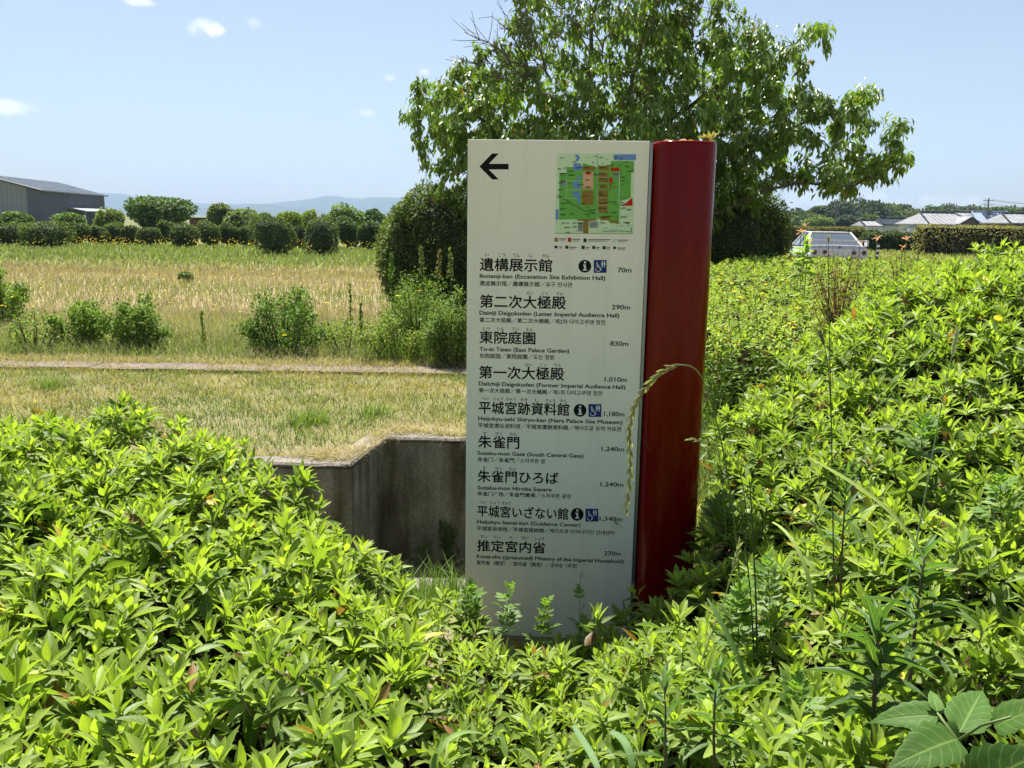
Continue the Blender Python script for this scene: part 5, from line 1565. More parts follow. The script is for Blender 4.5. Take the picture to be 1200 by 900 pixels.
# overhead wire through the sky from the left pole
# ------------------------------------------------------------------ trees on the right skyline
r_t = np.random.default_rng(90)
SKY = [(-10, 238, 240, 60), (890, 246, 260, 70), (925, 252, 230, 46), (946, 250, 225, 44), (962, 240, 250, 30), (985, 236, 245, 44), (1003, 234, 260, 46), (1026, 236, 255, 44), (1044, 239, 262, 42), (1062, 243, 270, 40), (1078, 245, 275, 36), (1096, 241, 262, 34),
       (1112, 241, 270, 36), (1132, 240, 280, 44), (1150, 240, 285, 40), (1171, 240, 290, 36), (1192, 241, 300, 32), (1212, 240, 300, 36), (1020, 250, 215, 34), (990, 252, 215, 36), (958, 254, 205, 32), (1050, 252, 225, 36), (1085, 251, 235, 34), (1108, 252, 240, 28), (1146, 251, 182, 16), (1240, 242, 300, 40)]
LB = ['tree line', ]
desc = {0: 'wooded clump beyond the left edge', 1: 'green wood top behind the right evergreen bush', 2: 'mid green tree above the left end of the far hedge', 3: 'rounded tree left of the poles above the car', 4: 'thin dark pine-like tree poking above the wood, left of the tallest pole', 5: 'dark tree crown directly behind the tallest pole',
        6: 'high dark tree crown right of the tallest pole', 7: 'dark tree crown above the small pale house', 8: 'grey-green tree crown over the dark tiled roof', 9: 'pale olive tree crown over the right of the dark tiled roof', 10: 'small tree crown in the dip of the skyline',
        11: 'rounded skyline tree just right of the dip', 12: 'skyline tree above the thin pole', 13: 'broad skyline tree between the thin and tall poles', 14: 'skyline tree behind the tall pole', 15: 'skyline tree above the solar-panelled roof', 16: 'skyline tree above the pale hipped roof', 17: 'skyline tree at the right edge of the view',
        18: 'lower tree in front of the dark wood near the low pole', 19: 'lower dark tree in front of the tallest pole', 20: 'light green tree right above the car roof', 21: 'lower tree behind the dark tiled roof', 22: 'lower tree left of the silver-roofed house', 23: 'lower tree peeping over the silver roof', 24: 'round garden tree between the silver roof and the solar house', 25: 'skyline tree outside the right edge'}
for i, (px, top, dist, w) in enumerate(SKY):
    tint = np.array((0.045, 0.072, 0.028)) * r_t.uniform(0.7, 1.25) + np.array((0.02, 0.03, 0)) * r_t.integers(0, 2)
    if i in (5, 6, 7, 19): tint = np.array((0.040, 0.065, 0.028))
    if i in (20,): tint = np.array((0.14, 0.19, 0.05))
    if i in (9, 10): tint = np.array((0.11, 0.13, 0.06))
    px_tree('skyline_tree', desc[i], 'tree', px, top, dist, w, n=1500, size=0.85, tint=tuple(tint), tip=tuple(tint * 1.35), group='trees along the right skyline', seed=200 + i, lift=0.05 if i != 4 else 0.5, W=0.7)
# wood behind, a continuous mass
wm = MB(); lv = Leaves()
n = 16000; x = r_t.uniform(60, 260, n); zt = 1.6 + (np.interp(600 + x / 330 * F_PX, [820, 930, 980, 1010, 1050, 1075, 1110, 1160, 1250, 1500], [14, 16, 26, 30, 24, 18, 23, 24, 23, 22]) + 2.5 * np.sin(x * 0.5) + 1.5 * np.sin(x * 1.3)) / F_PX * 330 * 0.82
z = zt * r_t.random(n) ** 0.55; P = np.stack([x, 330 + r_t.normal(0, 3, n), z], -1)
lv.add(P, r_t.normal(0, 1, (n, 3)), r_t.normal(0, 1, (n, 3)) + [0, -.5, .8], 1.6, 1.2, np.array((0.06, 0.09, 0.035)) * r_t.uniform(0.7, 1.3, (n, 1)))
leaf_mesh_block(wm, lv.cat(), LEAF_LO)
xx = np.linspace(55, 265, 90); zz_ = np.interp(xx, np.sort(x), np.interp(np.sort(x), x[np.argsort(x)], zt[np.argsort(x)])) * 0.9
V = np.concatenate([np.stack([xx, np.full(90, 331.0), np.zeros(90)], -1), np.stack([xx, np.full(90, 333.0), zz_], -1), np.stack([xx, np.full(90, 345.0), np.zeros(90)], -1)])
wm.add(V, np.array([(k * 90 + i, k * 90 + i + 1, (k + 1) * 90 + i + 1, (k + 1) * 90 + i) for k in range(2) for i in range(89)]), (0.04, 0.06, 0.025))
wm.build('distant_wood', M['leaf_far'], kind='stuff')


# ------------------------------------------------------------------ clipped hedges on the right
def box_hedge(name, label, x0, x1, y, dep, h, n, size, tint, tip, seed, taper=0.0):
    r = np.random.default_rng(seed)
    root = empty(name, ((x0 + x1) / 2, y, 0), label, 'hedge')
    lv = Leaves(); P = []; Nn = []
    a_top, a_fr, a_sd = (x1 - x0) * dep, (x1 - x0) * h, dep * h
    tot = a_top + a_fr + 2 * a_sd
    kf = int(n * a_fr / tot); kt_ = int(n * a_top / tot); ks_ = int(n * a_sd / tot) + 30
    wob = lambda u: 0.05 * h * np.sin(u * 1.7) + 0.035 * h * np.sin(u * 4.3)
    x = r.uniform(x0, x1, kf); z = r.uniform(0, h, kf); P.append(np.stack([x, y + wob(x + z) + r.normal(0, 0.04, kf), z + 0.3 * wob(x)], -1)); Nn.append(np.tile([0, -1, 0.3], (kf, 1)))
    x = r.uniform(x0, x1, kt_); P.append(np.stack([x, y + dep * r.random(kt_), h + 0.3 * wob(x) + r.normal(0, 0.03, kt_)], -1)); Nn.append(np.tile([0, 0, 1.0], (kt_, 1)))
    for xs_, sg in ((x0, -1), (x1, 1)):
        P.append(np.stack([xs_ + r.normal(0, 0.05, ks_), y + dep * r.random(ks_), h * r.random(ks_)], -1)); Nn.append(np.tile([sg, 0, 0.3], (ks_, 1)))
    P = np.concatenate(P); Nn = np.concatenate(Nn); k = len(P)
    D = norm(Nn * 0.7 + r.normal(0, 0.6, (k, 3))); N2 = norm(Nn + r.normal(0, 0.5, (k, 3)) + [0, 0, .4])
    f = patch(P[:, 0], P[:, 2] * 1.5, 1.7, seed)[:, None]
    T = np.array(tint) * (1 + 0.3 * f) * r.uniform(0.75, 1.25, (k, 1))
    T = np.where((r.random(k) < 0.3)[:, None], np.array(tip) * r.uniform(0.8, 1.2, (k, 1)), T)
    lv.add(P, D, N2, size * r.uniform(0.6, 1.3, k), size * 0.6, T)
    emit_leaves(lv, root, M['leaf_far'], 'foliage', LEAF_LO, 0)
    b = MB().box((x0 + 0.08, y + 0.09 * h + 0.03, -0.05), (x1 - 0.08, y + dep - 0.08, h - 0.08)); b.build('shaded_twig_core', M['twig_shade'], root)  # solid core with the hedge's inner shade put into its colour


hx0 = at(1084, 290, 50)[0]
box_hedge('clipped_hedge', 'neatly clipped olive-brown hedge in front of the silver-roofed house', hx0, 60, 50, 1.6, at(1120, 266, 50)[2], 16000, 0.13, (0.19, 0.19, 0.07), (0.30, 0.25, 0.11), 401)
x0_, x1_ = at(905, 280, 62)[0], at(1012, 280, 62)[0]
box_hedge('clipped_hedge', 'long low olive hedge running behind the parked car', x0_, x1_, 62, 1.5, at(960, 268, 62)[2], 9000, 0.16, (0.15, 0.16, 0.06), (0.24, 0.21, 0.09), 402)
for i, (px, top, w) in enumerate([(1022, 270, 30), (1041, 270, 30), (1060, 273, 28), (1076, 275, 26)]):
    px_tree('hedge_shrub', ['dark shrub right of the olive hedge, first of four in the dark row', 'second dark shrub of the row right of the olive hedge', 'third dark shrub of the row, below the dark tiled roof', 'fourth dark shrub, touching the clipped olive-brown hedge'][i], 'shrub', px, top, 56, w, n=1500, size=0.17, tint=(0.05, 0.08, 0.025), tip=(0.09, 0.12, 0.035), group='dark shrubs between the two clipped hedges', seed=410 + i, box=0.4, lift=0.02)

# ------------------------------------------------------------------ delineator post
dp = at(1029.5, 285, 24.2)
d_ = empty('marker_post', (dp[0], 24.2, 0), 'slim black and white banded marker post beside the road right of the car', 'marker post')
M['rubber'] = solid('black rubber', (0.02, 0.02, 0.02), None, 5, 0.6)
q = MB(); q.tube([(dp[0], 24.2, 0), (dp[0], 24.2, dp[2])], 0.035, 12); q.build('post', M['rubber'], d_)
for k in range(3):
    z_ = dp[2] - 0.10 - 0.125 * k
    q = MB(); q.tube([(dp[0], 24.2, z_), (dp[0], 24.2, z_ + 0.05)], 0.0375, 12); q.build('reflective_band', M['white'], d_)
q = MB(); q.tube([(dp[0], 24.2, 0), (dp[0], 24.2, 0.05)], 0.1, 14); q.build('base_disc', M['rubber'], d_)


# ------------------------------------------------------------------ the parked car
def car():
    M['carpaint'] = paint('silver-white car paint', (0.58, 0.58, 0.57), (0.55, 0.55, 0.54), 0.25, 0.8, 2)
    M['carglass'] = solid('car glass', (0.06, 0.08, 0.10), (0.05, 0.065, 0.08), 2, 0.03, spec=1.0, coat=1.0)
    M['redlens'] = solid('dark red lens', (0.12, 0.008, 0.008), (0.09, 0.006, 0.006), 8, 0.15, spec=0.8)
    M['tyre'] = solid('tyre rubber', (0.02, 0.02, 0.021), None, 8, 0.85)
    M['rim'] = solid('wheel metal', (0.45, 0.45, 0.46), (0.35, 0.35, 0.36), 8, 0.3, metallic=0.8)
    c = at(984, 290, 26.5)
    root = empty('parked_car', (c[0], 26.5, 0), 'silver-white older sedan with a rear wing seen from behind beyond the azalea bed', 'car')
    yaw = radians(-7)                      # nose points away, the left flank shows a little
    R = Matrix.Translation((c[0], 26.5, 0)) @ Matrix.Rotation(yaw, 4, 'Z'); Rn = np.array(R)
    def T(v): v = np.atleast_2d(np.array(v, float)); return v @ Rn[:3, :3].T + Rn[:3, 3]
    HWc = 0.87
    # y = 0 rear bumper, y = 4.5 nose; body sections: (y, half width, sill z, waist z, deck z)
    secs = [(0.0, 0.76, 0.34, 0.62, 0.72), (0.04, 0.83, 0.26, 0.70, 0.90), (0.12, 0.85, 0.24, 0.74, 0.985), (0.5, 0.87, 0.24, 0.76, 1.00), (0.95, 0.875, 0.22, 0.77, 0.985), (2.0, 0.875, 0.22, 0.76, 0.95), (3.1, 0.87, 0.22, 0.74, 0.93), (3.7, 0.85, 0.24, 0.70, 0.84), (4.3, 0.80, 0.28, 0.60, 0.72), (4.45, 0.70, 0.34, 0.52, 0.60)]
    V = []; ns = len(secs)
    for (y, w, zs_, zw, zd) in secs:
        V += [(-w * 0.9, y, zs_), (-w, y, zs_ + 0.10), (-w, y, zw), (-w * 0.955, y, zd - 0.05), (-w * 0.88, y, zd), (0, y, zd + 0.02), (w * 0.88, y, zd), (w * 0.955, y, zd - 0.05), (w, y, zw), (w, y, zs_ + 0.10), (w * 0.9, y, zs_)]
    k = 11; Fq = [(i * k + j, i * k + j + 1, (i + 1) * k + j + 1, (i + 1) * k + j) for i in range(ns - 1) for j in range(k - 1)] + [(i * k + k - 1, i * k, (i + 1) * k, (i + 1) * k + k - 1) for i in range(ns - 1)]
    Fq += [tuple(range(k))[::-1], tuple((ns - 1) * k + j for j in range(k))]
    MB().add(T(V), Fq).build('body', M['carpaint'], root, False)
    # cabin: lower rail and roof rail
    lo = [(-0.80, 0.72, 0.99), (0.80, 0.72, 0.99), (0.82, 2.95, 0.94), (-0.82, 2.95, 0.94)]
    hi = [(-0.58, 1.30, 1.375), (0.58, 1.30, 1.375), (0.59, 2.35, 1.37), (-0.59, 2.35, 1.37)]
    mid = [(x, y, z + 0.022) for x, y, z in [(-0.50, 1.36, 1.375), (0.50, 1.36, 1.375), (0.51, 2.28, 1.375), (-0.51, 2.28, 1.375)]]
    MB().add(T(hi + mid), [(0, 1, 5, 4), (1, 2, 6, 5), (2, 3, 7, 6), (3, 0, 4, 7), (4, 5, 6, 7)]).build('roof', M['carpaint'], root)
    pil = MB()
    for i in range(4):
        pil.tube(T([lo[i], hi[i]]), [0.04, 0.03], 6)
    for a, b in ((0, 1), (1, 2), (2, 3), (3, 0)):
        pil.tube(T([hi[a], hi[b]]), 0.02, 6)
    for s_ in (-1, 1):
        pil.tube(T([(s_ * 0.825, 1.95, 0.96), (s_ * 0.60, 1.9, 1.37)]), 0.03, 6)
        pil.add(T([(s_ * 0.815, 0.75, 0.985), (s_ * 0.825, 1.25, 0.975), (s_ * 0.60, 1.52, 1.37), (s_ * 0.585, 1.30, 1.372)]), [(0, 1, 2, 3)])
    pil.build('pillars', M['carpaint'], root)
    def glass(name, q): MB().add(T(q), [(0, 1, 2, 3)]).build(name, M['carglass'], root)
    glass('rear_window', [(-0.77, 0.75, 1.0), (0.77, 0.75, 1.0), (0.565, 1.29, 1.355), (-0.565, 1.29, 1.355)])
    glass('windscreen', [(0.79, 2.9, 0.95), (-0.79, 2.9, 0.95), (-0.575, 2.36, 1.355), (0.575, 2.36, 1.355)])
    for s_ in (-1, 1):
        glass('side_window', [(s_ * 0.812, 1.2, 0.98), (s_ * 0.822, 2.85, 0.95), (s_ * 0.590, 2.35, 1.355), (s_ * 0.587, 1.5, 1.355)])
        glass('side_mirror', [(s_ * 0.9, 2.60, 0.96), (s_ * 1.03, 2.58, 0.96), (s_ * 1.03, 2.58, 1.06), (s_ * 0.9, 2.60, 1.06)])
    # the glass is opaque and dark in colour; no seats are built behind it
    w_ = MB(); w_.box((-0.80, 0.06, 1.135), (0.80, 0.30, 1.165), R); w_.build('rear_wing', M['carpaint'], root)
    for s_ in (-1, 1):
        MB().box((s_ * 0.80 - 0.025, 0.05, 0.985), (s_ * 0.80 + 0.025, 0.31, 1.17), R).build('wing_stand', M['carpaint'], root)
    for x_ in (-0.70, -0.42, 0.42, 0.70):
        r_o = 0.078
        q = MB(); q.tube(T([(x_, 0.03, 0.80), (x_, -0.012, 0.80)]), r_o, 20); o_ = q.build('tail_light', M['redlens'], root)
        q = MB(); q.tube(T([(x_, -0.013, 0.80), (x_, -0.02, 0.80)]), r_o * 0.45, 16); q.build('light_centre', M['rubber'], o_)
    MB().box((-0.80, -0.012, 0.69), (0.80, 0.03, 0.915), R).build('light_panel', M['carpaint'], root)
    MB().box((-0.83, -0.06, 0.36), (0.83, 0.05, 0.64), R).build('bumper', M['carpaint'], root)
    MB().box((-0.03, -0.022, 0.925), (0.03, 0.02, 0.965), R).build('badge', M['rubber'], root)
    for s_ in (-1, 1):
        for y_ in (0.95, 3.55):
            q = MB(); q.tube(T([(s_ * 0.68, y_, 0.31), (s_ * 0.89, y_, 0.31)]), 0.31, 24); o_ = q.build('wheel', M['tyre'], root)
            q = MB(); q.tube(T([(s_ * 0.885, y_, 0.31), (s_ * 0.905, y_, 0.31)]), 0.19, 18); q.build('rim', M['rim'], o_)
car()
# ------------------------------------------------------------------ weeds and single plants
rw_ = np.random.default_rng(500)


def blade_strip(mb, pts, w, tint, up=(0, -0.3, 1)):
    """a long grass blade folded along its middle"""
    pts = np.array(pts, float)
    # smooth the hand-laid points
    t = np.linspace(0, 1, len(pts)); tt = np.linspace(0, 1, 15)
    c = [np.polyval(np.polyfit(t, pts[:, i], min(3, len(pts) - 1)), tt) for i in range(3)]
    q = np.stack(c, -1); d = norm(np.gradient(q, axis=0)); s_ = norm(np.cross(d, np.array(up, float)))
    ws = w * np.sin(np.clip(0.15 + tt * 0.85, 0, 1) * pi) ** 0.6
    ws[-1] = 0.0003
    nrm_ = np.cross(s_, d)
    V = np.concatenate([q - s_ * ws[:, None] / 2 + nrm_ * ws[:, None] * 0.18, q, q + s_ * ws[:, None] / 2 + nrm_ * ws[:, None] * 0.18])
    n = 15
    F_ = [(i, i + 1, n + i + 1, n + i) for i in range(n - 1)] + [(n + i, n + i + 1, 2 * n + i + 1, 2 * n + i) for i in range(n - 1)]
    mb.add(V, F_, tint)


def culm(label, pts, r_=0.0013, head=None, name='grass_stalk', tint=(0.16, 0.22, 0.07), leaf=None, head_tint=(0.42, 0.42, 0.24)):
    """thin stalk through points, with an optional seed head along its last part"""
    pts = np.array(pts, float); t = np.linspace(0, 1, len(pts)); tt = np.linspace(0, 1, 24)
    q = np.stack([np.interp(tt, t, pts[:, i]) for i in range(3)], -1)
    for _ in range(3): q[1:-1] = (q[:-2] + q[1:-1] * 2 + q[2:]) / 4
    root = empty(name, (q[0][0], q[0][1], 0), label, 'grass')
    mb = MB(); mb.tube(q, np.linspace(r_ * 1.5, r_ * 0.6, 24), 5, tint); mb.build('stalk', M['grass'], root, True)
    if leaf is not None:
        for lp in leaf:
            lb = MB(); blade_strip(lb, lp, 0.007, (0.22, 0.30, 0.08)); lb.build('blade', M['grass'], root, True)
    if head:
        n0, spk, sl = head
        lv = Leaves(); i0 = int(24 * n0)
        seg = q[i0:]
        for k in range(spk):
            f = k / (spk - 1) * (len(seg) - 1.001); i = int(f); p = seg[i] * (1 - (f - i)) + seg[i + 1] * (f - i)
            d = norm(seg[i + 1] - seg[i]); s_ = norm(np.cross(d, [0.1, 1, 0])) * (1 if k % 2 else -1)
            for j in range(3):
                D = norm(d + s_ * (0.20 + 0.07 * j) + rw_.normal(0, 0.06, 3)); N = norm(np.cross(D, s_) + rw_.normal(0, 0.2, 3))
                lv.add(p[None] + d * 0.003 * j, D[None], N[None], sl, sl * 0.25, np.array(head_tint)[None] * rw_.uniform(0.75, 1.2))
        mb = MB(); leaf_mesh_block(mb, lv.cat(), LEAF_MID); mb.build('seed_head', M['grass'], root, True)
    return root


def P_(*a): return at(*a)
# the arching seed head that bends over in front of the red pillar
culm('arching grass stalk whose pale seed head droops in front of the red pillar', [P_(872, 760, 2.35), P_(868, 660, 2.35), P_(856, 560, 2.35), P_(843, 500, 2.34), P_(829, 455, 2.33), P_(822, 436, 2.32), P_(812, 427, 2.31), P_(795, 424, 2.3), P_(775, 433, 2.3), P_(755, 452, 2.3), P_(740, 478, 2.3), P_(735, 500, 2.3), P_(738, 530, 2.3), P_(742, 560, 2.3), P_(734, 592, 2.3)],
     0.0016, (0.46, 34, 0.028), name='seed_grass', head_tint=(0.36, 0.33, 0.17))
culm('short stalk with a pink-tipped spikelet poking left over the pillar edge', [P_(880, 640, 2.6), P_(870, 560, 2.6), P_(856, 530, 2.6), P_(835, 518, 2.6), P_(812, 515, 2.6)], 0.0012, (0.6, 8, 0.02), name='seed_grass')
culm('thin upright green stalk right of the pillar, left of the pair', [P_(885, 790, 2.0), P_(880, 700, 2.0), P_(872, 620, 2.0), P_(868, 590, 2.0)], 0.0016, tint=(0.07, 0.12, 0.04))
culm('dark thin upright stalk, right of the pair beside the pillar', [P_(888, 800, 1.95), P_(886, 700, 1.95), P_(881, 600, 1.95), P_(878, 560, 1.95)], 0.0018, tint=(0.06, 0.10, 0.035))
culm('tall thin stalk with a narrow grey head standing before the azalea slope', [P_(978, 730, 2.0), P_(976, 600, 2.0), P_(974, 480, 2.0), P_(970, 420, 2.0), P_(962, 392, 2.0)], 0.0013, (0.86, 16, 0.014), tint=(0.10, 0.15, 0.06), head_tint=(0.22, 0.24, 0.15))
culm('very tall thin bare stalk reaching up to the car', [P_(975, 520, 2.9), P_(972, 400, 2.9), P_(971, 320, 2.9), P_(971, 281, 2.9)], 0.0014, (0.93, 8, 0.012), tint=(0.12, 0.14, 0.06))
culm('pale blue-green slanting stalk with a fine white tip on the right slope', [P_(1060, 700, 1.9), P_(1073, 640, 1.9), P_(1088, 560, 1.9), P_(1104, 470, 1.9), P_(1121, 392, 1.9)], 0.0015, (0.88, 12, 0.016), tint=(0.24, 0.34, 0.20), head_tint=(0.5, 0.5, 0.38))
culm('slender dark stalk in the left part of the right hedge', [P_(852, 640, 2.7), P_(846, 560, 2.7), P_(838, 500, 2.7), P_(829, 468, 2.7)], 0.0011)
culm('thin straw stalk leaning left in the lower right weeds', [P_(795, 850, 1.7), P_(820, 780, 1.7), P_(850, 700, 1.7), P_(866, 640, 1.7)], 0.0013, (0.8, 8, 0.015), tint=(0.36, 0.36, 0.18))

for lab, pts, w, tn in [
    ('long pale green grass blade slanting across the right hedge', [P_(1082, 655, 1.75), P_(1050, 608, 1.78), P_(1010, 575, 1.8), P_(975, 552, 1.82), P_(945, 533, 1.85)], 0.016, (0.30, 0.38, 0.10)),
    ('arching grass blade curving down right of the two thin stalks', [P_(905, 612, 2.1), P_(935, 645, 2.0), P_(950, 690, 1.95), P_(955, 722, 1.92)], 0.011, (0.28, 0.36, 0.10)),
    ('broad grass blade rising from the lower weeds beside the pillar foot', [P_(876, 805, 1.6), P_(862, 765, 1.62), P_(842, 725, 1.65), P_(828, 700, 1.68)], 0.013, (0.13, 0.22, 0.06)),
    ('bluish grass blade crossing the azaleas at the bottom centre', [P_(672, 850, 1.55), P_(685, 872, 1.5), P_(698, 895, 1.45), P_(706, 925, 1.42)], 0.014, (0.14, 0.24, 0.09)),
    ('bluish grass blade arching at the bottom edge right of centre', [P_(715, 858, 1.5), P_(728, 866, 1.48), P_(738, 885, 1.45), P_(742, 925, 1.42)], 0.016, (0.14, 0.24, 0.09)),
    ('curved yellowish blade curling in the weeds at the right', [P_(1100, 665, 1.9), P_(1118, 668, 1.9), P_(1127, 655, 1.9), P_(1118, 640, 1.9), P_(1105, 632, 1.9)], 0.008, (0.40, 0.42, 0.16)),
    ('folded grass blade at the bottom between the hedge and the low azalea', [P_(505, 925, 1.4), P_(512, 890, 1.42), P_(522, 868, 1.44), P_(548, 858, 1.46), P_(570, 862, 1.48)], 0.012, (0.2, 0.30, 0.08))]:
    mb = MB(); blade_strip(mb, pts, w, tn)
    tag(mb.build('wild_grass', M['grass'], smooth=True), lab, 'grass')

# ---- plants with narrow whorled leaves (dark, goldenrod-like)
def leafy_stem(name, label, pts, n_leaf, L, W, tint, th=(50, 85), r_=0.003, t0=0.25, group=None, top_tuft=True, tmpl=None, mat='leaf', stem_mat='stem_brown', seed=1, droop=0.2, parts=True, cat='weed'):
    r = np.random.default_rng(seed)
    pts = np.array(pts, float); t = np.linspace(0, 1, len(pts)); tt = np.linspace(0, 1, 20)
    q = np.stack([np.interp(tt, t, pts[:, i]) for i in range(3)], -1)
    for _ in range(3): q[1:-1] = (q[:-2] + q[1:-1] * 2 + q[2:]) / 4
    root = empty(name, (q[0][0], q[0][1], 0), label, cat, group)
    MB().tube(q, np.linspace(r_, r_ * 0.45, 20), 7).build('stem', M[stem_mat], root, True)
    lv = Leaves()
    for k in range(n_leaf):
        f = t0 + (1 - t0) * (k + 0.5) / n_leaf; i = min(int(f * 19), 18); p = q[i] + (q[i + 1] - q[i]) * (f * 19 - i); a = norm(q[i + 1] - q[i])
        b = norm(np.cross(a, [0, 1, 0.01])); c = np.cross(a, b); az = k * 2.4 + r.normal(0, 0.4)
        R = cos(az) * b + sin(az) * c
        th_ = radians(th[1] + (th[0] - th[1]) * f + r.normal(0, 13)) * (0.45 if (top_tuft and k > n_leaf - 5) else 1)
        D = cos(th_) * a + sin(th_) * R; N = sin(th_) * a - cos(th_) * R
        ln = L * r.uniform(0.75, 1.15) * (1 - 0.45 * f ** 3)
        lv.add(p[None], D[None], N[None], ln, ln * W, (np.array(tint) * r.uniform(0.8, 1.2) * (1 + 0.5 * f ** 4))[None])
    tm = tmpl or leaf_template(5, fold=0.35, droop=droop, width=lambda x: np.sin(pi * x ** 0.8) ** 0.9)
    P, D, N, L_, W_, T = lv.cat()
    V0, F0, C0 = tm
    R3 = frames(D, N)
    if parts:
        for i in range(len(P)):
            loc = V0 * np.array([W_[i], L_[i], L_[i]]); loc[:, 2] += C0[:, 2] * W_[i]; mb = MB(); mb.add(loc @ R3[i].T + P[i], F0, T[i], C0)
            mb.build('leaf', M[mat], root, True)
    else:
        mb = MB(); leaf_mesh_block(mb, (P, D, N, L_, W_, T), tm); mb.build('leaves', M[mat], root, True, kind='stuff')
    return root


leafy_stem('goldenrod', 'tall dark goldenrod with long narrow whorled leaves in the lower right', [P_(1022, 900, 1.35), P_(1024, 830, 1.38), P_(1027, 770, 1.4), P_(1030, 735, 1.42)], 38, 0.12, 0.19, (0.055, 0.11, 0.032), r_=0.0045, t0=0.2, seed=3, droop=0.28)
leafy_stem('goldenrod', 'second goldenrod behind it with an upright tuft, just below the long pale blade', [P_(1066, 800, 1.62), P_(1072, 740, 1.64), P_(1078, 690, 1.66), P_(1084, 650, 1.68)], 34, 0.115, 0.18, (0.06, 0.12, 0.035), r_=0.004, t0=0.15, seed=4, droop=0.25)
leafy_stem('goldenrod', 'slim goldenrod with upright leaves left of the long slanting blade', [P_(985, 700, 2.1), P_(987, 640, 2.1), P_(990, 590, 2.1), P_(993, 555, 2.1)], 18, 0.09, 0.15, (0.07, 0.14, 0.04), th=(30, 60), r_=0.003, seed=5)
leafy_stem('goldenrod', 'small goldenrod with drooping leaves at the bottom right of the pillar', [P_(838, 915, 1.4), P_(836, 860, 1.42), P_(838, 815, 1.44), P_(842, 790, 1.46)], 18, 0.085, 0.16, (0.07, 0.14, 0.04), r_=0.003, seed=6)
leafy_stem('goldenrod', 'small leafy weed in the gap between the two goldenrods at the bottom', [P_(780, 925, 1.35), P_(779, 880, 1.37), P_(780, 835, 1.39), P_(778, 800, 1.41)], 16, 0.075, 0.16, (0.06, 0.12, 0.035), r_=0.0025, seed=7)
# tall thin weeds at the gap behind the right of the pillar, with yellow flower heads
for i, (x0, y0, x1, y1, d_, lb) in enumerate([(872, 520, 864, 352, 4.0, 'left'), (905, 500, 930, 385, 4.1, 'leaning right'), (890, 480, 884, 340, 4.3, 'middle'), (858, 470, 850, 330, 4.4, 'nearest the pillar'), (925, 440, 938, 372, 4.5, 'by the reddish dead twigs')]):
    rt = leafy_stem('flowering_weed', {'left': 'thin weed with yellow flower head rising from the dry grass gap', 'leaning right': 'dark-stemmed weed leaning right above the dry grass gap', 'middle': 'tall feathery weed with yellow flowers between the pillar and the reddish twigs', 'nearest the pillar': 'yellow-flowered weed nearest the red pillar', 'by the reddish dead twigs': 'short weed with orange-yellow flowers by the reddish dead twigs'}[lb],
                    [P_(x0, y0, d_), P_((x0 + x1) / 2 + 3, (y0 + y1) / 2, d_), P_(x1, y1, d_)], 26, 0.05, 0.2, (0.12, 0.19, 0.05), r_=0.0022, t0=0.05, seed=20 + i, parts=False, mat='leaf_far')
    fl = MB(); lv = Leaves()
    for k in range(2):
        c = P_(x1 + rw_.uniform(-14, 14), y1 + rw_.uniform(-12, 6), d_)
        for j in range(8):
            a = j * pi / 4 + rw_.random(); D = np.array([cos(a), sin(a) * 0.6, 0.35]); lv.add(c[None], D[None], np.array([[0, -.3, 1]]), 0.014, 0.007, np.array([[0.85, 0.55, 0.02]]))
        fl.tube([c - [0, 0, 0.03], c], 0.0012, 3, (0.2, 0.25, 0.05))
    leaf_mesh_block(fl, lv.cat(), LEAF_LO); fl.build('flower_heads', M['petal'], rt)

# dry straw tuft and low weeds in the gap
gapm = lambda x, y: ~inside(np.array([q[:2] for q in POLY_R]), x, y)
blades(0.7, 2.2, 3.35, 5.2, 6500, 0.45, 0.006, lambda x, y, n: np.where((rng.random(n) < 0.65)[:, None], np.array([[0.50, 0.42, 0.22]]), np.array([[0.16, 0.24, 0.05]])) * rng.uniform(0.7, 1.2, (n, 1)), 0.7, mask=gapm).build('dry_grass', M['grass'], kind='stuff')
blades(0.75, 1.7, 3.3, 4.6, 900, 0.75, 0.008, lambda x, y, n: np.array([0.13, 0.20, 0.05]) * rng.uniform(0.7, 1.2, (n, 1)), 0.4, mask=gapm).build('tall_grass', M['grass'], kind='stuff')

# ---- mugwort: deeply divided leaves
def mugwort_template():
    V0, F0, C0 = leaf_template(2, fold=0.1, droop=0.05)
    V, Fc, Cc = [], [], []; n = 0
    for (bx, by, ang, l, w) in [(0, 0.45, 0, 0.55, 0.24), (0, 0.42, 48, 0.45, 0.20), (0, 0.42, -48, 0.45, 0.20), (0, 0.22, 62, 0.42, 0.18), (0, 0.22, -62, 0.42, 0.18), (0, 0.62, 32, 0.28, 0.15), (0, 0.62, -32, 0.28, 0.15)]:
        a = radians(ang); v = V0 * [w, l, l]
        x = bx + v[:, 0] * cos(a) + v[:, 1] * sin(a); y = by - v[:, 0] * sin(a) + v[:, 1] * cos(a)
        V.append(np.stack([x, y, v[:, 2] + C0[:, 2] * w + 0.02 * abs(ang) / 60 - 0.12 * y * y], -1)); Fc.append(F0 + n); Cc.append(C0 * [1, 1, 0]); n += len(V0)
    V.append(np.array([(-0.012, 0, 0), (0.012, 0, 0), (0.012, 0.6, -0.03), (-0.012, 0.6, -0.03)])); Fc.append(np.array([(0, 1, 2), (0, 2, 3)]) + n); Cc.append(np.zeros((4, 3)))
    return np.concatenate(V), np.concatenate(Fc), np.concatenate(Cc)
MUG = mugwort_template()
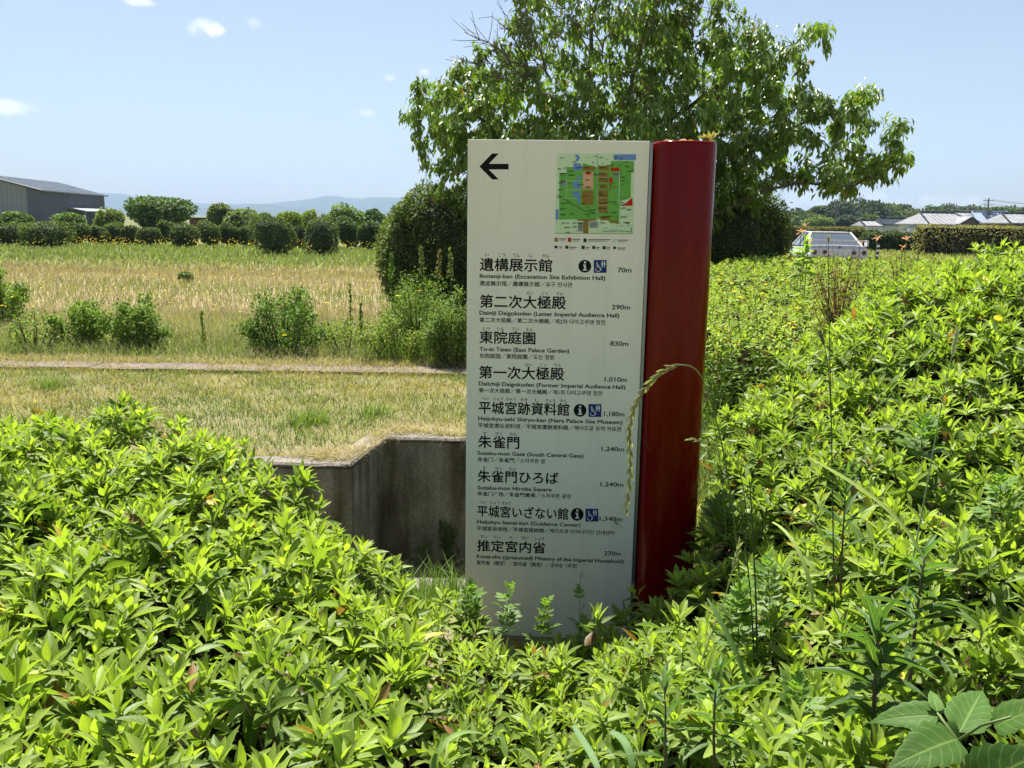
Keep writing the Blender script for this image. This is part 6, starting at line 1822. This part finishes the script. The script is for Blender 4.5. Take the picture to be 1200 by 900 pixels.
for i, (x0, y0, x1, y1, d_, n_, L, lb) in enumerate([
    (679, 760, 680, 672, 2.7, 5, 0.055, 'single thin mugwort stem with feathery leaves standing before the sign print'),
    (590, 770, 597, 690, 2.65, 15, 0.075, 'bushy mugwort at the lower left corner of the sign panel'),
    (630, 775, 640, 706, 2.6, 13, 0.072, 'mugwort leaning over the bottom of the sign panel'),
    (690, 770, 684, 728, 2.7, 16, 0.06, 'small mugwort tuft at the foot of the thin feathery stem'),
    (548, 770, 552, 694, 2.7, 28, 0.10, 'mugwort clump between the big left hedge and the sign'),
    (862, 800, 868, 690, 2.0, 30, 0.09, 'pale feathery mugwort right of the pillar foot'),
    (905, 780, 900, 660, 2.1, 26, 0.09, 'mugwort between the thin stalks and the arching blade'),
    (843, 640, 846, 590, 3.0, 24, 0.10, 'mugwort right against the red pillar'),
    (1075, 560, 1082, 500, 2.7, 22, 0.10, 'mugwort sprig high on the right azalea slope'),
    (1175, 640, 1172, 565, 2.3, 22, 0.09, 'mugwort sprig near the right edge of the slope'),
    (930, 900, 935, 810, 1.5, 24, 0.08, 'mugwort in the bottom weeds left of the tall goldenrod')]):
    leafy_stem('mugwort', lb, [P_(x0, y0, d_), P_((x0 + x1) / 2, (y0 + y1) / 2, d_), P_(x1, y1, d_)], n_, L, 1.0, (0.11, 0.19, 0.042), th=(35, 70), r_=0.0016, t0=0.25, tmpl=MUG, stem_mat='stem', seed=50 + i)

# ---- broad toothed leaves at the bottom right corner
def broad_template(n=11):
    ts = np.linspace(0, 1, n + 2)[1:-1]
    V = [(0, 0, 0)]; C = [(0, 0, 0)]
    for i, t in enumerate(ts):
        w = 0.5 * math.sin(pi * t ** 0.62) ** 0.75 * (1.05 if i % 2 else 0.93)
        z = -0.22 * t * t
        V += [(-w, t - 0.02, z + 0.16 * w - 0.10 * w * w), (-w * 0.5, t, z + 0.14 * w), (0, t, z), (w * 0.5, t, z + 0.14 * w), (w, t - 0.02, z + 0.16 * w - 0.10 * w * w)]
        C += [(-1, t, 0), (-.5, t, 0), (0, t, 0), (.5, t, 0), (1, t, 0)]
    V.append((0, 1.04, -0.26)); C.append((0, 1, 0)); F_ = [(0, 2, 1), (0, 3, 2), (0, 4, 3), (0, 5, 4)]
    for i in range(n - 1):
        a = 1 + 5 * i
        for j in range(4): F_ += [(a + j, a + j + 1, a + j + 6), (a + j, a + j + 6, a + j + 5)]
    a = 1 + 5 * (n - 1); L_ = len(V) - 1
    F_ += [(a + j, a + j + 1, L_) for j in range(4)]
    return np.array(V, float), np.array(F_), np.array(C, float)
BR = broad_template()
M['broad'] = leafmat('broad toothed leaf', rib=True, rough=0.6, trans=0.3, spec=0.2, vein=0.25, side=0.10, relief=1.0)
bp_ = empty('mulberry_shoot', P_(1125, 880, 1.05) * np.array([1, 1, 0]), 'young shoot with broad veined toothed leaves in the bottom right corner', 'plant')
stm = MB(); stm.tube([P_(1135, 960, 1.02), P_(1128, 900, 1.05), P_(1122, 868, 1.06), P_(1098, 835, 1.08)], [0.003, 0.0028, 0.0025, 0.0015], 6)
stm.tube([P_(1123, 868, 1.06), P_(1150, 850, 1.03), P_(1185, 840, 1.0)], [0.0022, 0.002, 0.0015], 5); stm.build('stem', M['stem'], bp_, True)
for (x0, y0, x1, y1, d0, d1, w, tn) in [(1122, 866, 1042, 888, 1.06, 1.0, 0.62, (0.13, 0.22, 0.055)), (1124, 858, 1160, 788, 1.08, 1.16, 0.60, (0.16, 0.27, 0.07)), (1100, 838, 1008, 838, 1.08, 1.10, 0.52, (0.17, 0.28, 0.08)), (1100, 836, 1070, 812, 1.08, 1.15, 0.6, (0.19, 0.31, 0.09)),
                                        (1098, 834, 1092, 800, 1.08, 1.12, 0.55, (0.24, 0.36, 0.11)), (1165, 852, 1235, 812, 1.04, 1.0, 0.62, (0.16, 0.26, 0.07)), (1140, 925, 1215, 872, 1.0, 0.93, 0.75, (0.075, 0.15, 0.035)), (1110, 845, 1132, 880, 1.08, 1.06, 0.6, (0.15, 0.25, 0.07)), (1060, 930, 1010, 885, 1.15, 1.2, 0.55, (0.13, 0.22, 0.06))]:
    a = P_(x0, y0, d0); b = P_(x1, y1, d1); Lf = np.linalg.norm(b - a); D = norm(b - a)[None]; N = norm(np.array([[0, -0.55, 0.85]]) + rw_.normal(0, 0.12, (1, 3)))
    R3 = frames(D, N)[0]; Lf *= 0.86; loc = BR[0] * np.array([Lf * w * 0.9, Lf, Lf])
    MB().add(loc @ R3.T + a, BR[1], tuple(v * 0.5 * k_ for v, k_ in zip(tn, (0.8, 1.0, 0.7))), BR[2]).build('leaf', M['broad'], bp_, True)

# ---- reddish dead twigs and the orange-tipped ones near the car
M['deadleaf'] = leafmat('dead leaf', rough=0.8, trans=0.2, spec=0.1, yellow=0.7)
def dead_twigs(label, px, py, d_, wpx, hpx, n, tint=(0.45, 0.24, 0.13), seed=0, lean=0.0):
    r = np.random.default_rng(seed); b0 = P_(px, py + hpx, d_)
    root = empty('dead_twigs', b0, label, 'dead branch'); mb = MB(); lv = Leaves()
    for k in range(n):
        tip = P_(px + r.uniform(-.5, .5) * wpx + lean * wpx, py + r.uniform(0, 0.75) * hpx, d_ + r.uniform(-.12, .12))
        mid = (b0 + tip) / 2 + r.normal(0, 0.015, 3)
        mb.tube([b0 + r.normal(0, 0.02, 3), mid, tip], [0.002, 0.0015, 0.0008], 3)
        for j in range(7):
            p = mid + (tip - mid) * r.random() + r.normal(0, 0.012, 3)
            lv.add(p[None], r.normal(0, 1, (1, 3)) + [[0, 0, .4]], r.normal(0, 1, (1, 3)), r.uniform(0.010, 0.024), 0.007, np.array([tint]) * r.uniform(0.6, 1.3))
    mb.build('twigs', M['stem_brown'], root); m2 = MB(); leaf_mesh_block(m2, lv.cat(), LEAF_LO); m2.build('dead_leaves', M['deadleaf'], root, kind='stuff')
dead_twigs('reddish-brown dead twigs standing out of the azalea bed left of centre below the car', 980, 284, 5.6, 70, 116, 110, seed=1)
dead_twigs('tan dead twigs at the edge of the right hedge below the marker post', 1056, 294, 5.3, 34, 70, 46, (0.42, 0.28, 0.15), seed=2)
dead_twigs('small brown dead twigs on the right azalea slope', 965, 460, 3.6, 24, 26, 12, (0.42, 0.16, 0.07), seed=3)
# orange day lily like flowers near the car
def orange_flower(label, px, py, d_, w_px, n=6, tint=(0.62, 0.30, 0.15)):
    c = P_(px, py, d_); root = empty('orange_lily', (c[0], c[1], 0), label, 'flower', 'orange lilies before the road')
    MB().tube([(c[0], c[1], 0.3), c], 0.003, 4, (0.2, 0.2, 0.05)).build('stalk', M['stem'], root)
    L = w_px / F_PX * d_ * 0.42
    for k in range(n):
        a = k * 2 * pi / n + 0.3; D = np.array([[cos(a) * rw_.uniform(.4, 1), 0.5 * sin(a), rw_.uniform(-0.3, 1.0)]]); R3 = frames(norm(D), np.array([[0, -.4, 1.0]]))[0]
        V0, F0, C0 = leaf_template(3, fold=0.2, droop=0.35); MB().add((V0 * [L * 0.34, L, L] + C0 * [0, 0, L * 0.34]) @ R3.T + c, F0, np.array(tint) * rw_.uniform(0.8, 1.15), C0).build('petal', M['petal'], root, True)
for q in [('orange lily left of the car roof, highest of the group', 939, 272, 7.5, 16), ('orange lily touching the left rear of the car', 947, 284, 7.3, 14), ('pale orange lily right of the car wing', 1028, 279, 7.4, 15), ('dark orange lily right of the marker post', 1062, 281, 7.0, 15), ('orange lily in front of the car boot', 1008, 285, 7.4, 9), ('pale orange lily below the dark orange one', 1058, 290, 7.0, 13), ('small brown-orange lily above the far hedge left end', 943, 264, 7.8, 9)]:
    orange_flower(*q)
# broad-leaved weed in front of the car's left
leafy_stem('bindweed', 'upright weed with pale broad leaves before the left rear of the car', [P_(940, 330, 4.9), P_(942, 305, 4.9), P_(945, 282, 4.9)], 20, 0.085, 0.5, (0.20, 0.30, 0.06), r_=0.003, t0=0.1, seed=91, parts=False)

# ---- dead leaves lying on the pillar top
def pillar_top_litter():
    r = np.random.default_rng(8)
    for k, (u, l, tn, lb) in enumerate([(0.86, 0.05, (0.55, 0.45, 0.14), 'curled yellow dead leaf standing on the right of the pillar top'), (0.90, 0.045, (0.50, 0.32, 0.20), 'pinkish brown dead leaf at the right end of the pillar top'), (0.52, 0.035, (0.50, 0.28, 0.13), 'flat orange-brown dead leaf lying on the middle of the pillar top'), (0.26, 0.03, (0.45, 0.22, 0.12), 'thin brown dead leaf lying on the left of the pillar top'), (0.80, 0.04, (0.40, 0.42, 0.14), 'greenish dead leaf on the pillar top beside the yellow one')]):
        c = smap([(PW + 0.012 + RW * u, 0.0 + 0.0, TOP_Z + 0.003)])[0]
        lv = Leaves()
        upk = 1.0 if k in (0, 1, 4) else 0.05
        for j in range(7 if k == 0 else 3):
            D = np.array([[r.uniform(-1, 1), r.uniform(-.3, .3), upk * r.uniform(0.15, 1.0) + 0.02]])
            lv.add(c[None], D, r.normal(0, 0.5, (1, 3)) + [[0, -.3, 1]], l * r.uniform(0.6, 1), l * 0.28, np.array([tn]) * r.uniform(0.75, 1.2))
        mb = MB(); leaf_mesh_block(mb, lv.cat(), LEAF_MID); tag(mb.build('dead_leaf', M['deadleaf'], smooth=True), lb, 'leaf')
pillar_top_litter()

# ---- shrubs along the grey strip and weeds left of the sign
def wild_shrub(name, label, px, base_px, dist, w_px, top_px, n, size, tint, tip, seed, stems=7, cat='shrub', W=0.5):
    r = np.random.default_rng(seed); b = P_(px, base_px, dist); t_ = P_(px, top_px, dist); h = t_[2]; w = w_px / F_PX * dist
    root = empty(name, (b[0], dist, 0), label, cat); mb = MB(); lv = Leaves()
    for k in range(stems):
        f = (k + 0.5) / stems * 2 - 1
        hh = h * (1 - 0.45 * abs(f) ** 1.5) * r.uniform(0.65, 1.03); ox = f * w / 2 * 0.9; oy = r.uniform(-.4, .4) * w
        p0 = np.array([b[0] + ox * 0.25, dist + oy * 0.3, -0.03]); p2 = np.array([b[0] + ox, dist + oy, hh]); p1 = (p0 + p2) / 2 + np.array([ox * 0.1, 0, hh * 0.12])
        pts = [p0, p1, p2]; mb.tube(pts, [0.012, 0.008, 0.003], 5)
        m_ = n // stems
        f_ = r.random(m_) ** 0.7
        q = np.where((f_ < .5)[:, None], p0 + (p1 - p0) * (f_ * 2)[:, None], p1 + (p2 - p1) * ((f_ - .5) * 2)[:, None])
        q = q + r.normal(0, 1, (m_, 3)) * np.array([w * 0.085, w * 0.085, h * 0.06]) * (1.2 - 0.5 * f_)[:, None]
        q[:, 2] = np.maximum(q[:, 2], 0.03)
        k2 = r.random((m_, 1)); T = (1 - k2) * np.array(tint) + k2 * np.array(tip)
        lv.add(q, r.normal(0, 0.7, (m_, 3)) + [0, 0, 0.2], r.normal(0, 0.5, (m_, 3)) + [0, -.2, 0.8], size * r.uniform(0.6, 1.3, m_), size * W, T * r.uniform(0.8, 1.2, (m_, 1)))
    mb.build('stems', M['stem_brown'], root)
    emit_leaves(lv, root, M['leaf_far'], 'foliage', LEAF_LO, 0)
SG, ST = (0.09, 0.16, 0.03), (0.22, 0.34, 0.055)
wild_shrub('wild_shrub', 'bright green wild shrub with upright shoot, left of the touching pair', 102, 421, 10.6, 66, 345, 2700, 0.05, SG, ST, 601)
wild_shrub('wild_shrub', 'rounder darker wild shrub behind the grey strip, right of the touching pair', 163, 423, 10.5, 88, 347, 4000, 0.048, (0.07, 0.13, 0.03), (0.20, 0.30, 0.055), 602, 9)
wild_shrub('wild_shrub', 'conical dark wild shrub right behind the grey strip, between the pair and the sign', 335, 428, 10.3, 104, 338, 4800, 0.048, (0.06, 0.12, 0.028), (0.17, 0.28, 0.045), 603, 11)
wild_shrub('wild_shrub', 'leafy shrub cut by the left edge of the frame behind the grey strip', 6, 385, 12.5, 60, 312, 3200, 0.05, SG, ST, 604)
wild_shrub('wild_shrub', 'thin yellow-green shrub near the left edge, low behind the grey strip', 40, 425, 10.2, 76, 366, 900, 0.045, (0.12, 0.19, 0.04), (0.24, 0.32, 0.06), 605, 9)
wild_shrub('wild_shrub', 'small loose bush with light leaves between the conical shrub and the tall weeds', 405, 427, 10.4, 80, 366, 900, 0.042, (0.14, 0.21, 0.05), (0.26, 0.32, 0.07), 606, 8)
wild_shrub('wild_shrub', 'dense green shrub touching the left side of the sign', 528, 432, 9.6, 70, 335, 6500, 0.036, (0.10, 0.17, 0.04), (0.22, 0.30, 0.07), 607, 12)
wild_shrub('wild_shrub', 'tall fresh green weeds below the dark evergreen bush left of the sign', 492, 400, 10.4, 100, 316, 5600, 0.04, (0.11, 0.19, 0.04), (0.22, 0.33, 0.065), 608, 22, W=0.28)
wild_shrub('wild_shrub', 'yellowish-green low bushes at the strip end before the sign', 466, 432, 9.9, 90, 360, 4200, 0.04, (0.13, 0.20, 0.045), (0.27, 0.32, 0.08), 609, 10)
# tall dock-like seed spikes before the dark bush
def spike(label, px, base, top, dist, tint, seed, w=0.035):
    r = np.random.default_rng(seed); a = P_(px, base, dist); b = P_(px + r.uniform(-4, 4), top, dist)
    root = empty('seed_spike', (a[0], dist, 0), label, 'weed', 'tall seed spikes among the meadow weeds'); MB().tube([(a[0], dist, 0), (a + b) / 2, b], [0.006, 0.005, 0.003], 5).build('stalk', M['stem'], root)
    lv = Leaves(); n = 120; f = r.random(n); q = a + (b - a) * (0.35 + 0.65 * f)[:, None] + r.normal(0, w * 0.5, (n, 3)) * (1.1 - f)[:, None]
    lv.add(q, r.normal(0, 0.5, (n, 3)) + [0, 0, 0.8], r.normal(0, 1, (n, 3)), 0.035, 0.02, np.array(tint) * r.uniform(0.7, 1.2, (n, 1)))
    m_ = MB(); leaf_mesh_block(m_, lv.cat(), LEAF_LO); m_.build('seeds', M['grass'], root)
for i, (px, b, t_, d_, tn, lb) in enumerate([(495, 340, 288, 10.3, (0.20, 0.22, 0.08), 'tallest grey-green seed spike before the dark evergreen bush'), (512, 340, 294, 10.4, (0.24, 0.20, 0.09), 'brownish seed spike right of the tallest one'), (530, 345, 292, 10.3, (0.20, 0.22, 0.08), 'seed spike close to the sign edge'), (459, 345, 298, 10.6, (0.12, 0.2, 0.05), 'green seed spike below the left end of the dark bush'),
      (411, 410, 332, 10.8, (0.13, 0.19, 0.05), 'dark green spike standing alone in the meadow weeds'), (352, 380, 338, 12.6, (0.13, 0.18, 0.05), 'slender spike above the conical shrub'), (240, 425, 366, 10.6, (0.15, 0.22, 0.05), 'yellow-green spike behind the strip between the pair and the conical shrub'), (422, 425, 356, 10.4, (0.10, 0.18, 0.04), 'leafy spike right of the lone dark one')]):
    spike(lb, px, b, t_, d_, tn, 700 + i)
# a few dandelion-like heads close to the sign
def yellow_head(label, px, py, d_):
    c = P_(px, py, d_); root = empty('yellow_flower', (c[0], c[1], 0), label, 'flower', 'yellow flowers near the sign'); MB().tube([(c[0], c[1], 0), c], 0.003, 4).build('stalk', M['stem'], root)
    lv = Leaves()
    for j in range(12):
        a = j * pi / 6; lv.add(c[None], np.array([[cos(a), sin(a), 0.25]]), np.array([[0, 0, 1.0]]), 0.035, 0.018, np.array([YEL]))
    m_ = MB(); leaf_mesh_block(m_, lv.cat(), LEAF_LO); m_.build('petals', M['petal'], root)
for q in [('yellow flower left of the pair beside the sign', 466, 347, 10.2), ('yellow flower highest of the three beside the sign', 492, 341, 10.2), ('yellow flower lowest of the three beside the sign', 481, 351, 10.1), ('yellow flower on the conical dark shrub', 333, 393, 10.0), ('yellow flower low right of the conical dark shrub', 383, 355, 12.0)]:
    yellow_head(*q)

# ---- small things in the ditch
lf = empty('ditch_weed', P_(520, 650, 5.75) * np.array([1, 1, 0]) + [0, 0, DITCH], 'small dark leafy weed growing at the foot of the ditch wall', 'weed')
lv = Leaves(); c = P_(525, 636, 6.12); n = 60
lv.add(c + rw_.normal(0, 1, (n, 3)) * [0.03, 0.02, 0.07], rw_.normal(0, 1, (n, 3)), rw_.normal(0, 1, (n, 3)) + [0, -1, 1], 0.05, 0.035, np.array([[0.07, 0.12, 0.04]]))
c = P_(500, 645, 6.1); n = 14
lv.add(c + rw_.normal(0, 1, (n, 3)) * [0.025, 0.02, 0.02], rw_.normal(0, 1, (n, 3)), rw_.normal(0, 1, (n, 3)) + [0, -1, 1], 0.06, 0.04, np.array([[0.16, 0.24, 0.09]]))
m_ = MB(); leaf_mesh_block(m_, lv.cat(), LEAF_MID); m_.build('leaves', M['leaf'], lf, True)
# pale dry roots hanging over the wall corner
hr = MB()
for k in range(46):
    x = WB[0] + rw_.uniform(-0.35, 0.9); yb = WC[1] if x > WC[0] else (WA[1] if x < WB[0] else WA[1] + (WC[1] - WA[1]) * (x - WB[0]) / (WC[0] - WB[0]))
    if rw_.random() < 0.5: x = WC[0] + rw_.normal(0, 0.1); yb = WC[1] if x > WC[0] else WA[1] + (WC[1] - WA[1]) * max(0, (x - WB[0]) / (WC[0] - WB[0]))
    L = rw_.exponential(0.05) + 0.02
    p = np.array([x, yb + 0.03, 0.065]); q1 = p + [rw_.normal(0, .01), -0.05, 0.0]; q2 = q1 + [rw_.normal(0, .02), -0.012, -L * 0.5]; q3 = q2 + [rw_.normal(0, .02), 0.0, -L * 0.5]
    hr.tube([p, q1, q2, q3], 0.0013, 3, (0.45, 0.38, 0.27))
hr.build('dry_roots', M['grass'], kind='stuff')
# tufts of fresh grass on the lawn
for (px, py, s_) in ((362, 497, 1.0), (438, 487, 0.6), (60, 455, 0.5)):
    c = gnd(px, py)
    blades(c[0] - 0.09, c[0] + 0.09, c[1] - 0.07, c[1] + 0.07, int(300 * s_), 0.12, 0.006, lambda x, y, n: np.array([0.20, 0.27, 0.07]) * rng.uniform(0.6, 1.3, (n, 1)), 0.8, clump=0.07).build('grass_tuft', M['grass'], kind='stuff')

# weeds on the near half of the ditch floor
blades(-1.6, 1.2, 4.3, 5.62, 9000, 0.22, 0.007, lambda x, y, n: np.array([0.16, 0.25, 0.055]) * rng.uniform(0.6, 1.2, (n, 1)), 0.7, z=DITCH, mask=lambda x, y: (y < 5.5) | (patch(x, y, 3) > 0.1)).build('ditch_grass', M['grass'], kind='stuff')
# green weeds mixed in before the sign and along the strip
blades(-1.7, 1.1, K0 + 0.35, 13.5, 5200, 0.36, 0.008, lambda x, y, n: np.array([0.17, 0.26, 0.055]) * rng.uniform(0.6, 1.3, (n, 1)), 0.6, mask=lambda x, y: patch(x, y, 1.4, 5) > -0.2).build('meadow_weeds', M['grass'], kind='stuff')
# ---- small brown insect on the sign
bug = empty('crane_fly', uv(722, 612) and (S0 + SU * uv(722, 612)[0] + SV * uv(722, 612)[1] + SN * 0.006), 'tiny dark long-legged crane fly sitting on the panel below the 1,340m figure', 'insect')
bc = S0 + SU * uv(722, 612)[0] + SV * uv(722, 612)[1] + SN * 0.005
bm_ = MB(); bm_.tube([bc - SU * 0.009 + SV * -0.014, bc - SU * 0.004 - SV * 0.006, bc, bc + SU * 0.006 + SV * 0.007], [0.0008, 0.0016, 0.0014, 0.0008], 6); bm_.build('insect_body', M['rubber'], bug, True)
for s_, (a, b) in enumerate([(-0.016, 0.018), (0.0, 0.026), (0.022, 0.012), (0.026, 0.022), (-0.02, -0.006), (0.012, -0.014)]):
    lg_ = MB(); lg_.tube([bc, bc + SU * a * 0.5 + SV * b * 0.4 + SN * 0.004, bc + SU * a + SV * b - SN * 0.004], 0.0004, 3); lg_.build('leg', M['rubber'], bug)

# ------------------------------------------------------------------ haze
hz = MB().box((-2600, -60, -1.6), (2600, 6700, 420))
hm = bpy.data.materials.new('haze'); hm.use_nodes = True; ht = hm.node_tree; ht.nodes.clear()
ho = ht.nodes.new('ShaderNodeOutputMaterial'); pv = ht.nodes.new('ShaderNodeVolumePrincipled')
pv.inputs['Color'].default_value = (0.50, 0.70, 1.0, 1); pv.inputs['Density'].default_value = 0.00014; pv.inputs['Anisotropy'].default_value = 0.0
ht.links.new(pv.outputs[0], ho.inputs['Volume'])
h_o = hz.build('haze', hm, kind='stuff')
